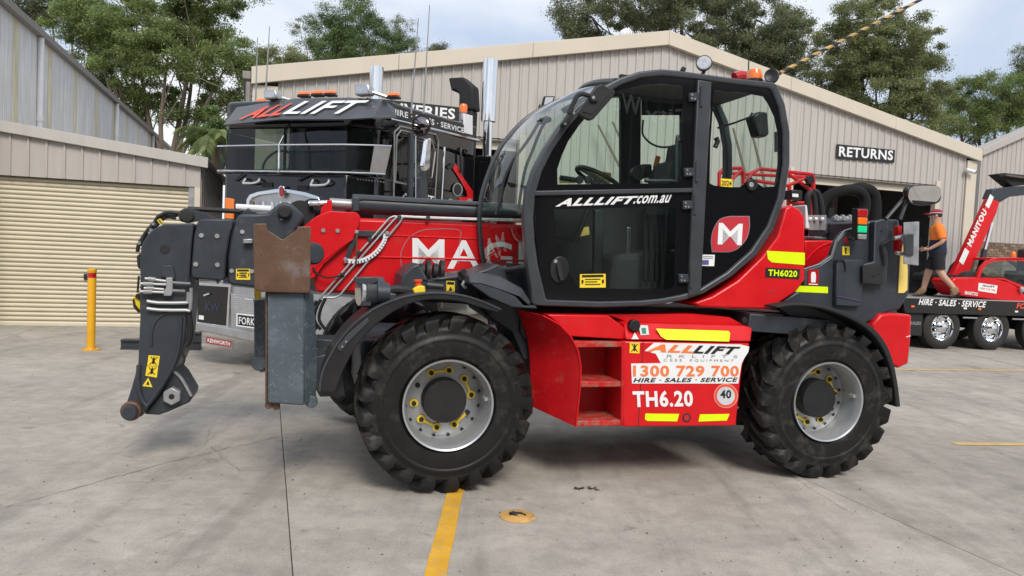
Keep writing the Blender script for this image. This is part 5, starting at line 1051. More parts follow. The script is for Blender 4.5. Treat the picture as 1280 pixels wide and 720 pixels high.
# angle indicator
ai_ = MB().strip(Mp([(444.5, 288), (484, 289)], bv0 - .03), Mp([(446, 295), (482, 296.5)], bv0 - .03), (0, .012, 0)).build('angle_indicator', K['dark'], bo, bevel=.003)
MB().strip(Mp([(442, 290), (430.5, 324)], bv0 - .031), Mp([(448, 295), (437, 322)], bv0 - .031), (0, .012, 0)).build('indicator_bracket', K['dark'], ai_)
arc_o = crv([(485, 292), (483, 302), (477, 312), (468, 321), (456, 327.5), (444, 329.5), (430, 328)], 3); arc_i = crv([(479.5, 292), (478, 300), (472.5, 308.5), (464.5, 316.5), (454.5, 322), (444, 324.3), (433, 323)], 3)
MB().strip(Mp(arc_o, bv0 - .038), Mp(arc_i, bv0 - .038), (0, .006, 0)).build('scale_arc', K['whitel'], ai_)
for k in range(1, len(arc_o) - 1):
    a, b = arc_o[k], arc_i[k]; h = (a[0] * .45 + b[0] * .55, a[1] * .45 + b[1] * .55); w_ = .7
    MB().prism(Mp([(a[0] - w_, a[1]), (a[0] + w_, a[1]), (h[0] + w_, h[1]), (h[0] - w_, h[1])], bv0 - .041), (0, .002, 0)).build('scale_mark', K['inkblack'], ai_, smooth=False)
pr([(444.8, 291), (447.2, 291), (446.2, 331), (444.2, 331)], bv0 - .052, bv0 - .046, 'pointer', K['rust'], ai_, .002)
for x, y in ((445.8, 290), (484, 291.5), (431.8, 324)): disc(x, y, bv0 - .038, .016, .014, 'pivot_bolt', K['steel'], ai_, 12)
# hard pipes over the boom
for pts in ([(700, 278.5), (530, 272.5), (492, 270.5), (487, 272.5), (402, 370), (396, 377)], [(700, 277), (520, 271), (500, 270), (494, 273), (408, 371), (402, 379)], [(700, 276), (540, 272), (510, 270.5), (503, 272), (500, 278), (425, 369), (418, 372), (404, 372)]):
    tb_(pts, bv0 - .03, .0085, 'hydraulic_pipe', K['steel'], bo, 8)
for x, y in ((535, 272), (499, 271), (427, 343), (448, 315.5), (462, 299)): pr([(x - 2.2, y - 2.2), (x + 2.6, y - 2), (x + 2.6, y + 3), (x - 2.2, y + 3)], bv0 - .045, bv0, 'pipe_clamp', K['dark'], bo, .003)
for dx in (0, 5, 11): tb_([(396 + dx, 376 - dx * .3), (390 + dx, 386), (388 + dx, 400), (396 + dx, 412)], .9, .012, 'hose', K['rubber'], mc, 8, 3)
# name along the boom
text_px('MAGNI', M, (515.5, 334.5), (700, 341.5), (515.5, 297), bv0 - .004, K['white'], bo, .014)
outl = MB(); lf_ = crv([(503, 338), (501, 318), (510, 299), (525, 289), (545, 286.5), (574, 288), (575, 300), (573, 330)], 4); outl.tube(Mp(lf_, bv0 - .002), .003, 4); outl.build('printed_outline', K['inkgrey'], bo)
# levelling ram on top of the boom
tb_([(441, 255), (447, 255), (720, 271)], 1.2, .078, 'ram_barrel', K['dark'], mc, 20)
pr([(440, 246), (449, 246), (450, 264), (441, 265)], 1.10, 1.31, 'ram_collar', K['dark'], bevel=.01)
tb_([(440, 256), (412, 254)], 1.2, .042, 'ram_gland', K['steel'], mc, 14); tb_([(414, 254), (386, 255)], 1.2, .026, 'ram_rod', K['chrome'], mc, 12)
pr([(386, 252), (400, 252), (401, 258), (386, 258)], 1.16, 1.24, 'ram_clevis', K['alloy'], bevel=.01)
tb_([(447, 251), (455, 249), (500, 251.5), (600, 256.5)], 1.13, .012, 'hose', K['rubber'], mc, 8, 2)
disc(376, 268, bv0 + .2, .11, .05, 'sheave', K['blackmat'], mc); disc(392, 267, bv0 + .26, .12, .04, 'sheave', K['blackmat'], mc)
# head of the boom: three charcoal castings
hv0, hv1 = .95, 1.49
nose_px = crv(q(160, 220, 4, [(60, 720), (61, 560), (62, 385), (80, 322), (125, 268), (180, 240)]), 3) + q(160, 220, 4, [(318, 237), (328, 246), (318, 335), (306, 520), (303, 600)]) + q(140, 360, 4, [(378, 100), (365, 250), (350, 322), (310, 412), (232, 540), (170, 612), (150, 640)]) + crv(q(140, 360, 4, [(150, 640), (105, 655), (66, 642), (58, 602), (75, 568)]), 3) + q(140, 360, 4, [(100, 490), (130, 380), (138, 200)])
no_ = pr(nose_px, hv0, hv1, 'boom_nose', K['dark'], bevel=.018)
c = M.pb(163.5, 514, hv0 - .025); MB().lathe([(.072, -.03), (.072, 0), (.062, .012)], c, (0, -1, 0), 28).build('pin_boss', K['rust'], no_, bevel=.004); MB().lathe([(.052, 0), (.052, .045), (.044, .055), (.001, .055)], c, (0, -1, 0), 24).build('pin', K['dark'], no_)
tb_(q(140, 360, 4, [(135, 385), (130, 480), (150, 560), (175, 590)]), hv0 - .01, .017, 'stiffener', K['dark'], no_, 8, 3); tb_(q(140, 360, 4, [(345, 150), (335, 290), (300, 400), (225, 520), (165, 600)]), hv0 - .008, .014, 'stiffener', K['dark'], no_, 8, 3); tb_(q(140, 360, 4, [(290, 120), (230, 150), (200, 210), (197, 290)]), hv0 - .002, .010, 'stiffener', K['dark'], no_, 8, 3)
disc(206, 311.5, hv0 - .001, .034, .003, 'cover_cap', K['blackmat'], no_)
# warning stickers on the nose
def pict(pts, v, parent, kind):
    s = decal(Mp(pts, v), (0, .0015, 0), 'warning_sticker', K['stick'], parent); (x0, y0), (x1, y1), (x2, y2), (x3, y3) = (pts + pts[-1:])[:4] if len(pts) == 3 else pts
    f = lambda a, b: (x0 + (x1 - x0) * a + (x3 - x0) * b, y0 + (y1 - y0) * a + (y3 - y0) * b)
    def poly(P, m=K['inkblack']): MB().prism([M.pb(*f(*p), v - .0025) for p in P], (0, .001, 0)).build('printed_mark', m, s, smooth=False)
    if kind == 'cross':
        poly([(.15, .10), (.24, .10), (.86, .88), (.77, .88)]); poly([(.77, .10), (.86, .10), (.24, .88), (.15, .88)]); poly([(.42, .25), (.58, .25), (.62, .6), (.58, .8), (.42, .8), (.38, .6)]); poly([(.44, .1), (.56, .1), (.56, .22), (.44, .22)])
    elif kind == 'text':
        poly([(.08, .06), (.92, .06), (.92, .24), (.08, .24)])
        for k in range(3): poly([(.2, .36 + k * .19), (.8 - .12 * (k % 2), .36 + k * .19), (.8 - .12 * (k % 2), .43 + k * .19), (.2, .43 + k * .19)])
        for a in (.10, .90): poly([(a - .04, .45), (a + .03, .4), (a + .05, .6), (a - .02, .8)])
    elif kind == 'bars':
        for k in range(4): poly([(.2, .12 + k * .2), (.8, .12 + k * .2), (.8, .22 + k * .2), (.2, .22 + k * .2)])
    elif kind == 'tri':
        poly([(.5, .5), (.25, .92), (.75, .92)]); poly([(.08, .08), (.92, .08), (.92, .34), (.08, .34)])
    elif kind == 'hook':
        poly([(.35, .15), (.6, .15), (.6, .45), (.5, .6), (.65, .75), (.5, .9), (.35, .78), (.45, .75), (.35, .6)])
    return s
pict(q(140, 360, 4, [(183, 336), (239, 340), (232, 390), (176, 388)]), hv0 - .003, no_, 'cross'); pict(q(140, 360, 4, [(174, 391), (231, 393), (224, 448), (167, 438)]), hv0 - .003, no_, 'cross')
st3 = decal(Mp(q(140, 360, 4, [(181, 448), (202, 496), (152, 490)]), hv0 - .003), (0, .0015, 0), 'warning_sticker', K['stick'], no_); MB().prism(Mp(q(140, 360, 4, [(180, 463), (188, 485), (170, 484)]), hv0 - .005), (0, .001, 0)).build('printed_mark', K['inkblack'], st3, smooth=False)
pict(q(160, 220, 4, [(145, 222), (160, 212), (176, 226), (160, 242)]), hv0 + .02, no_, 'bars')
# lower hook bracket
lb = pr(q(140, 360, 4, [(300, 410), (342, 452), (394, 540), (389, 572), (280, 620), (232, 636), (160, 632), (250, 520)]), hv0 + .06, hv1 - .06, 'hook_bracket', K['dark'], bevel=.012)
c = M.pb(140 + 305 / 4, 360 + 535 / 4, hv0 + .055); MB().tube([c + Vector((0, .01, 0)), c - Vector((0, .06, 0))], .067, 6).build('hex_nut', K['steel'], lb, bevel=.008); MB().cyl(c - Vector((0, .055, 0)), c - Vector((0, .063, 0)), .020, 16).build('grease_hole', K['inkblack'], lb)
tb_(q(140, 360, 4, [(300, 412), (345, 450), (396, 540)]), hv0 + .05, .012, 'bracket_lip', K['steel'], lb, 6, 3)
tb_(q(140, 360, 4, [(350, 320), (362, 350), (355, 380), (335, 395), (325, 390)]), hv0 - .02, .008, 'hose', K['rubber'], no_, 6, 3); tb_(q(140, 360, 4, [(380, 90), (392, 200), (386, 260), (370, 290)]), hv0 - .0, .02, 'hose', K['rubber'], no_, 8, 3)
# hydraulic couplers
cp = pr(q(160, 220, 4, [(190, 508), (222, 508), (224, 580), (215, 600), (178, 600), (175, 575), (190, 560)]), hv0 - .05, hv0, 'coupler_block', K['steel'], no_, .005)
pr(q(160, 220, 4, [(168, 447), (220, 447), (235, 490), (235, 520), (205, 510), (165, 506)]), hv0 - .02, hv0, 'coupler_guard', K['dark'], no_, .005)
for x0, y0, x1, y1 in ((85, 512, 190, 526), (62, 538, 190, 543), (80, 560, 180, 567), (62, 577, 180, 582)):
    a, b = (160 + x0 / 4, 220 + y0 / 4), (160 + x1 / 4, 220 + y1 / 4); tb_([a, b], hv0 - .045, .010, 'coupler', K['steel'], cp, 8); m_ = (a[0] * .5 + b[0] * .5, a[1] * .5 + b[1] * .5); tb_([(a[0] + 4, a[1] + .5), m_], hv0 - .045, .016, 'coupler_sleeve', K['steel'], cp, 10)
for x0, y0, x1, y1 in ((222, 532, 312, 538), (222, 572, 285, 575)): tb_(q(160, 220, 4, [(x0, y0), (x1, y1)]), hv0 - .04, .009, 'coupler_pipe', K['steel'], cp, 6)
tb_(q(160, 220, 4, [(95, 625), (150, 634), (285, 634), (300, 625), (302, 580)]), hv0 - .03, .013, 'guard_loop', K['steel'], no_, 8, 2); tb_(q(160, 220, 4, [(95, 662), (160, 670), (290, 671), (312, 665), (316, 560)]), hv0 - .03, .013, 'guard_loop', K['steel'], no_, 8, 2)
# second and third casting
md = pr(q(160, 220, 4, [(345, 235), (362, 214), (515, 214), (528, 232), (508, 300), (492, 400), (486, 512), (472, 524), (322, 512), (312, 492), (318, 420), (328, 300)]), hv0 + .01, hv1 - .01, 'boom_casting', K['dark'], bevel=.02)
for x, y in ((368, 297), (446, 300), (339, 441), (448, 444)): bolt(160 + x / 4, 220 + y / 4, hv0 + .01, .017, K['steel'], md, .012, 12)
for x in (340, 447): pr(q(160, 220, 4, [(x - 10, 510), (x + 14, 516), (x + 4, 540), (x - 3, 540)]), hv0 + .03, hv0 + .06, 'lug', K['dark'], md, .003)
th = pr(q(160, 220, 4, [(530, 238), (548, 198), (572, 188), (640, 188), (700, 184), (728, 158), (755, 138), (785, 130), (820, 140), (880, 195), (880, 222), (840, 262), (860, 420), (800, 560), (640, 560), (522, 546), (497, 530), (498, 400), (514, 290)]), hv0 + .03, hv1 - .03, 'boom_casting', K['dark'], bevel=.02)
for x, y in ((572, 279), (519, 474), (620, 476)): bolt(160 + x / 4, 220 + y / 4, hv0 + .03, .016, K['steel'], th, .012, 12)
c = M.pb(160 + 784 / 4, 220 + 182 / 4, hv0 + .025); MB().lathe([(.055, 0), (.055, .012), (.043, .016), (.043, .05), (.036, .058), (.001, .058)], c, (0, -1, 0), 24).build('pin', K['blackmat'], th); bolt(160 + 768 / 4, 220 + 216 / 4, hv0 + .025, .010, K['steel'], th)
pr(q(160, 220, 4, [(576, 315), (622, 315), (622, 336), (576, 336)]), hv0 - .03, hv0 + .03, 'stop_block', K['alloy'], th, .003)
s = pict(q(160, 220, 4, [(540, 464), (610, 464), (611, 519), (540, 518)]), hv0 + .026, th, 'text')
text_px('CRUSH', M, (300.2, 342.6), (308.4, 342.6), (300.2, 340.2), hv0 + .022, K['inkblack'], s, .02); text_px('ZONE', M, (300.8, 346.2), (308, 346.2), (300.8, 343.8), hv0 + .022, K['inkblack'], s, .02)
lk = pr(crv(q(160, 220, 4, [(252, 205), (258, 178), (280, 163), (310, 162), (360, 178), (438, 208), (436, 216), (330, 228), (270, 230)]), 3, True), hv0 + .06, hv0 + .12, 'link_plate', K['dark'], bevel=.006)
c = M.pb(160 + 298 / 4, 220 + 202 / 4, hv0 + .06); MB().lathe([(.050, 0), (.050, .014), (.040, .018), (.040, .04), (.001, .042)], c, (0, -1, 0), 22).build('pin', K['blackmat'], lk)
tb_(q(160, 220, 4, [(300, 164), (430, 170), (562, 178)]), hv0 + .16, .018, 'threaded_rod', K['rubber'], mc, 8); tb_(q(160, 220, 4, [(540, 156), (716, 166)]), hv0 + .3, .026, 'ram_rod', K['whitel'], mc, 10); pr(q(160, 220, 4, [(565, 190), (600, 158), (650, 188)]), hv0 + .1, hv0 + .2, 'rod_bracket', K['dark'])
for k, pts in enumerate(([(255, 188), (200, 182), (150, 205), (130, 240), (85, 290), (62, 350)], [(250, 196), (180, 196), (140, 226), (100, 270), (55, 340), (48, 380)], [(240, 210), (190, 205), (150, 240), (110, 280), (75, 320)])): tb_(q(160, 220, 4, pts), hv0 + .12 + .1 * k, .014, 'hose', K['rubber'], no_, 8, 3)
for x, y in ((130, 240), (118, 270), (112, 285), (60, 335)): bolt(160 + x / 4, 220 + y / 4, hv0 + .1, .012, K['alloy'], no_, .03, 8, 'fitting')
pr(q(160, 220, 4, [(42, 400), (62, 385), (62, 470), (46, 455)]), hv0 + .1, hv0 + .3, 'hose_guard', K['blackmat'], no_)
hk = pr(crv(q(140, 360, 4, [(140, 25), (118, 32), (102, 62), (106, 95), (132, 125), (140, 128)]), 3), hv0 + .15, hv0 + .35, 'hook_block', K['stick'], no_, .01); pr(q(140, 360, 4, [(102, 62), (106, 95), (132, 125), (138, 112), (116, 84), (109, 50)]), hv0 + .13, hv0 + .149, 'hook_stripe', K['inkblack'], hk, .002); pr(q(140, 360, 4, [(140, 25), (120, 30), (113, 44), (138, 60)]), hv0 + .13, hv0 + .149, 'hook_stripe', K['inkblack'], hk, .002)
tb_([(173.5, 345), (172, 366)], hv0 + .2, .008, 'wire_rope', K['rubber'], no_, 6)

# ---- stabiliser legs with folded foot plates
def stab(box_px, v0, v1, nm='stabiliser_leg'): return pr(box_px, v0, v1, nm, K['scratch'], bevel=.012)
sv = .22
sl_ = stab(q(140, 360, 4, [(778, 22), (962, 20), (962, 588), (905, 585), (778, 575)]), sv, sv + .36)
MB().prism([M.pb(140 + 962.5 / 4, 365, sv + .004), M.pb(140 + 1006 / 4, 365, sv + .10), M.pb(140 + 1026 / 4, 360 + 330 / 4, sv + .10), M.pb(140 + 1020 / 4, 360 + 545 / 4, sv + .10), M.pb(140 + 962.5 / 4, 360 + 590 / 4, sv + .004)], (0, .26, 0)).build('leg_cheek', K['scratch'], sl_, bevel=.008)
pr(q(140, 360, 4, [(766, 22), (777, 22), (777, 575), (766, 572)]), sv + .03, sv + .33, 'leg_edge', K['rust'], sl_, .004)
rp_ = pr(q(160, 220, 4, [(626, 238), (692, 237), (694, 268), (768, 316), (778, 316), (846, 268), (847, 252), (914, 252), (912, 578), (905, 584), (660, 576), (630, 566)]), sv - .05, sv - .015, 'foot_plate', K['rust'], bevel=.006)
MB().prism(Mp(q(160, 220, 4, [(640, 560), (905, 574), (905, 586), (660, 580)]), sv - .049), (0, .34, 0)).build('plate_flange', K['rust'], rp_, bevel=.004)
MB().prism(Mp(q(160, 220, 4, [(900, 262), (914, 262), (912, 580), (902, 580)]), sv - .012), (0, .3, 0)).build('plate_rib', K['scratch'], rp_, bevel=.004)
c = M.pb(160 + 928 / 4, 220 + 388 / 4, sv + .02); MB().lathe([(.075, -.06), (.075, .0), (.06, .012), (.06, .03), (.035, .034), (.001, .034)], c, (.35, -1, 0), 24).build('pivot_pin', K['dark'], mc)
for x, y, r in ((997, 563, .042), (822, 585, .025), (785, 580, .025)): disc(140 + x / 4, 360 + y / 4, sv + .10, r, .05, 'leg_pin', K['scratch'] if r > .03 else K['rust'], sl_)
pr(q(140, 360, 4, [(1010, 345), (1080, 330), (1150, 350), (1170, 540), (1040, 545), (1015, 500)]), .34, .72, 'stabiliser_mount', K['dark'])
pr(q(140, 360, 4, [(1020, 255), (1180, 262), (1185, 340), (1020, 300)]), .7, 1.0, 'cross_beam', K['dark'])
s2 = pr(q(140, 360, 4, [(708, 60), (768, 55), (766, 420), (745, 422), (712, 405)]), 1.75, 2.05, 'stabiliser_leg', K['scratch'], bevel=.01)
pr(q(140, 360, 4, [(710, 0), (745, 10), (748, 55), (712, 55)]), 1.74, 1.748, 'yellow_marker', K['stick'], s2, .002); disc(140 + 736 / 4, 360 + 377 / 4, 1.75, .06, .03, 'leg_pin', K['scratch'], s2)

# ---- cowl, front parts on the mudguard
pr([(500, 368), (503, 345), (515, 333), (524, 329), (535, 350), (560, 345), (590, 341), (606, 337), (622, 330), (640, 338), (662, 341), (680, 372), (682, 392), (640, 396), (615, 388), (580, 380), (520, 376)], .50, 1.0, 'cowl', K['dark'], bevel=.012)
pr([(652, 384), (690, 385), (715, 386), (720, 445), (668, 440), (650, 415)], .40, .9, 'cab_mount', K['dark'])
fa = MB().strip(Mp([(586, 344), (594, 340), (625, 345), (652, 360), (664, 379)], .10), Mp([(587, 354), (600, 354), (622, 361), (650, 371), (662, 382)], .04), (0, .42, 0)).build('step_fairing', K['dark2'], mc, bevel=.01)
pr([(586, 353), (600, 353), (623, 360), (645, 371), (655, 382), (670, 382), (672, 386), (640, 384), (612, 372)], .05, .3, 'fairing_lip', K['dark'])
tb_([(576, 338), (584, 349), (600, 378), (612, 392)], .3, .03, 'steer_ram', K['rubber'], mc, 10); tb_([(583, 350), (578, 356), (583, 360)], .24, .012, 'fitting', K['steel'], mc, 8, 2)
# front mudguard
mo = crv([(400, 489), (402, 470), (410, 450), (425, 425), (446, 402), (472, 384), (505, 371.5), (540, 366.5), (575, 369), (603, 377), (626, 387)], 4); mi = crv([(419, 491.5), (425, 474), (432, 458), (445, 434), (462, 414), (485, 394.5), (512, 380), (540, 374.5), (573, 376.5), (600, 384.5), (622, 391)], 4)
MB().strip(Mp(mo, -.01), Mp(mi, -.01), (0, .50, 0)).build('mudguard', K['black'], mc, bevel=.008)
tb_(mo, -.012, .008, 'mudguard_bead', K['dark2'], mc, 6)
pr([(402, 489), (405, 470), (412, 452), (436, 418), (442, 421), (424, 452), (417, 474), (414, 492)], .0, .48, 'mud_flap', K['blackmat'], bevel=.006)
pr(q(140, 360, 4, [(1126, 292), (1180, 230), (1240, 178), (1278, 150), (1285, 168), (1190, 262), (1146, 318), (1130, 310)]), -.02, -.011, 'clamp_plate', K['dark2'], bevel=.003)
for x, y in ((1152, 293), (1170, 268)): bolt(140 + x / 4, 360 + y / 4, -.02, .007, K['steel'], mc, .006, 8)
# work lamp, stop button, coil, sticker
c = M.pb(460, 365, .22)
lp = MB().cyl(c + Vector((-.035, 0, 0)), c + Vector((.10, .03, 0)), .105, 24).build('work_lamp', K['dark2'], mc, bevel=.01); MB().cyl(c + Vector((-.036, 0, 0)), c + Vector((-.062, -.006, 0)), .098, 24).build('lamp_lens', K['lens'], lp, bevel=.006)
pr([(443, 346.5), (472, 346.5), (473, 352), (464, 356), (464, 383), (452, 383), (451, 356), (443, 353)], .14, .2, 'lamp_hood', K['dark2'], lp, .006); MB().cyl(c + Vector((.05, -.06, 0)), c + Vector((.13, -.05, 0)), .07, 20).build('lamp_glass', K['dark'], lp)
pr([(470, 384), (487, 366), (497, 368), (482, 386)], .2, .27, 'lamp_arm', K['dark2']); tb_([(478, 366), (495, 362), (516, 365)], .3, .035, 'hose_bundle', K['rubber'], mc, 10, 2)
es = pr([(516.5, 362), (523, 357), (531, 357.5), (532.5, 368), (519, 370)], .18, .26, 'stop_box', K['stick'], bevel=.008); tb_([(523, 357), (522.6, 351)], .22, .022, 'stop_button', K['inkred'], es, 12); tb_([(522.6, 352), (522.5, 349.5)], .22, .03, 'button_cap', K['inkred'], es, 14)
for x in (518, 524.5, 532, 541, 549): tb_([(x, 339), (x + 5, 339.5)], .62, .085 if x in (532, 549) else .06, 'coil', K['rubber'], mc, 18)
pr([(504, 360), (505, 344), (516, 329), (520, 329), (521, 350), (516, 362)], .55, .6, 'coil_bracket', K['dark']); tb_([(533, 357), (553, 359)], .5, .038, 'accumulator', K['black'], mc, 14)
pict([(558, 351), (568.5, 351.5), (568.5, 364.5), (558, 364)], .497, mc, 'tri')
tb_([(518, 350), (570, 348), (606, 340)], .49, .004, 'cable', K['rubber'], mc, 5, 3)

# ---- cab
cv0, cv1 = .12, 1.03
fo = [(664, 379), (668, 381.5), (680, 382.5), (750, 384.5), (800, 383), (830, 380), (856, 375), (880, 367), (915, 346), (947, 318), (968, 286), (981, 250), (988, 205), (988, 165), (982, 130), (971.5, 105), (966, 102.5), (915, 97), (875, 91.5), (850, 88), (827, 86), (800, 89), (775, 97), (750, 110), (722, 131), (700, 156), (680, 186), (667, 212), (658, 242), (655, 272), (656.5, 305), (660, 335), (664, 358)]
fi = [(683, 374), (686, 374.8), (692, 375), (750, 377), (800, 375.8), (826, 373.4), (852, 368.6), (876, 361), (909, 340.5), (939, 313.5), (960, 282), (973, 247), (979.5, 204), (979.5, 166), (974, 133), (965, 112), (961, 110), (914, 104.5), (874, 99.5), (849, 96.5), (827, 94.5), (802, 97), (779, 105), (756, 117.5), (730, 137.5), (708.5, 161.5), (690, 190), (678, 214.5), (669.5, 243), (667, 272), (669, 303), (673, 331), (679, 356)]
cab = MB().ring(Mp(fo, cv0), Mp(fi, cv0), (0, .09, 0)).build('cab', K['dark2'], mc, bevel=.014, seg=3)
O_ = Mp(fo, cv0 + .09); I_ = Mp(fi, cv0 + .09); dep_ = cv1 - cv0 - .182
O_ = [p + Vector((0, .09, 0)) for p in Mp(fo, cv0)]; I_ = [p + Vector((0, .09, 0)) for p in Mp(fi, cv0)]
def shell(i0, i1, nm, m, t0=.0, t1=.5): 
    A = [O_[i].lerp(I_[i], t0) + Vector((0, .001, 0)) for i in range(i0, i1 + 1)]; B = [O_[i].lerp(I_[i], t1) + Vector((0, .001, 0)) for i in range(i0, i1 + 1)]; return MB().strip(A, B, (0, dep_, 0)).build(nm, m, cab)
shell(15, 23, 'cab_roof', K['lining']); shell(0, 9, 'cab_floor', K['lining'])
MB().strip([O_[i] + Vector((0, dep_ + .004, 0)) for i in range(0, 24)], [I_[i] + Vector((0, dep_ + .004, 0)) for i in range(0, 24)], (0, .08, 0)).build('cab_frame', K['dark2'], cab, bevel=.012)
# bulging front screen between the near frame and the far edge
def resample(P, n):
    L_ = [0.0]
    for a, b in zip(P[:-1], P[1:]): L_.append(L_[-1] + (b - a).length)
    out = []
    for k in range(n):
        t = L_[-1] * k / (n - 1); i = max(j for j in range(len(L_)) if L_[j] <= t + 1e-9); i = min(i, len(P) - 2); out.append(P[i].lerp(P[i + 1], (t - L_[i]) / max(1e-9, L_[i + 1] - L_[i])))
    return out
fe = smooth_curve(Mp([(722, 119), (704, 124), (690, 130), (660, 147), (635, 172), (620, 195), (608, 225), (602, 247), (599.5, 272), (601, 302), (605, 328), (612, 346)], cv1), 4)
ne = smooth_curve([O_[i].lerp(I_[i], .3) for i in range(22, 32)], 4)
NS, NC = 60, 20; fe_, ne_ = resample(fe, NS), resample(ne, NS); cols = []
for c_ in range(NC + 1):
    t = c_ / NC; bul = math.sin(PI * t) * .05; cols.append([ne_[k].lerp(fe_[k], t) + Vector((-bul, 0, bul * .5 * (1 - k / NS))) for k in range(NS)])
mbw = MB(); mbw.add([p for cc in cols for p in cc], [[c_ * NS + k, c_ * NS + k + 1, (c_ + 1) * NS + k + 1, (c_ + 1) * NS + k] for c_ in range(NC) for k in range(NS - 1)]); mbw.build('windscreen', K['wscreen'], cab, recalc=False, ang=80)
MB().tube(fe, .02, 8).build('screen_edge', K['dark2'], cab); MB().tube([cols[c_][-1] for c_ in range(NC + 1)], .022, 8).build('screen_edge', K['dark2'], cab); MB().tube([cols[c_][0] for c_ in range(NC + 1)], .03, 8).build('screen_edge', K['dark2'], cab)
mbw = MB(); A = [O_[i].lerp(I_[i], .35) + Vector((0, .001, 0)) for i in range(9, 16)]; mbw.add(A + [p + Vector((0, dep_, 0)) for p in A], [[i, i + 1, len(A) + i + 1, len(A) + i] for i in range(len(A) - 1)]); mbw.build('back_window', K['glass'], cab, recalc=False, ang=80)
wl = [O_[i].lerp(I_[i], .6) + Vector((0, .0, 0)) for i in (31, 32, 0)]; MB().strip(wl, [p + Vector((.03, 0, 0)) for p in wl], (0, dep_, 0)).build('cab_panel', K['dark2'], cab)
mid_ = O_[27].lerp(O_[28], .5)
pillar = pr([(872.5, 99.5), (890, 102), (876.5, 366), (860.5, 371)], cv0 - .012, cv0 + .06, 'door_pillar', K['dark2'], cab, .008)
pr([(668.5, 238.5), (866.5, 234.8), (866, 240.3), (668.6, 244.5)], cv0 - .002, cv0 + .05, 'door_rail', K['dark2'], cab, .006)
# panes with black borders
up_o = [(669, 238.5), (672, 228), (678.5, 212), (690, 189), (708.5, 161), (730, 137), (756, 117), (779, 104.5), (802, 97), (827, 94.5), (849, 96.5), (872.5, 99.5), (866.5, 234.8)]
up_i = [(697, 230.5), (696.5, 212), (702, 195), (710, 177), (724, 156.5), (740, 138), (757, 123), (778, 112), (800, 106.5), (825, 105), (854, 107.5), (853.5, 150), (851.5, 222), (847, 229)]
lo_o = [(668.6, 245), (866, 241), (860.5, 368.5), (800, 375.5), (750, 376.5), (690, 374.5), (682, 374), (676, 345), (672, 318), (669.5, 290)]
lo_i = [(692, 262), (841, 257.5), (845, 261), (842.5, 357), (838, 361), (724, 361), (708, 335), (696, 300)]
rq_o = [(890, 103), (914, 104.5), (961, 110), (965, 112), (974, 133), (979.5, 166), (979.5, 204), (973, 247), (960, 282), (939, 313.5), (909, 340.5), (877, 360.5)]
rq_i = [(892.5, 113), (930, 116), (954, 120.5), (961, 131), (968, 146), (973, 170), (975.5, 198), (973, 226), (969, 233), (954, 234), (948, 230), (939, 221), (930, 230), (924, 234.5), (893, 232), (887, 229), (888, 180)]
for o_, i_, cc_, gm, nm in ((up_o, up_i, (775, 175), 'glass', 'door_window'), (lo_o, lo_i, (765, 305), 'smoke', 'door_window'), (rq_o, rq_i, (930, 180), 'glass', 'quarter_window')):
    a, b = polar_ring(o_, i_, cc_); fb = MB().ring(Mp(a, cv0 + .02), Mp(b, cv0 + .02), (0, .006, 0)).build(nm, K['frit'], cab, smooth=False)
    MB().prism(Mp(i_, cv0 + .023), (0, .003, 0)).build('pane', K[gm], fb, smooth=False)
# far side: border, pillar and panes
fv = cv1 - .05
pr([(776, 92), (802, 96), (801, 236), (776, 236)], fv, fv + .05, 'window_pillar', K['blackmat'], cab)
pr([(655, 232), (960, 234), (955, 280), (905, 335), (850, 358), (700, 362), (668, 340), (656, 300)], fv, fv + .03, 'window_panel', K['seat'], cab)
pr([(852, 98), (888, 102), (886, 236), (852, 236)], fv, fv + .05, 'window_pillar', K['blackmat'], cab)
fp = [(650, 235), (660, 200), (690, 150), (730, 118), (776, 102), (776, 235)]; MB().prism(Mp(fp, fv + .02), (0, .004, 0)).build('pane', K['glass'], cab, smooth=False); MB().prism(Mp([(802, 145), (852, 145), (852, 235), (802, 235)], fv + .02), (0, .004, 0)).build('pane', K['glass'], cab, smooth=False); pr([(802, 96), (852, 98), (852, 144), (802, 144)], fv + .015, fv + .03, 'window_header', K['frit'], cab)
# doors furniture
def hinge(x, y):
    h = pr([(x - 6, y - 5), (x + 6, y - 5.5), (x + 6.5, y + 5), (x - 5.5, y + 5.5)], cv0 - .012, cv0 + .021, 'hinge', K['dark'], cab, .004)
    for dx, dy in ((-3, -2.4), (-3.2, 2.2), (.4, 2.6)): bolt(x + dx, y + dy, cv0 - .012, .0065, K['steel'], h, .005, 8)
    tb_([(x + 9, y - 12), (x + 8.5, y + 12)], cv0 - .014, .013, 'hinge_pin', K['dark2'], h, 10)
for x, y in ((868, 121), (862, 215), (860, 256), (855, 348)): hinge(x, y)
hd = MB().prism(Mp([(699.5 + 11.5 * math.cos(t) - 2.2 * math.sin(t), 337 + 16.5 * math.sin(t) + 2 * math.cos(t)) for t in [2 * PI * i / 28 for i in range(28)]], cv0 + .002), (0, .022, 0)).build('door_handle', K['black'], cab, bevel=.006)
pr([(696, 331), (700, 327), (704, 341), (705, 350), (701, 352), (698, 344)], cv0 - .02, cv0 + .0, 'handle_grip', K['blackmat'], hd, .006); bolt(694.5, 326.5, cv0 + .001, .013, K['steel'], hd, .004, 14, 'key_lock')
s = pict([(725, 342.8), (757, 342.2), (757.2, 359.4), (724.8, 359.6)], cv0 + .0165, cab, 'text')
text_px('ALLLIFT', M, (694, 258.2), (789.5, 254.8), (703.5, 248), cv0 + .017, K['white'], cab, .045); text_px('.com.au', M, (791, 254.8), (835.5, 253.3), (795.5, 244.6), cv0 + .017, K['white'], cab, .02)
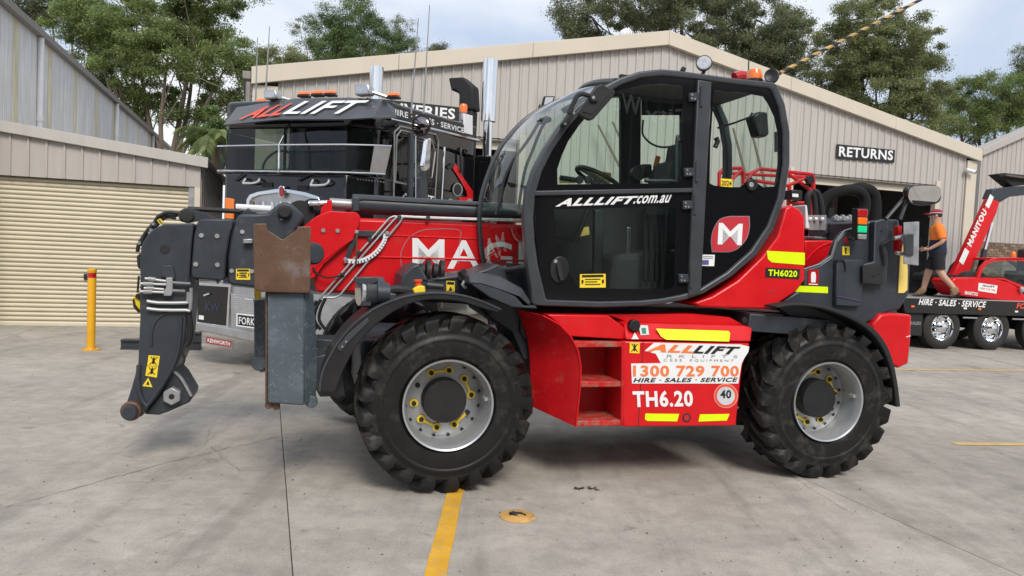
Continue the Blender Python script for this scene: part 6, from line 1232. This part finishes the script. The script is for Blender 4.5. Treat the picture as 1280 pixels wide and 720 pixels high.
lf = crv(q(840, 220, 4, [(194, 330), (204, 272), (238, 216), (290, 200)]), 3) + q(840, 220, 4, [(388, 200)]) + crv(q(840, 220, 4, [(390, 250), (376, 310), (330, 364), (282, 382)]), 3) + q(840, 220, 4, [(200, 381)])
bd_ = MB().prism(Mp(lf, cv0 + .016), (0, .0015, 0)).build('badge', K['inkgrey'], cab, smooth=False)
cxm, cym = 840 + 292 / 4, 220 + 291 / 4; MB().prism(Mp([(cxm + (x - cxm) * .965, cym + (y - cym) * .965) for x, y in lf], cv0 + .013), (0, .0015, 0)).build('badge_field', mat('badge_red', (.50, .03, .045), .35, var=.03), bd_, smooth=False)
text_px('M', M, (897, 305.5), (927, 306.5), (898.5, 278.5), cv0 + .011, K['white'], bd_, .014)
s = decal(Mp(q(840, 220, 4, [(149, 393), (214, 394), (211, 451), (148, 449)]), cv0 + .0165), (0, .0015, 0), 'service_sticker', K['white'], cab); decal(Mp(q(840, 220, 4, [(152, 420), (184, 420), (184, 444), (152, 444)]), cv0 + .0145), (0, .001, 0), 'printed_mark', mat('violet_print', (.10, .08, .22), .5), s)
for k in range(2): decal(Mp(q(840, 220, 4, [(156, 400 + k * 9), (206, 401 + k * 9), (206, 405 + k * 9), (156, 404 + k * 9)]), cv0 + .0145), (0, .001, 0), 'printed_mark', K['inkgrey'], s)
s = decal(Mp([(901, 223), (915.5, 224), (915.5, 234), (901, 233)], cv0 + .0165), (0, .0015, 0), 'year_sticker', K['stick'], cab); text_px('2024', M, (902, 231.6), (914.6, 232.4), (902, 225.4), cv0 + .013, K['inkblack'], s, .01)
disc(939, 231, cv0 + .016, .045, .018, 'vent_knob', K['black'], cab); disc(939, 231, cv0 - .004, .02, .006, 'knob_centre', K['steel'], cab)
# inside the cab
pr([(760, 380), (850, 378), (858, 318), (840, 312), (770, 318)], .38, .86, 'seat_base', K['seat'], cab, .05); pr([(830, 312), (858, 312), (874, 215), (850, 195), (838, 215)], .40, .84, 'seat_back', K['seat'], cab, .05); pr([(846, 205), (868, 205), (868, 178), (850, 178)], .50, .74, 'headrest', K['seat'], cab, .03)
stc = M.pb(748, 224, .62); ax1 = Vector((.9, 0, -.43)); up1 = Vector((0, 1, 0)); MB().tube([stc + (ax1 * math.cos(t) + up1 * math.sin(t)) * .19 for t in [2 * PI * i / 28 for i in range(28)]], .017, 8, True).build('steering_wheel', K['black'], cab)
MB().tube([stc, stc + Vector((-.18, 0, -.5))], .035, 10).build('steering_column', K['blackmat'], cab); MB().bar(stc - ax1 * .18, stc + ax1 * .18, .03, .015, (0, 1, 0)).build('wheel_spoke', K['blackmat'], cab)
pr([(690, 232), (735, 230), (740, 250), (720, 300), (690, 300)], .42, .98, 'dashboard', K['blackmat'], cab, .03); tb_([(700, 222), (720, 225), (726, 226)], .6, .02, 'control_lever', K['blackmat'], cab, 8)
for x in (723.5, 734.5): disc(x, 225, .45, .03, .03, 'gauge', K['blackmat'], cab)
tb_([(804, 150), (803, 165), (806, 172), (815, 180), (828, 184), (843, 182), (850, 176)], .9, .009, 'coiled_cable', K['black'], cab, 6, 4); tb_([(848, 170), (846, 176), (846, 222), (840, 226), (806, 226)], .2, .014, 'door_grab_rail', K['dark2'], cab, 8, 2)
disc(795.5, 217, .8, .06, .05, 'speaker', K['black'], cab); pr([(803, 205), (815, 205), (816, 222), (803, 222)], .8, .95, 'switch_box', K['dark2'], cab, .01)
decal(Mp([(816, 210), (820, 194), (826, 196), (822, 212)], .88), (0, .004, 0), 'orange_tag', K['inkorange'], cab); decal(Mp([(829, 206), (834, 196), (840, 197), (835, 207)], .88), (0, .004, 0), 'white_tag', K['white'], cab)
decal(Mp([(735, 212), (764, 216), (764, 229), (741, 229)], 1.0), (0, .003, 0), 'yellow_tag', K['pale'], cab); decal(Mp([(699, 222), (719, 224), (719, 229), (699, 229)], 1.0), (0, .003, 0), 'yellow_tag', K['pale'], cab)
pr([(941, 146), (949, 139), (960, 140), (962, 168), (957, 171), (948, 170)], .5, .62, 'monitor', K['black'], cab, .015); tb_([(897, 160), (920, 153), (938, 146), (940, 141)], .5, .008, 'wiper_arm', K['black'], cab, 6); tb_([(970, 165), (970, 190)], .5, .014, 'grab_rail', K['black'], cab, 8)
tb_([(895, 172), (897, 177), (894, 184)], .3, .02, 'lamp_switch', K['black'], cab, 8)
for k in range(5): pr([(806 + k * 7, 268), (810 + k * 7, 268), (809 + k * 7, 352), (805 + k * 7, 352)], .30, .33, 'vent_slat', K['black'], cab, .004)
pr([(744, 262), (756, 262), (752, 372), (742, 372)], .62, .68, 'control_post', K['dark2'], cab, .01); decal(Mp([(722, 286), (736, 283), (737, 293), (724, 296)], .6), (0, .004, 0), 'yellow_tag', K['pale'], cab); pr([(784, 284), (789, 284), (788, 345), (783, 345)], .5, .53, 'seat_rail', K['alloy'], cab, .004)
# windscreen wiper and mirror
for pts in ([(677, 148), (672, 156), (659, 177), (642, 200), (630, 225), (627, 245), (620, 268)], [(686, 147), (677, 160), (665, 190), (657, 210), (652, 235), (648, 262)]): tb_(pts, .52, .012, 'wiper_arm', K['black'], cab, 6, 3)
pr([(674, 149), (684, 144), (690, 147), (690, 152), (678, 154)], .48, .58, 'wiper_motor', K['black'], cab, .01)
tb_([(655, 275), (662, 255), (670, 238)], .5, .006, 'wiper_blade', K['black'], cab, 5)
mrr = pr([(722.5, 141), (745, 107.5), (753, 105), (769.5, 113.5), (767.5, 120), (742, 149), (737, 150.5), (724, 144)], -.16, -.12, 'mirror', K['black'], bevel=.012); pr([(728, 140), (748, 112), (763, 117), (740, 143)], -.165, -.158, 'mirror_back', K['blackmat'], mrr, .004); MB().prism([p + Vector((0, .044, 0)) for p in Mp([(726, 140), (747, 110), (764, 116), (740, 146)], -.16)], (0, .002, 0)).build('mirror_glass', K['mirror'], mrr)
tb_([(757, 122), (741, 121), (728, 117.5), (721, 121), (716, 131), (713, 138), (711, 142)], -.14, .016, 'mirror_arm', K['blackmat'], mc, 10, 3); pr([(737, 118), (746, 118), (748, 127), (739, 127)], -.185, -.155, 'mirror_clamp', K['blackmat'], mrr, .006); bolt(741.5, 122, -.185, .012, K['steel'], mrr, .006)
pr([(704, 154), (708, 148), (715, 136), (719, 141), (712, 153), (708, 158)], .04, .12, 'mirror_mount', K['blackmat'], bevel=.008); bolt(717, 141.5, .04, .009, K['steel'], mc, .008); bolt(706.5, 155, .04, .009, K['steel'], mc, .008)
# roof lamps, beacon, speaker, striped whip
c = M.pb(880, 79, .3); rl = MB().lathe([(.04, -.07), (.058, -.02), (.062, .01)], c, (-.55, -1, .12), 22).build('roof_lamp', K['black'], mc, bevel=.004); MB().lathe([(.056, .008), (.05, .016), (.001, .02)], c, (-.55, -1, .12), 22).build('lamp_lens', K['lens'], rl); tb_([(881, 87), (878, 94)], .32, .014, 'lamp_stalk', K['black'], rl, 8)
c = M.pb(943, 99.5, .45); be = MB().lathe([(.066, -.03), (.066, .0), (.06, .002)], c, (0, 0, 1), 22).build('beacon_base', K['black'], mc); MB().lathe([(.060, .0), (.060, .04), (.048, .075), (.001, .082)], c, (0, 0, 1), 22).build('beacon', K['orange'], be)
tb_([(918, 97), (925, 94.5), (933, 96)], .8, .045, 'red_lamp', K['redlens'], mc, 12); tb_([(935.5, 92), (936, 70)], .8, .006, 'antenna', K['black'], mc, 6); tb_([(853, 89), (855, 85)], .3, .02, 'roof_vent', K['blackmat'], mc, 10)
c = M.pb(965, 96, .35); MB().lathe([(.03, -.05), (.05, -.02), (.058, .03), (.05, .034), (.001, .02)], c, (-.6, -.8, .1), 20).build('horn', K['black'], mc)
p0, p1 = M.pb(971, 93, .45), M.pb(1156, -3, .45); wp = MB().tube([p0, p0.lerp(p1, .02)], .018, 10).build('safety_whip', K['black'], mc)
mb = MB(); mb2 = MB(); n = 96; dd = (p1 - p0); dn = dd.normalized(); u_ = dn.cross(Vector((0, 1, 0))).normalized(); w_ = dn.cross(u_); prev = None
for i in range(n + 1):
    r_ = .0165 * (1 - .2 * i / n); ring_ = [p0 + dd * (.02 + .98 * i / n) + (u_ * math.cos(2 * PI * k / 10 + i * .8) + w_ * math.sin(2 * PI * k / 10 + i * .8)) * r_ for k in range(10)]
    if prev:
        for k in range(10): (mb if k < 5 else mb2).add([prev[k], prev[(k + 1) % 10], ring_[(k + 1) % 10], ring_[k]], [[0, 1, 2, 3]])
    prev = ring_
mb.build('yellow_spiral', mat('ochre_tape', (.50, .33, .12), .6, var=.15), wp); mb2.build('black_spiral', K['inkblack'], wp)

# ---- red side body behind the cab
rbod = pr(q(840, 220, 4, [(112, 636), (200, 602), (330, 522), (450, 405), (530, 300), (568, 160), (600, 145), (640, 168), (665, 205), (665, 520), (620, 580), (490, 666), (150, 656)]), .14, .85, 'body_panel', K['red'], bevel=.014)
decal(Mp(q(840, 220, 4, [(474, 374), (664, 384), (664, 445), (500, 432), (480, 415)]), .136), (0, .002, 0), 'reflective_strip', K['hivis'], rbod)
s = decal(Mp(q(840, 220, 4, [(470, 458), (641, 466), (636, 516), (466, 506)]), .136), (0, .002, 0), 'model_plate', K['inkblack'], rbod); text_px('TH6020', M, (840 + 480 / 4, 220 + 499 / 4), (840 + 625 / 4, 220 + 506 / 4), (840 + 482 / 4, 220 + 466 / 4), .132, K['hivis'], s, .03)
decal(Mp(q(840, 220, 4, [(480, 579), (520, 580), (520, 583), (480, 582)]), .137), (0, .001, 0), 'scrape', K['rust'], rbod)
# ---- charcoal rear panel
rp2 = pr(q(840, 220, 4, [(520, 648), (618, 582), (662, 560), (660, 468), (740, 442), (796, 402), (818, 330), (862, 276), (1014, 228), (1078, 216), (1134, 218), (1146, 300), (1172, 330), (1192, 440), (1186, 590), (1142, 662), (1060, 690), (1010, 722), (900, 760), (800, 760), (600, 720)]), .20, .26, 'engine_panel', K['dark'], bevel=.016)
MB().box((M.pb(985, 330, .6).x, .62, .98), (M.pb(1130, 330, .6).x, 2.2, 1.30)).build('engine_block', K['blackmat'], mc, bevel=.03)
pr(q(840, 220, 4, [(1014, 228), (1134, 218), (1146, 300), (1172, 330), (1192, 440), (1186, 590), (1142, 662), (1060, 690), (1010, 722), (900, 700), (860, 560), (900, 440), (1010, 400)]), .262, .9, 'engine_cover', K['dark'], bevel=.012)
MB().tube(Mp(q(840, 220, 4, [(660, 466), (740, 440), (796, 400), (818, 328), (862, 274), (1012, 227)]), .196), .006, 6).build('panel_trim', K['alloy'], rp2)
pr(q(840, 220, 4, [(1014, 226), (1080, 214), (1080, 440), (1072, 540), (950, 540), (960, 440), (1010, 430)]), .14, .2, 'access_box', K['dark'], rp2); pr(q(840, 220, 4, [(826, 418), (962, 416), (948, 655), (820, 650)]), .155, .2, 'access_door', K['dark'], rp2, .01)
tb_(q(840, 220, 4, [(826, 425), (858, 422), (868, 460), (866, 475)]), .15, .009, 'door_strap', K['rubber'], rp2, 6, 2); tb_(q(840, 220, 4, [(822, 600), (946, 626)]), .148, .003, 'strap', mat('violet_cord', (.12, .06, .22), .6), rp2, 5)
pr(q(840, 220, 4, [(955, 445), (1060, 452), (1056, 545), (955, 535)]), .118, .139, 'step_recess', K['blackmat'], rp2, .004)
decal(Mp(q(840, 220, 4, [(640, 549), (780, 554), (780, 586), (614, 579)]), .197), (0, .002, 0), 'reflective_strip', K['hivis'], rp2)
s = decal(Mp(q(840, 220, 4, [(682, 467), (733, 469), (731, 549), (679, 547)]), .197), (0, .0015, 0), 'extinguisher_sign', K['redlens'], rp2); pr(q(840, 220, 4, [(698, 480), (716, 480), (720, 500), (718, 532), (696, 532), (695, 500)]), .1945, .1955, 'printed_mark', K['white'], s, 0)
decal(Mp(q(840, 220, 4, [(684, 538), (729, 540), (729, 545), (684, 543)]), .1945), (0, .001, 0), 'printed_mark', K['white'], s)
pict(q(840, 220, 4, [(852, 352), (888, 352), (888, 396), (852, 395)]), .197, rp2, 'hook')
disc(840 + 873 / 4, 220 + 322 / 4, .2, .024, .004, 'panel_hole', K['redlens'], rp2); disc(840 + 1047 / 4, 220 + 275 / 4, .14, .01, .003, 'panel_hole', K['inkblack'], rp2)
pr(q(840, 220, 4, [(1142, 392), (1160, 330), (1176, 420), (1180, 470), (1178, 570), (1160, 586), (1132, 586)]), .188, .199, 'yellow_marker', K['pale'], rp2, .003)
# tail lamp
tl = pr(q(840, 220, 4, [(928, 160), (984, 164), (978, 292), (974, 320), (928, 316)]), .07, .14, 'tail_lamp', K['blackmat'], bevel=.006)
for y0, y1, m in ((166, 203, 'redlens'), (206, 242, 'orange'), (248, 282, 'greenlit'), (290, 316, 'steel')): pr(q(840, 220, 4, [(933, y0), (981 - (y0 - 160) * .04, y0 + 2), (979 - (y0 - 160) * .04, y1 + 2), (932, y1)]), .055, .071, 'lamp_lens', K[m], tl, .006)
pr(q(840, 220, 4, [(900, 308), (932, 305), (932, 322), (905, 324)]), .10, .16, 'lamp_bracket', K['blackmat'], tl)
# rear mirror, hanging plate
for a, b in (((1070, 215), (1182, 85)), ((1140, 218), (1180, 110))): tb_(q(840, 220, 4, [a, b]), .14, .014, 'mirror_stalk', K['dark2'], mc, 8)
bigm = crv([(1133.5, 240), (1135, 234), (1142, 231.5), (1165, 231.5), (1173, 234), (1177, 243), (1176, 251), (1170, 255), (1156, 257), (1143, 254), (1136, 248)], 3, True); bm2 = MB().prism(Mp(bigm, .08), (0, .05, 0)).build('wide_mirror', K['black'], mc, bevel=.012); cx_, cy_ = 1155.5, 244; 
mg = Mp([(cx_ + (x - cx_) * .92, cy_ + (y - cy_) * .90) for x, y in bigm], .06); zc_ = M.pb(cx_, cy_, .06).z; mg = [Vector((p.x, p.y - (p.z - zc_) * .45, p.z)) for p in mg]; MB().prism(mg, (0, .003, 0)).build('mirror_glass', K['mirror'], bm2, smooth=False)
hp = pr(q(840, 220, 4, [(1160, 232), (1237, 228), (1234, 448), (1160, 440)]), .02, .03, 'hanging_plate', mat('clear_grey_plate', (.27, .28, .29), .3, coat=.4, var=.25, scale=12, dirt=(.50, .50, .51), damt=.45, dscale=16), bevel=.004); pr(q(840, 220, 4, [(1164, 290), (1212, 288), (1210, 400), (1164, 396)]), .0, .019, 'plate_box', K['dark2'], hp, .01)
tb_(q(840, 220, 4, [(1120, 310), (1060, 340), (1050, 350), (1062, 430), (1050, 470), (1000, 500)]), .12, .010, 'conduit', K['rubber'], mc, 6, 3); tb_(q(840, 220, 4, [(1110, 312), (1165, 300)]), .06, .016, 'plate_bracket', K['steel'], mc, 8); tb_(q(840, 220, 4, [(1120, 385), (1165, 390)]), .06, .016, 'plate_bracket', K['steel'], mc, 8)
pr(q(840, 220, 4, [(1132, 250), (1150, 250), (1150, 390), (1134, 390)]), .10, .16, 'red_post', K['red_dusty'], bevel=.004)
# hoses at the boom pivot
for pts in ([(688, 270), (680, 190), (678, 115), (692, 84), (708, 98), (717, 170), (716, 262)], [(708, 80), (726, 84), (744, 140), (752, 210), (750, 262)]): tb_(q(840, 220, 4, pts), .75, .026, 'hose', K['rubber'], mc, 10, 4)
for x in (690, 718, 750): tb_(q(840, 220, 4, [(x, 196), (x - 2, 270)]), .745, .036, 'hose_fitting', K['steel'], mc, 10); tb_(q(840, 220, 4, [(x - 8, 215), (x + 6, 215)]), .70, .016, 'hose_fitting', K['whitel'], mc, 8)
pr(q(840, 220, 4, [(668, 145), (676, 145), (690, 265), (668, 262)]), .7, .9, 'valve_block', K['whitel'])
tb_(q(840, 220, 4, [(735, 190), (752, 130), (800, 90), (870, 70), (930, 76), (962, 110), (962, 165), (930, 240), (915, 300)]), 1.1, .050, 'hose_loop', K['hosecloth'], mc, 12, 4); tb_(q(840, 220, 4, [(900, 72), (950, 62), (1000, 84), (1014, 140), (1012, 240)]), 1.3, .060, 'hose_loop', K['hosecloth'], mc, 12, 4)
for dx in (0, 8, 16): tb_(q(840, 220, 4, [(790 + dx, 160), (782 + dx, 240)]), 1.0, .010, 'hose', K['rubber'], mc, 6)
tb_(q(840, 220, 4, [(720, 272), (835, 272)]), .95, .11, 'swing_ram', K['dark'], mc, 18); tb_(q(840, 220, 4, [(805, 214), (905, 216)]), .9, .026, 'pipe_union', K['steel'], mc, 10)
for x in (812, 845, 880): tb_(q(840, 220, 4, [(x, 213), (x + 14, 214)]), .9, .036, 'pipe_nut', K['steel'], mc, 6)
pr(q(840, 220, 4, [(832, 240), (905, 228), (910, 270), (850, 290), (834, 275)]), .96, 1.3, 'boom_pivot', K['red'], bevel=.02)
pr(q(840, 220, 4, [(664, 302), (830, 306), (828, 322), (664, 316)]), .86, 1.0, 'boom_deck', K['alloy'], bevel=.005); pr(q(840, 220, 4, [(664, 322), (826, 322), (806, 390), (740, 440), (664, 462)]), .60, 1.0, 'boom_root', K['red'], bevel=.012)
tb_(q(840, 220, 4, [(664, 430), (720, 370), (780, 338), (826, 330)]), .60, .01, 'root_seam', K['red'], mc, 6, 3)
# rear counterweight
cwt = MB().prism(Mp(q(880, 380, 3, [(662, 38), (700, 34), (780, 40), (776, 140), (768, 224), (730, 242), (640, 190), (632, 78)]), .16), (0, 2.0, 0)).build('counterweight', K['red'], mc, bevel=.018)
decal(Mp(q(880, 380, 3, [(758, 122), (775, 118), (775, 121), (758, 125)]), .157), (0, .001, 0), 'scrape', K['white'], cwt)
# rear mudguard
ro = crv(q(880, 380, 3, [(268, 8), (330, -2), (400, 0), (470, 12), (550, 38), (620, 76), (672, 130), (706, 200), (726, 290), (738, 385)]), 4); ri = crv(q(880, 380, 3, [(275, 16), (330, 8), (398, 11), (464, 24), (540, 52), (606, 90), (656, 142), (690, 210), (712, 296), (722, 387)]), 4)
MB().strip(Mp(ro, -.01), Mp(ri, -.01), (0, .46, 0)).build('mudguard', K['blackmat'], mc, bevel=.008)

# ---- red step box between the wheels
bx = lambda pts: q(620, 370, 1280 / 340, pts)
bvv = .03
box_ = MB(); P_ = Mp(bx([(604, 212), (1196, 222), (1160, 330), (1130, 612), (600, 617), (596, 560)]), bvv); box_.prism(P_, (0, .55, 0)); box_ = box_.build('step_box', K['red'], mc, bevel=.012)
tp = [M.pb(*bx([(612, 206)])[0], bvv), M.pb(*bx([(1200, 216)])[0], bvv), M.pb(*bx([(1208, 150)])[0], bvv + .05), M.pb(*bx([(1165, 138)])[0], bvv + .09), M.pb(*bx([(620, 122)])[0], bvv + .09), M.pb(*bx([(604, 130)])[0], bvv + .07)]
MB().prism(tp, (0, .46, 0)).build('box_lid', K['red'], box_, bevel=.012)
pr(bx([(240, 88), (534, 92), (620, 122), (640, 124), (1168, 138), (1100, 100), (940, 84)]), bvv + .18, bvv + .6, 'box_top', K['red'], box_, .01)
# steps
for (x0, y0), (x1, y1), (x2, y2), (x3, y3) in (((356, 214), (612, 216), (612, 240), (372, 243)), ((398, 402), (606, 402), (604, 428), (400, 430)), ((384, 588), (592, 584), (590, 611), (376, 614))):
    pr(bx([(x0, y0), (x1, y1), (x2, y2), (x3, y3)]), bvv + .012, bvv + .34, 'step', K['worn'], box_, .006)
pr(bx([(345, 190), (606, 200), (600, 612), (380, 612), (398, 300)]), bvv + .34, bvv + .38, 'step_back', K['red_dusty'], box_, .004)
pr(bx([(240, 88), (530, 92), (606, 150), (606, 205), (345, 190), (300, 135)]), bvv + .05, bvv + .4, 'step_riser', K['red'], box_, .008)
pr(bx([(592, 235), (604, 235), (598, 612), (588, 612)]), bvv + .004, bvv + .3, 'step_wall', K['red_dusty'], box_, .004)
A = [bx([p])[0] for p in ((222, 92), (300, 135), (352, 190), (388, 260), (400, 335), (396, 430), (376, 617))]; Bq = [bx([p])[0] for p in ((95, 60), (110, 90), (130, 150), (146, 200), (156, 270), (162, 400), (170, 522))]
wing = MB().strip([M.pb(*p, bvv) for p in A], [M.pb(*p, bvv + .34) for p in Bq], (.012, .012, 0)).build('step_wing', K['red_dusty'], box_, bevel=.004, ang=60)
lip_ = MB().tube([M.pb(*p, bvv - .004) for p in A], .006, 6).build('wing_edge', K['red'], wing)
# print on the box
def bdec(pts, m, nm, par, dv=0, t=.0015): return decal(Mp(bx(pts), bvv - .0035 - dv), (0, t, 0), nm, m, par)
MB().prism([p + Vector((0, -.004, 0)) for p in [M.pb(*bx([a])[0], v) for a, v in (((752, 153), bvv + .035), ((1092, 164), bvv + .035), ((1100, 175), bvv + .03), ((1095, 214), bvv - .0), ((800, 205), bvv - .0), ((775, 190), bvv + .01))]], (0, -.0015, 0)).build('reflective_strip', K['hivis'], box_, smooth=False)
bdec([(703, 553), (862, 555), (852, 590), (712, 588), (701, 580)], K['hivis'], 'reflective_strip', box_); bdec([(960, 557), (1099, 555), (1086, 586), (953, 591)], K['hivis'], 'reflective_strip', box_)
wd = bdec([(744, 220), (1150, 228), (1192, 238), (1188, 262), (1164, 300), (1156, 318), (1140, 412), (640, 412), (636, 318), (776, 316), (752, 272), (700, 258)], K['white'], 'company_decal', box_)
def bt(s, bl, br, tl, m, bold, dv=.0025, par=None): return text_px(s, M, bx([bl])[0], bx([br])[0], bx([tl])[0], bvv - .0035 - dv, m, par or wd, bold)
bt('ALL', (706, 262), (926, 270), (742, 226), K['inkorange'], .05); bt('LIFT', (922, 270), (1118, 276), (958, 233), K['inkblack'], .05)
bt('R  K  L  I  F  T  S', (803, 289), (1135, 292), (806, 276), K['inkgrey'], .0)
bt('C E S S', (788, 308), (874, 309), (790, 295), K['inkgrey'], .0)
bt('E Q U I P M E N T', (912, 310), (1118, 312), (914, 297), K['inkgrey'], .0)
bt('1300 729 700', (645, 380), (1143, 380), (645, 326), K['inkorange'], .03)
bt('HIRE · SALES · SERVICE', (645, 407), (1130, 404), (655, 386), K['inkblack'], .03)
bt('TH6.20', (646, 524), (928, 520), (642, 446), K['white'], .035, .001, box_)
cx_, cy_ = 1082, 470
for rr_, m, nm, dv in ((58, mat('pale_red_ring', (.75, .30, .28), .4), 'speed_sign', .001), (54, K['inkred'], 'sign_ring', .0022), (43, mat('grey_white_print', (.55, .57, .60), .4), 'sign_field', .0034)): bdec([(cx_ + rr_ * .98 * math.cos(t), cy_ + rr_ * math.sin(t)) for t in [2 * PI * i / 32 for i in range(32)]], m, nm, box_, dv, .001)
bt('40', (1056, 482), (1107, 482), (1056, 442), K['inkblack'], .03, .006, box_)
disc(*bx([(897, 573)])[0], bvv, .035, .002, 'drain_hole', K['inkblack'], box_); disc(*bx([(897, 573)])[0], bvv - .002, .024, .002, 'drain_plug', K['redlens'], box_)
pr(bx([(690, 215), (694, 215), (672, 612), (668, 612)]), bvv - .001, bvv + .01, 'panel_joint', mat('dark_red_gap', (.10, .006, .008), .7), box_, 0)
disc(*bx([(642, 136)])[0], bvv + .06, .042, .05, 'filler_cap', K['black'], box_); s = decal([p for p in Mp(bx([(672, 137), (714, 138), (720, 182), (680, 184)]), bvv + .02)], (0, -.0015, 0), 'sticker', K['white'], box_); decal(Mp(bx([(685, 150), (705, 150), (707, 176), (689, 177)]), bvv + .016), (0, -.001, 0), 'printed_mark', mat('green_print', (.05, .30, .18), .5), s)
decal(Mp(bx([(653, 172), (672, 203), (637, 203)]), bvv + .0), (0, -.0015, 0), 'sticker', K['white'], box_); pict(bx([(630, 219), (677, 220), (675, 270), (628, 268)]), bvv - .004, box_, 'cross')

# ------------------------------------------------------------------ red tube platform behind the telehandler
PV = 3.1
wp_ = thing('work_platform', 'red tubular work platform with black control box behind the telehandler cab', 'work platform', M)
def pt(pts, r=.022, nm='rail', sm=0):
    P = [M.pb(x, y, PV + (p[2] if len(p) > 2 else 0)) for p in pts for x, y in [p[:2]]]
    if sm: P = smooth_curve(P, sm)
    return MB().tube(P, r, 8).build(nm, K['red_dusty'], wp_)
pt([(899, 236), (899, 216), (904, 211), (926, 210), (929, 216), (929, 240)]); pt([(929, 236), (940, 216), (950, 211), (1015, 218), (1017, 222), (1017, 252)]); pt([(905, 235), (926, 213)]); pt([(985, 217), (1014, 238)]); pt([(985, 253), (1008, 254)]); pt([(945, 226), (985, 232), (1008, 222)])
gz_ = lambda x: M.pb(x, 230, PV)
for x in (899, 929, 987, 1017):
    p = gz_(x); MB().tube([p, Vector((p.x, p.y, .1))], .024, 8).build('post', K['red_dusty'], wp_); MB().tube([p + Vector((0, .75, 0)), Vector((p.x, p.y + .75, .1))], .024, 8).build('post', K['red_dusty'], wp_)
pa_, pb_ = gz_(899), gz_(1017); MB().box((pa_.x - .05, PV - .05, .06), (pb_.x + .05, PV + .85, .12)).build('floor_plate', K['deck'], wp_, bevel=.006)
pt([(899, 216, .75), (1017, 222, .75)])
bx2 = Mp([(990, 237), (1003, 238), (1003, 250), (990, 249)], PV - .1); o = MB().prism(bx2, (0, .18, 0)).build('control_box', K['black'], wp_, bevel=.01); decal(Mp([(990.5, 242), (998, 242.4), (998, 246.5), (990.5, 246)], PV - .104), (0, .002, 0), 'label', K['white'], o)
disc(1010, 225, PV - .03, .05, .06, 'reel', K['black'], wp_)

# ------------------------------------------------------------------ building across the yard behind the viewer (it shows as a reflection in the cab glass)
def refl(x, y, plane=-24.0):
    p = M.pb(x, y, cv0 + .023); c = M.loc(EYEP); d = (p - c); d = Vector((d.x, -d.y, d.z)); return p + d * ((plane - p.y) / d.y)
ob2 = thing('opposite_building', 'dark grey workshop building across the yard, seen only as a reflection in the cab glass', 'building', M)
OBB = -24.0
sheets(M, [(-26, 34, one(0), one(9.0))], 2.4, .6, .12, .03, mat('dark_grey_cladding', (.05, .053, .055), .6), ob2, OBB)
MB().box((-26, OBB - 12, 0), (34, OBB - .02, 8.9)).build('walls', K['gutter'], ob2); MB().box((-26.2, OBB - 12.2, 9.0), (34.2, OBB + .2, 9.25)).build('roof_edge', K['trim'], ob2, bevel=.02)
for x0, x1 in ((-14, -9), (-4, 1), (8, 13)): MB().box((x0, OBB + .03, 0), (x1, OBB + .08, 4.2)).build('roller_door', K['gutter'], ob2)
for s, a, b, t in (('City', (864, 158), (806, 153), (864, 138)), ('We', (800, 146), (766, 138), (800, 122))):
    lettering(s, refl(*a), refl(*b), refl(*t), K['white'], ob2, .01, (0, .06, 0))
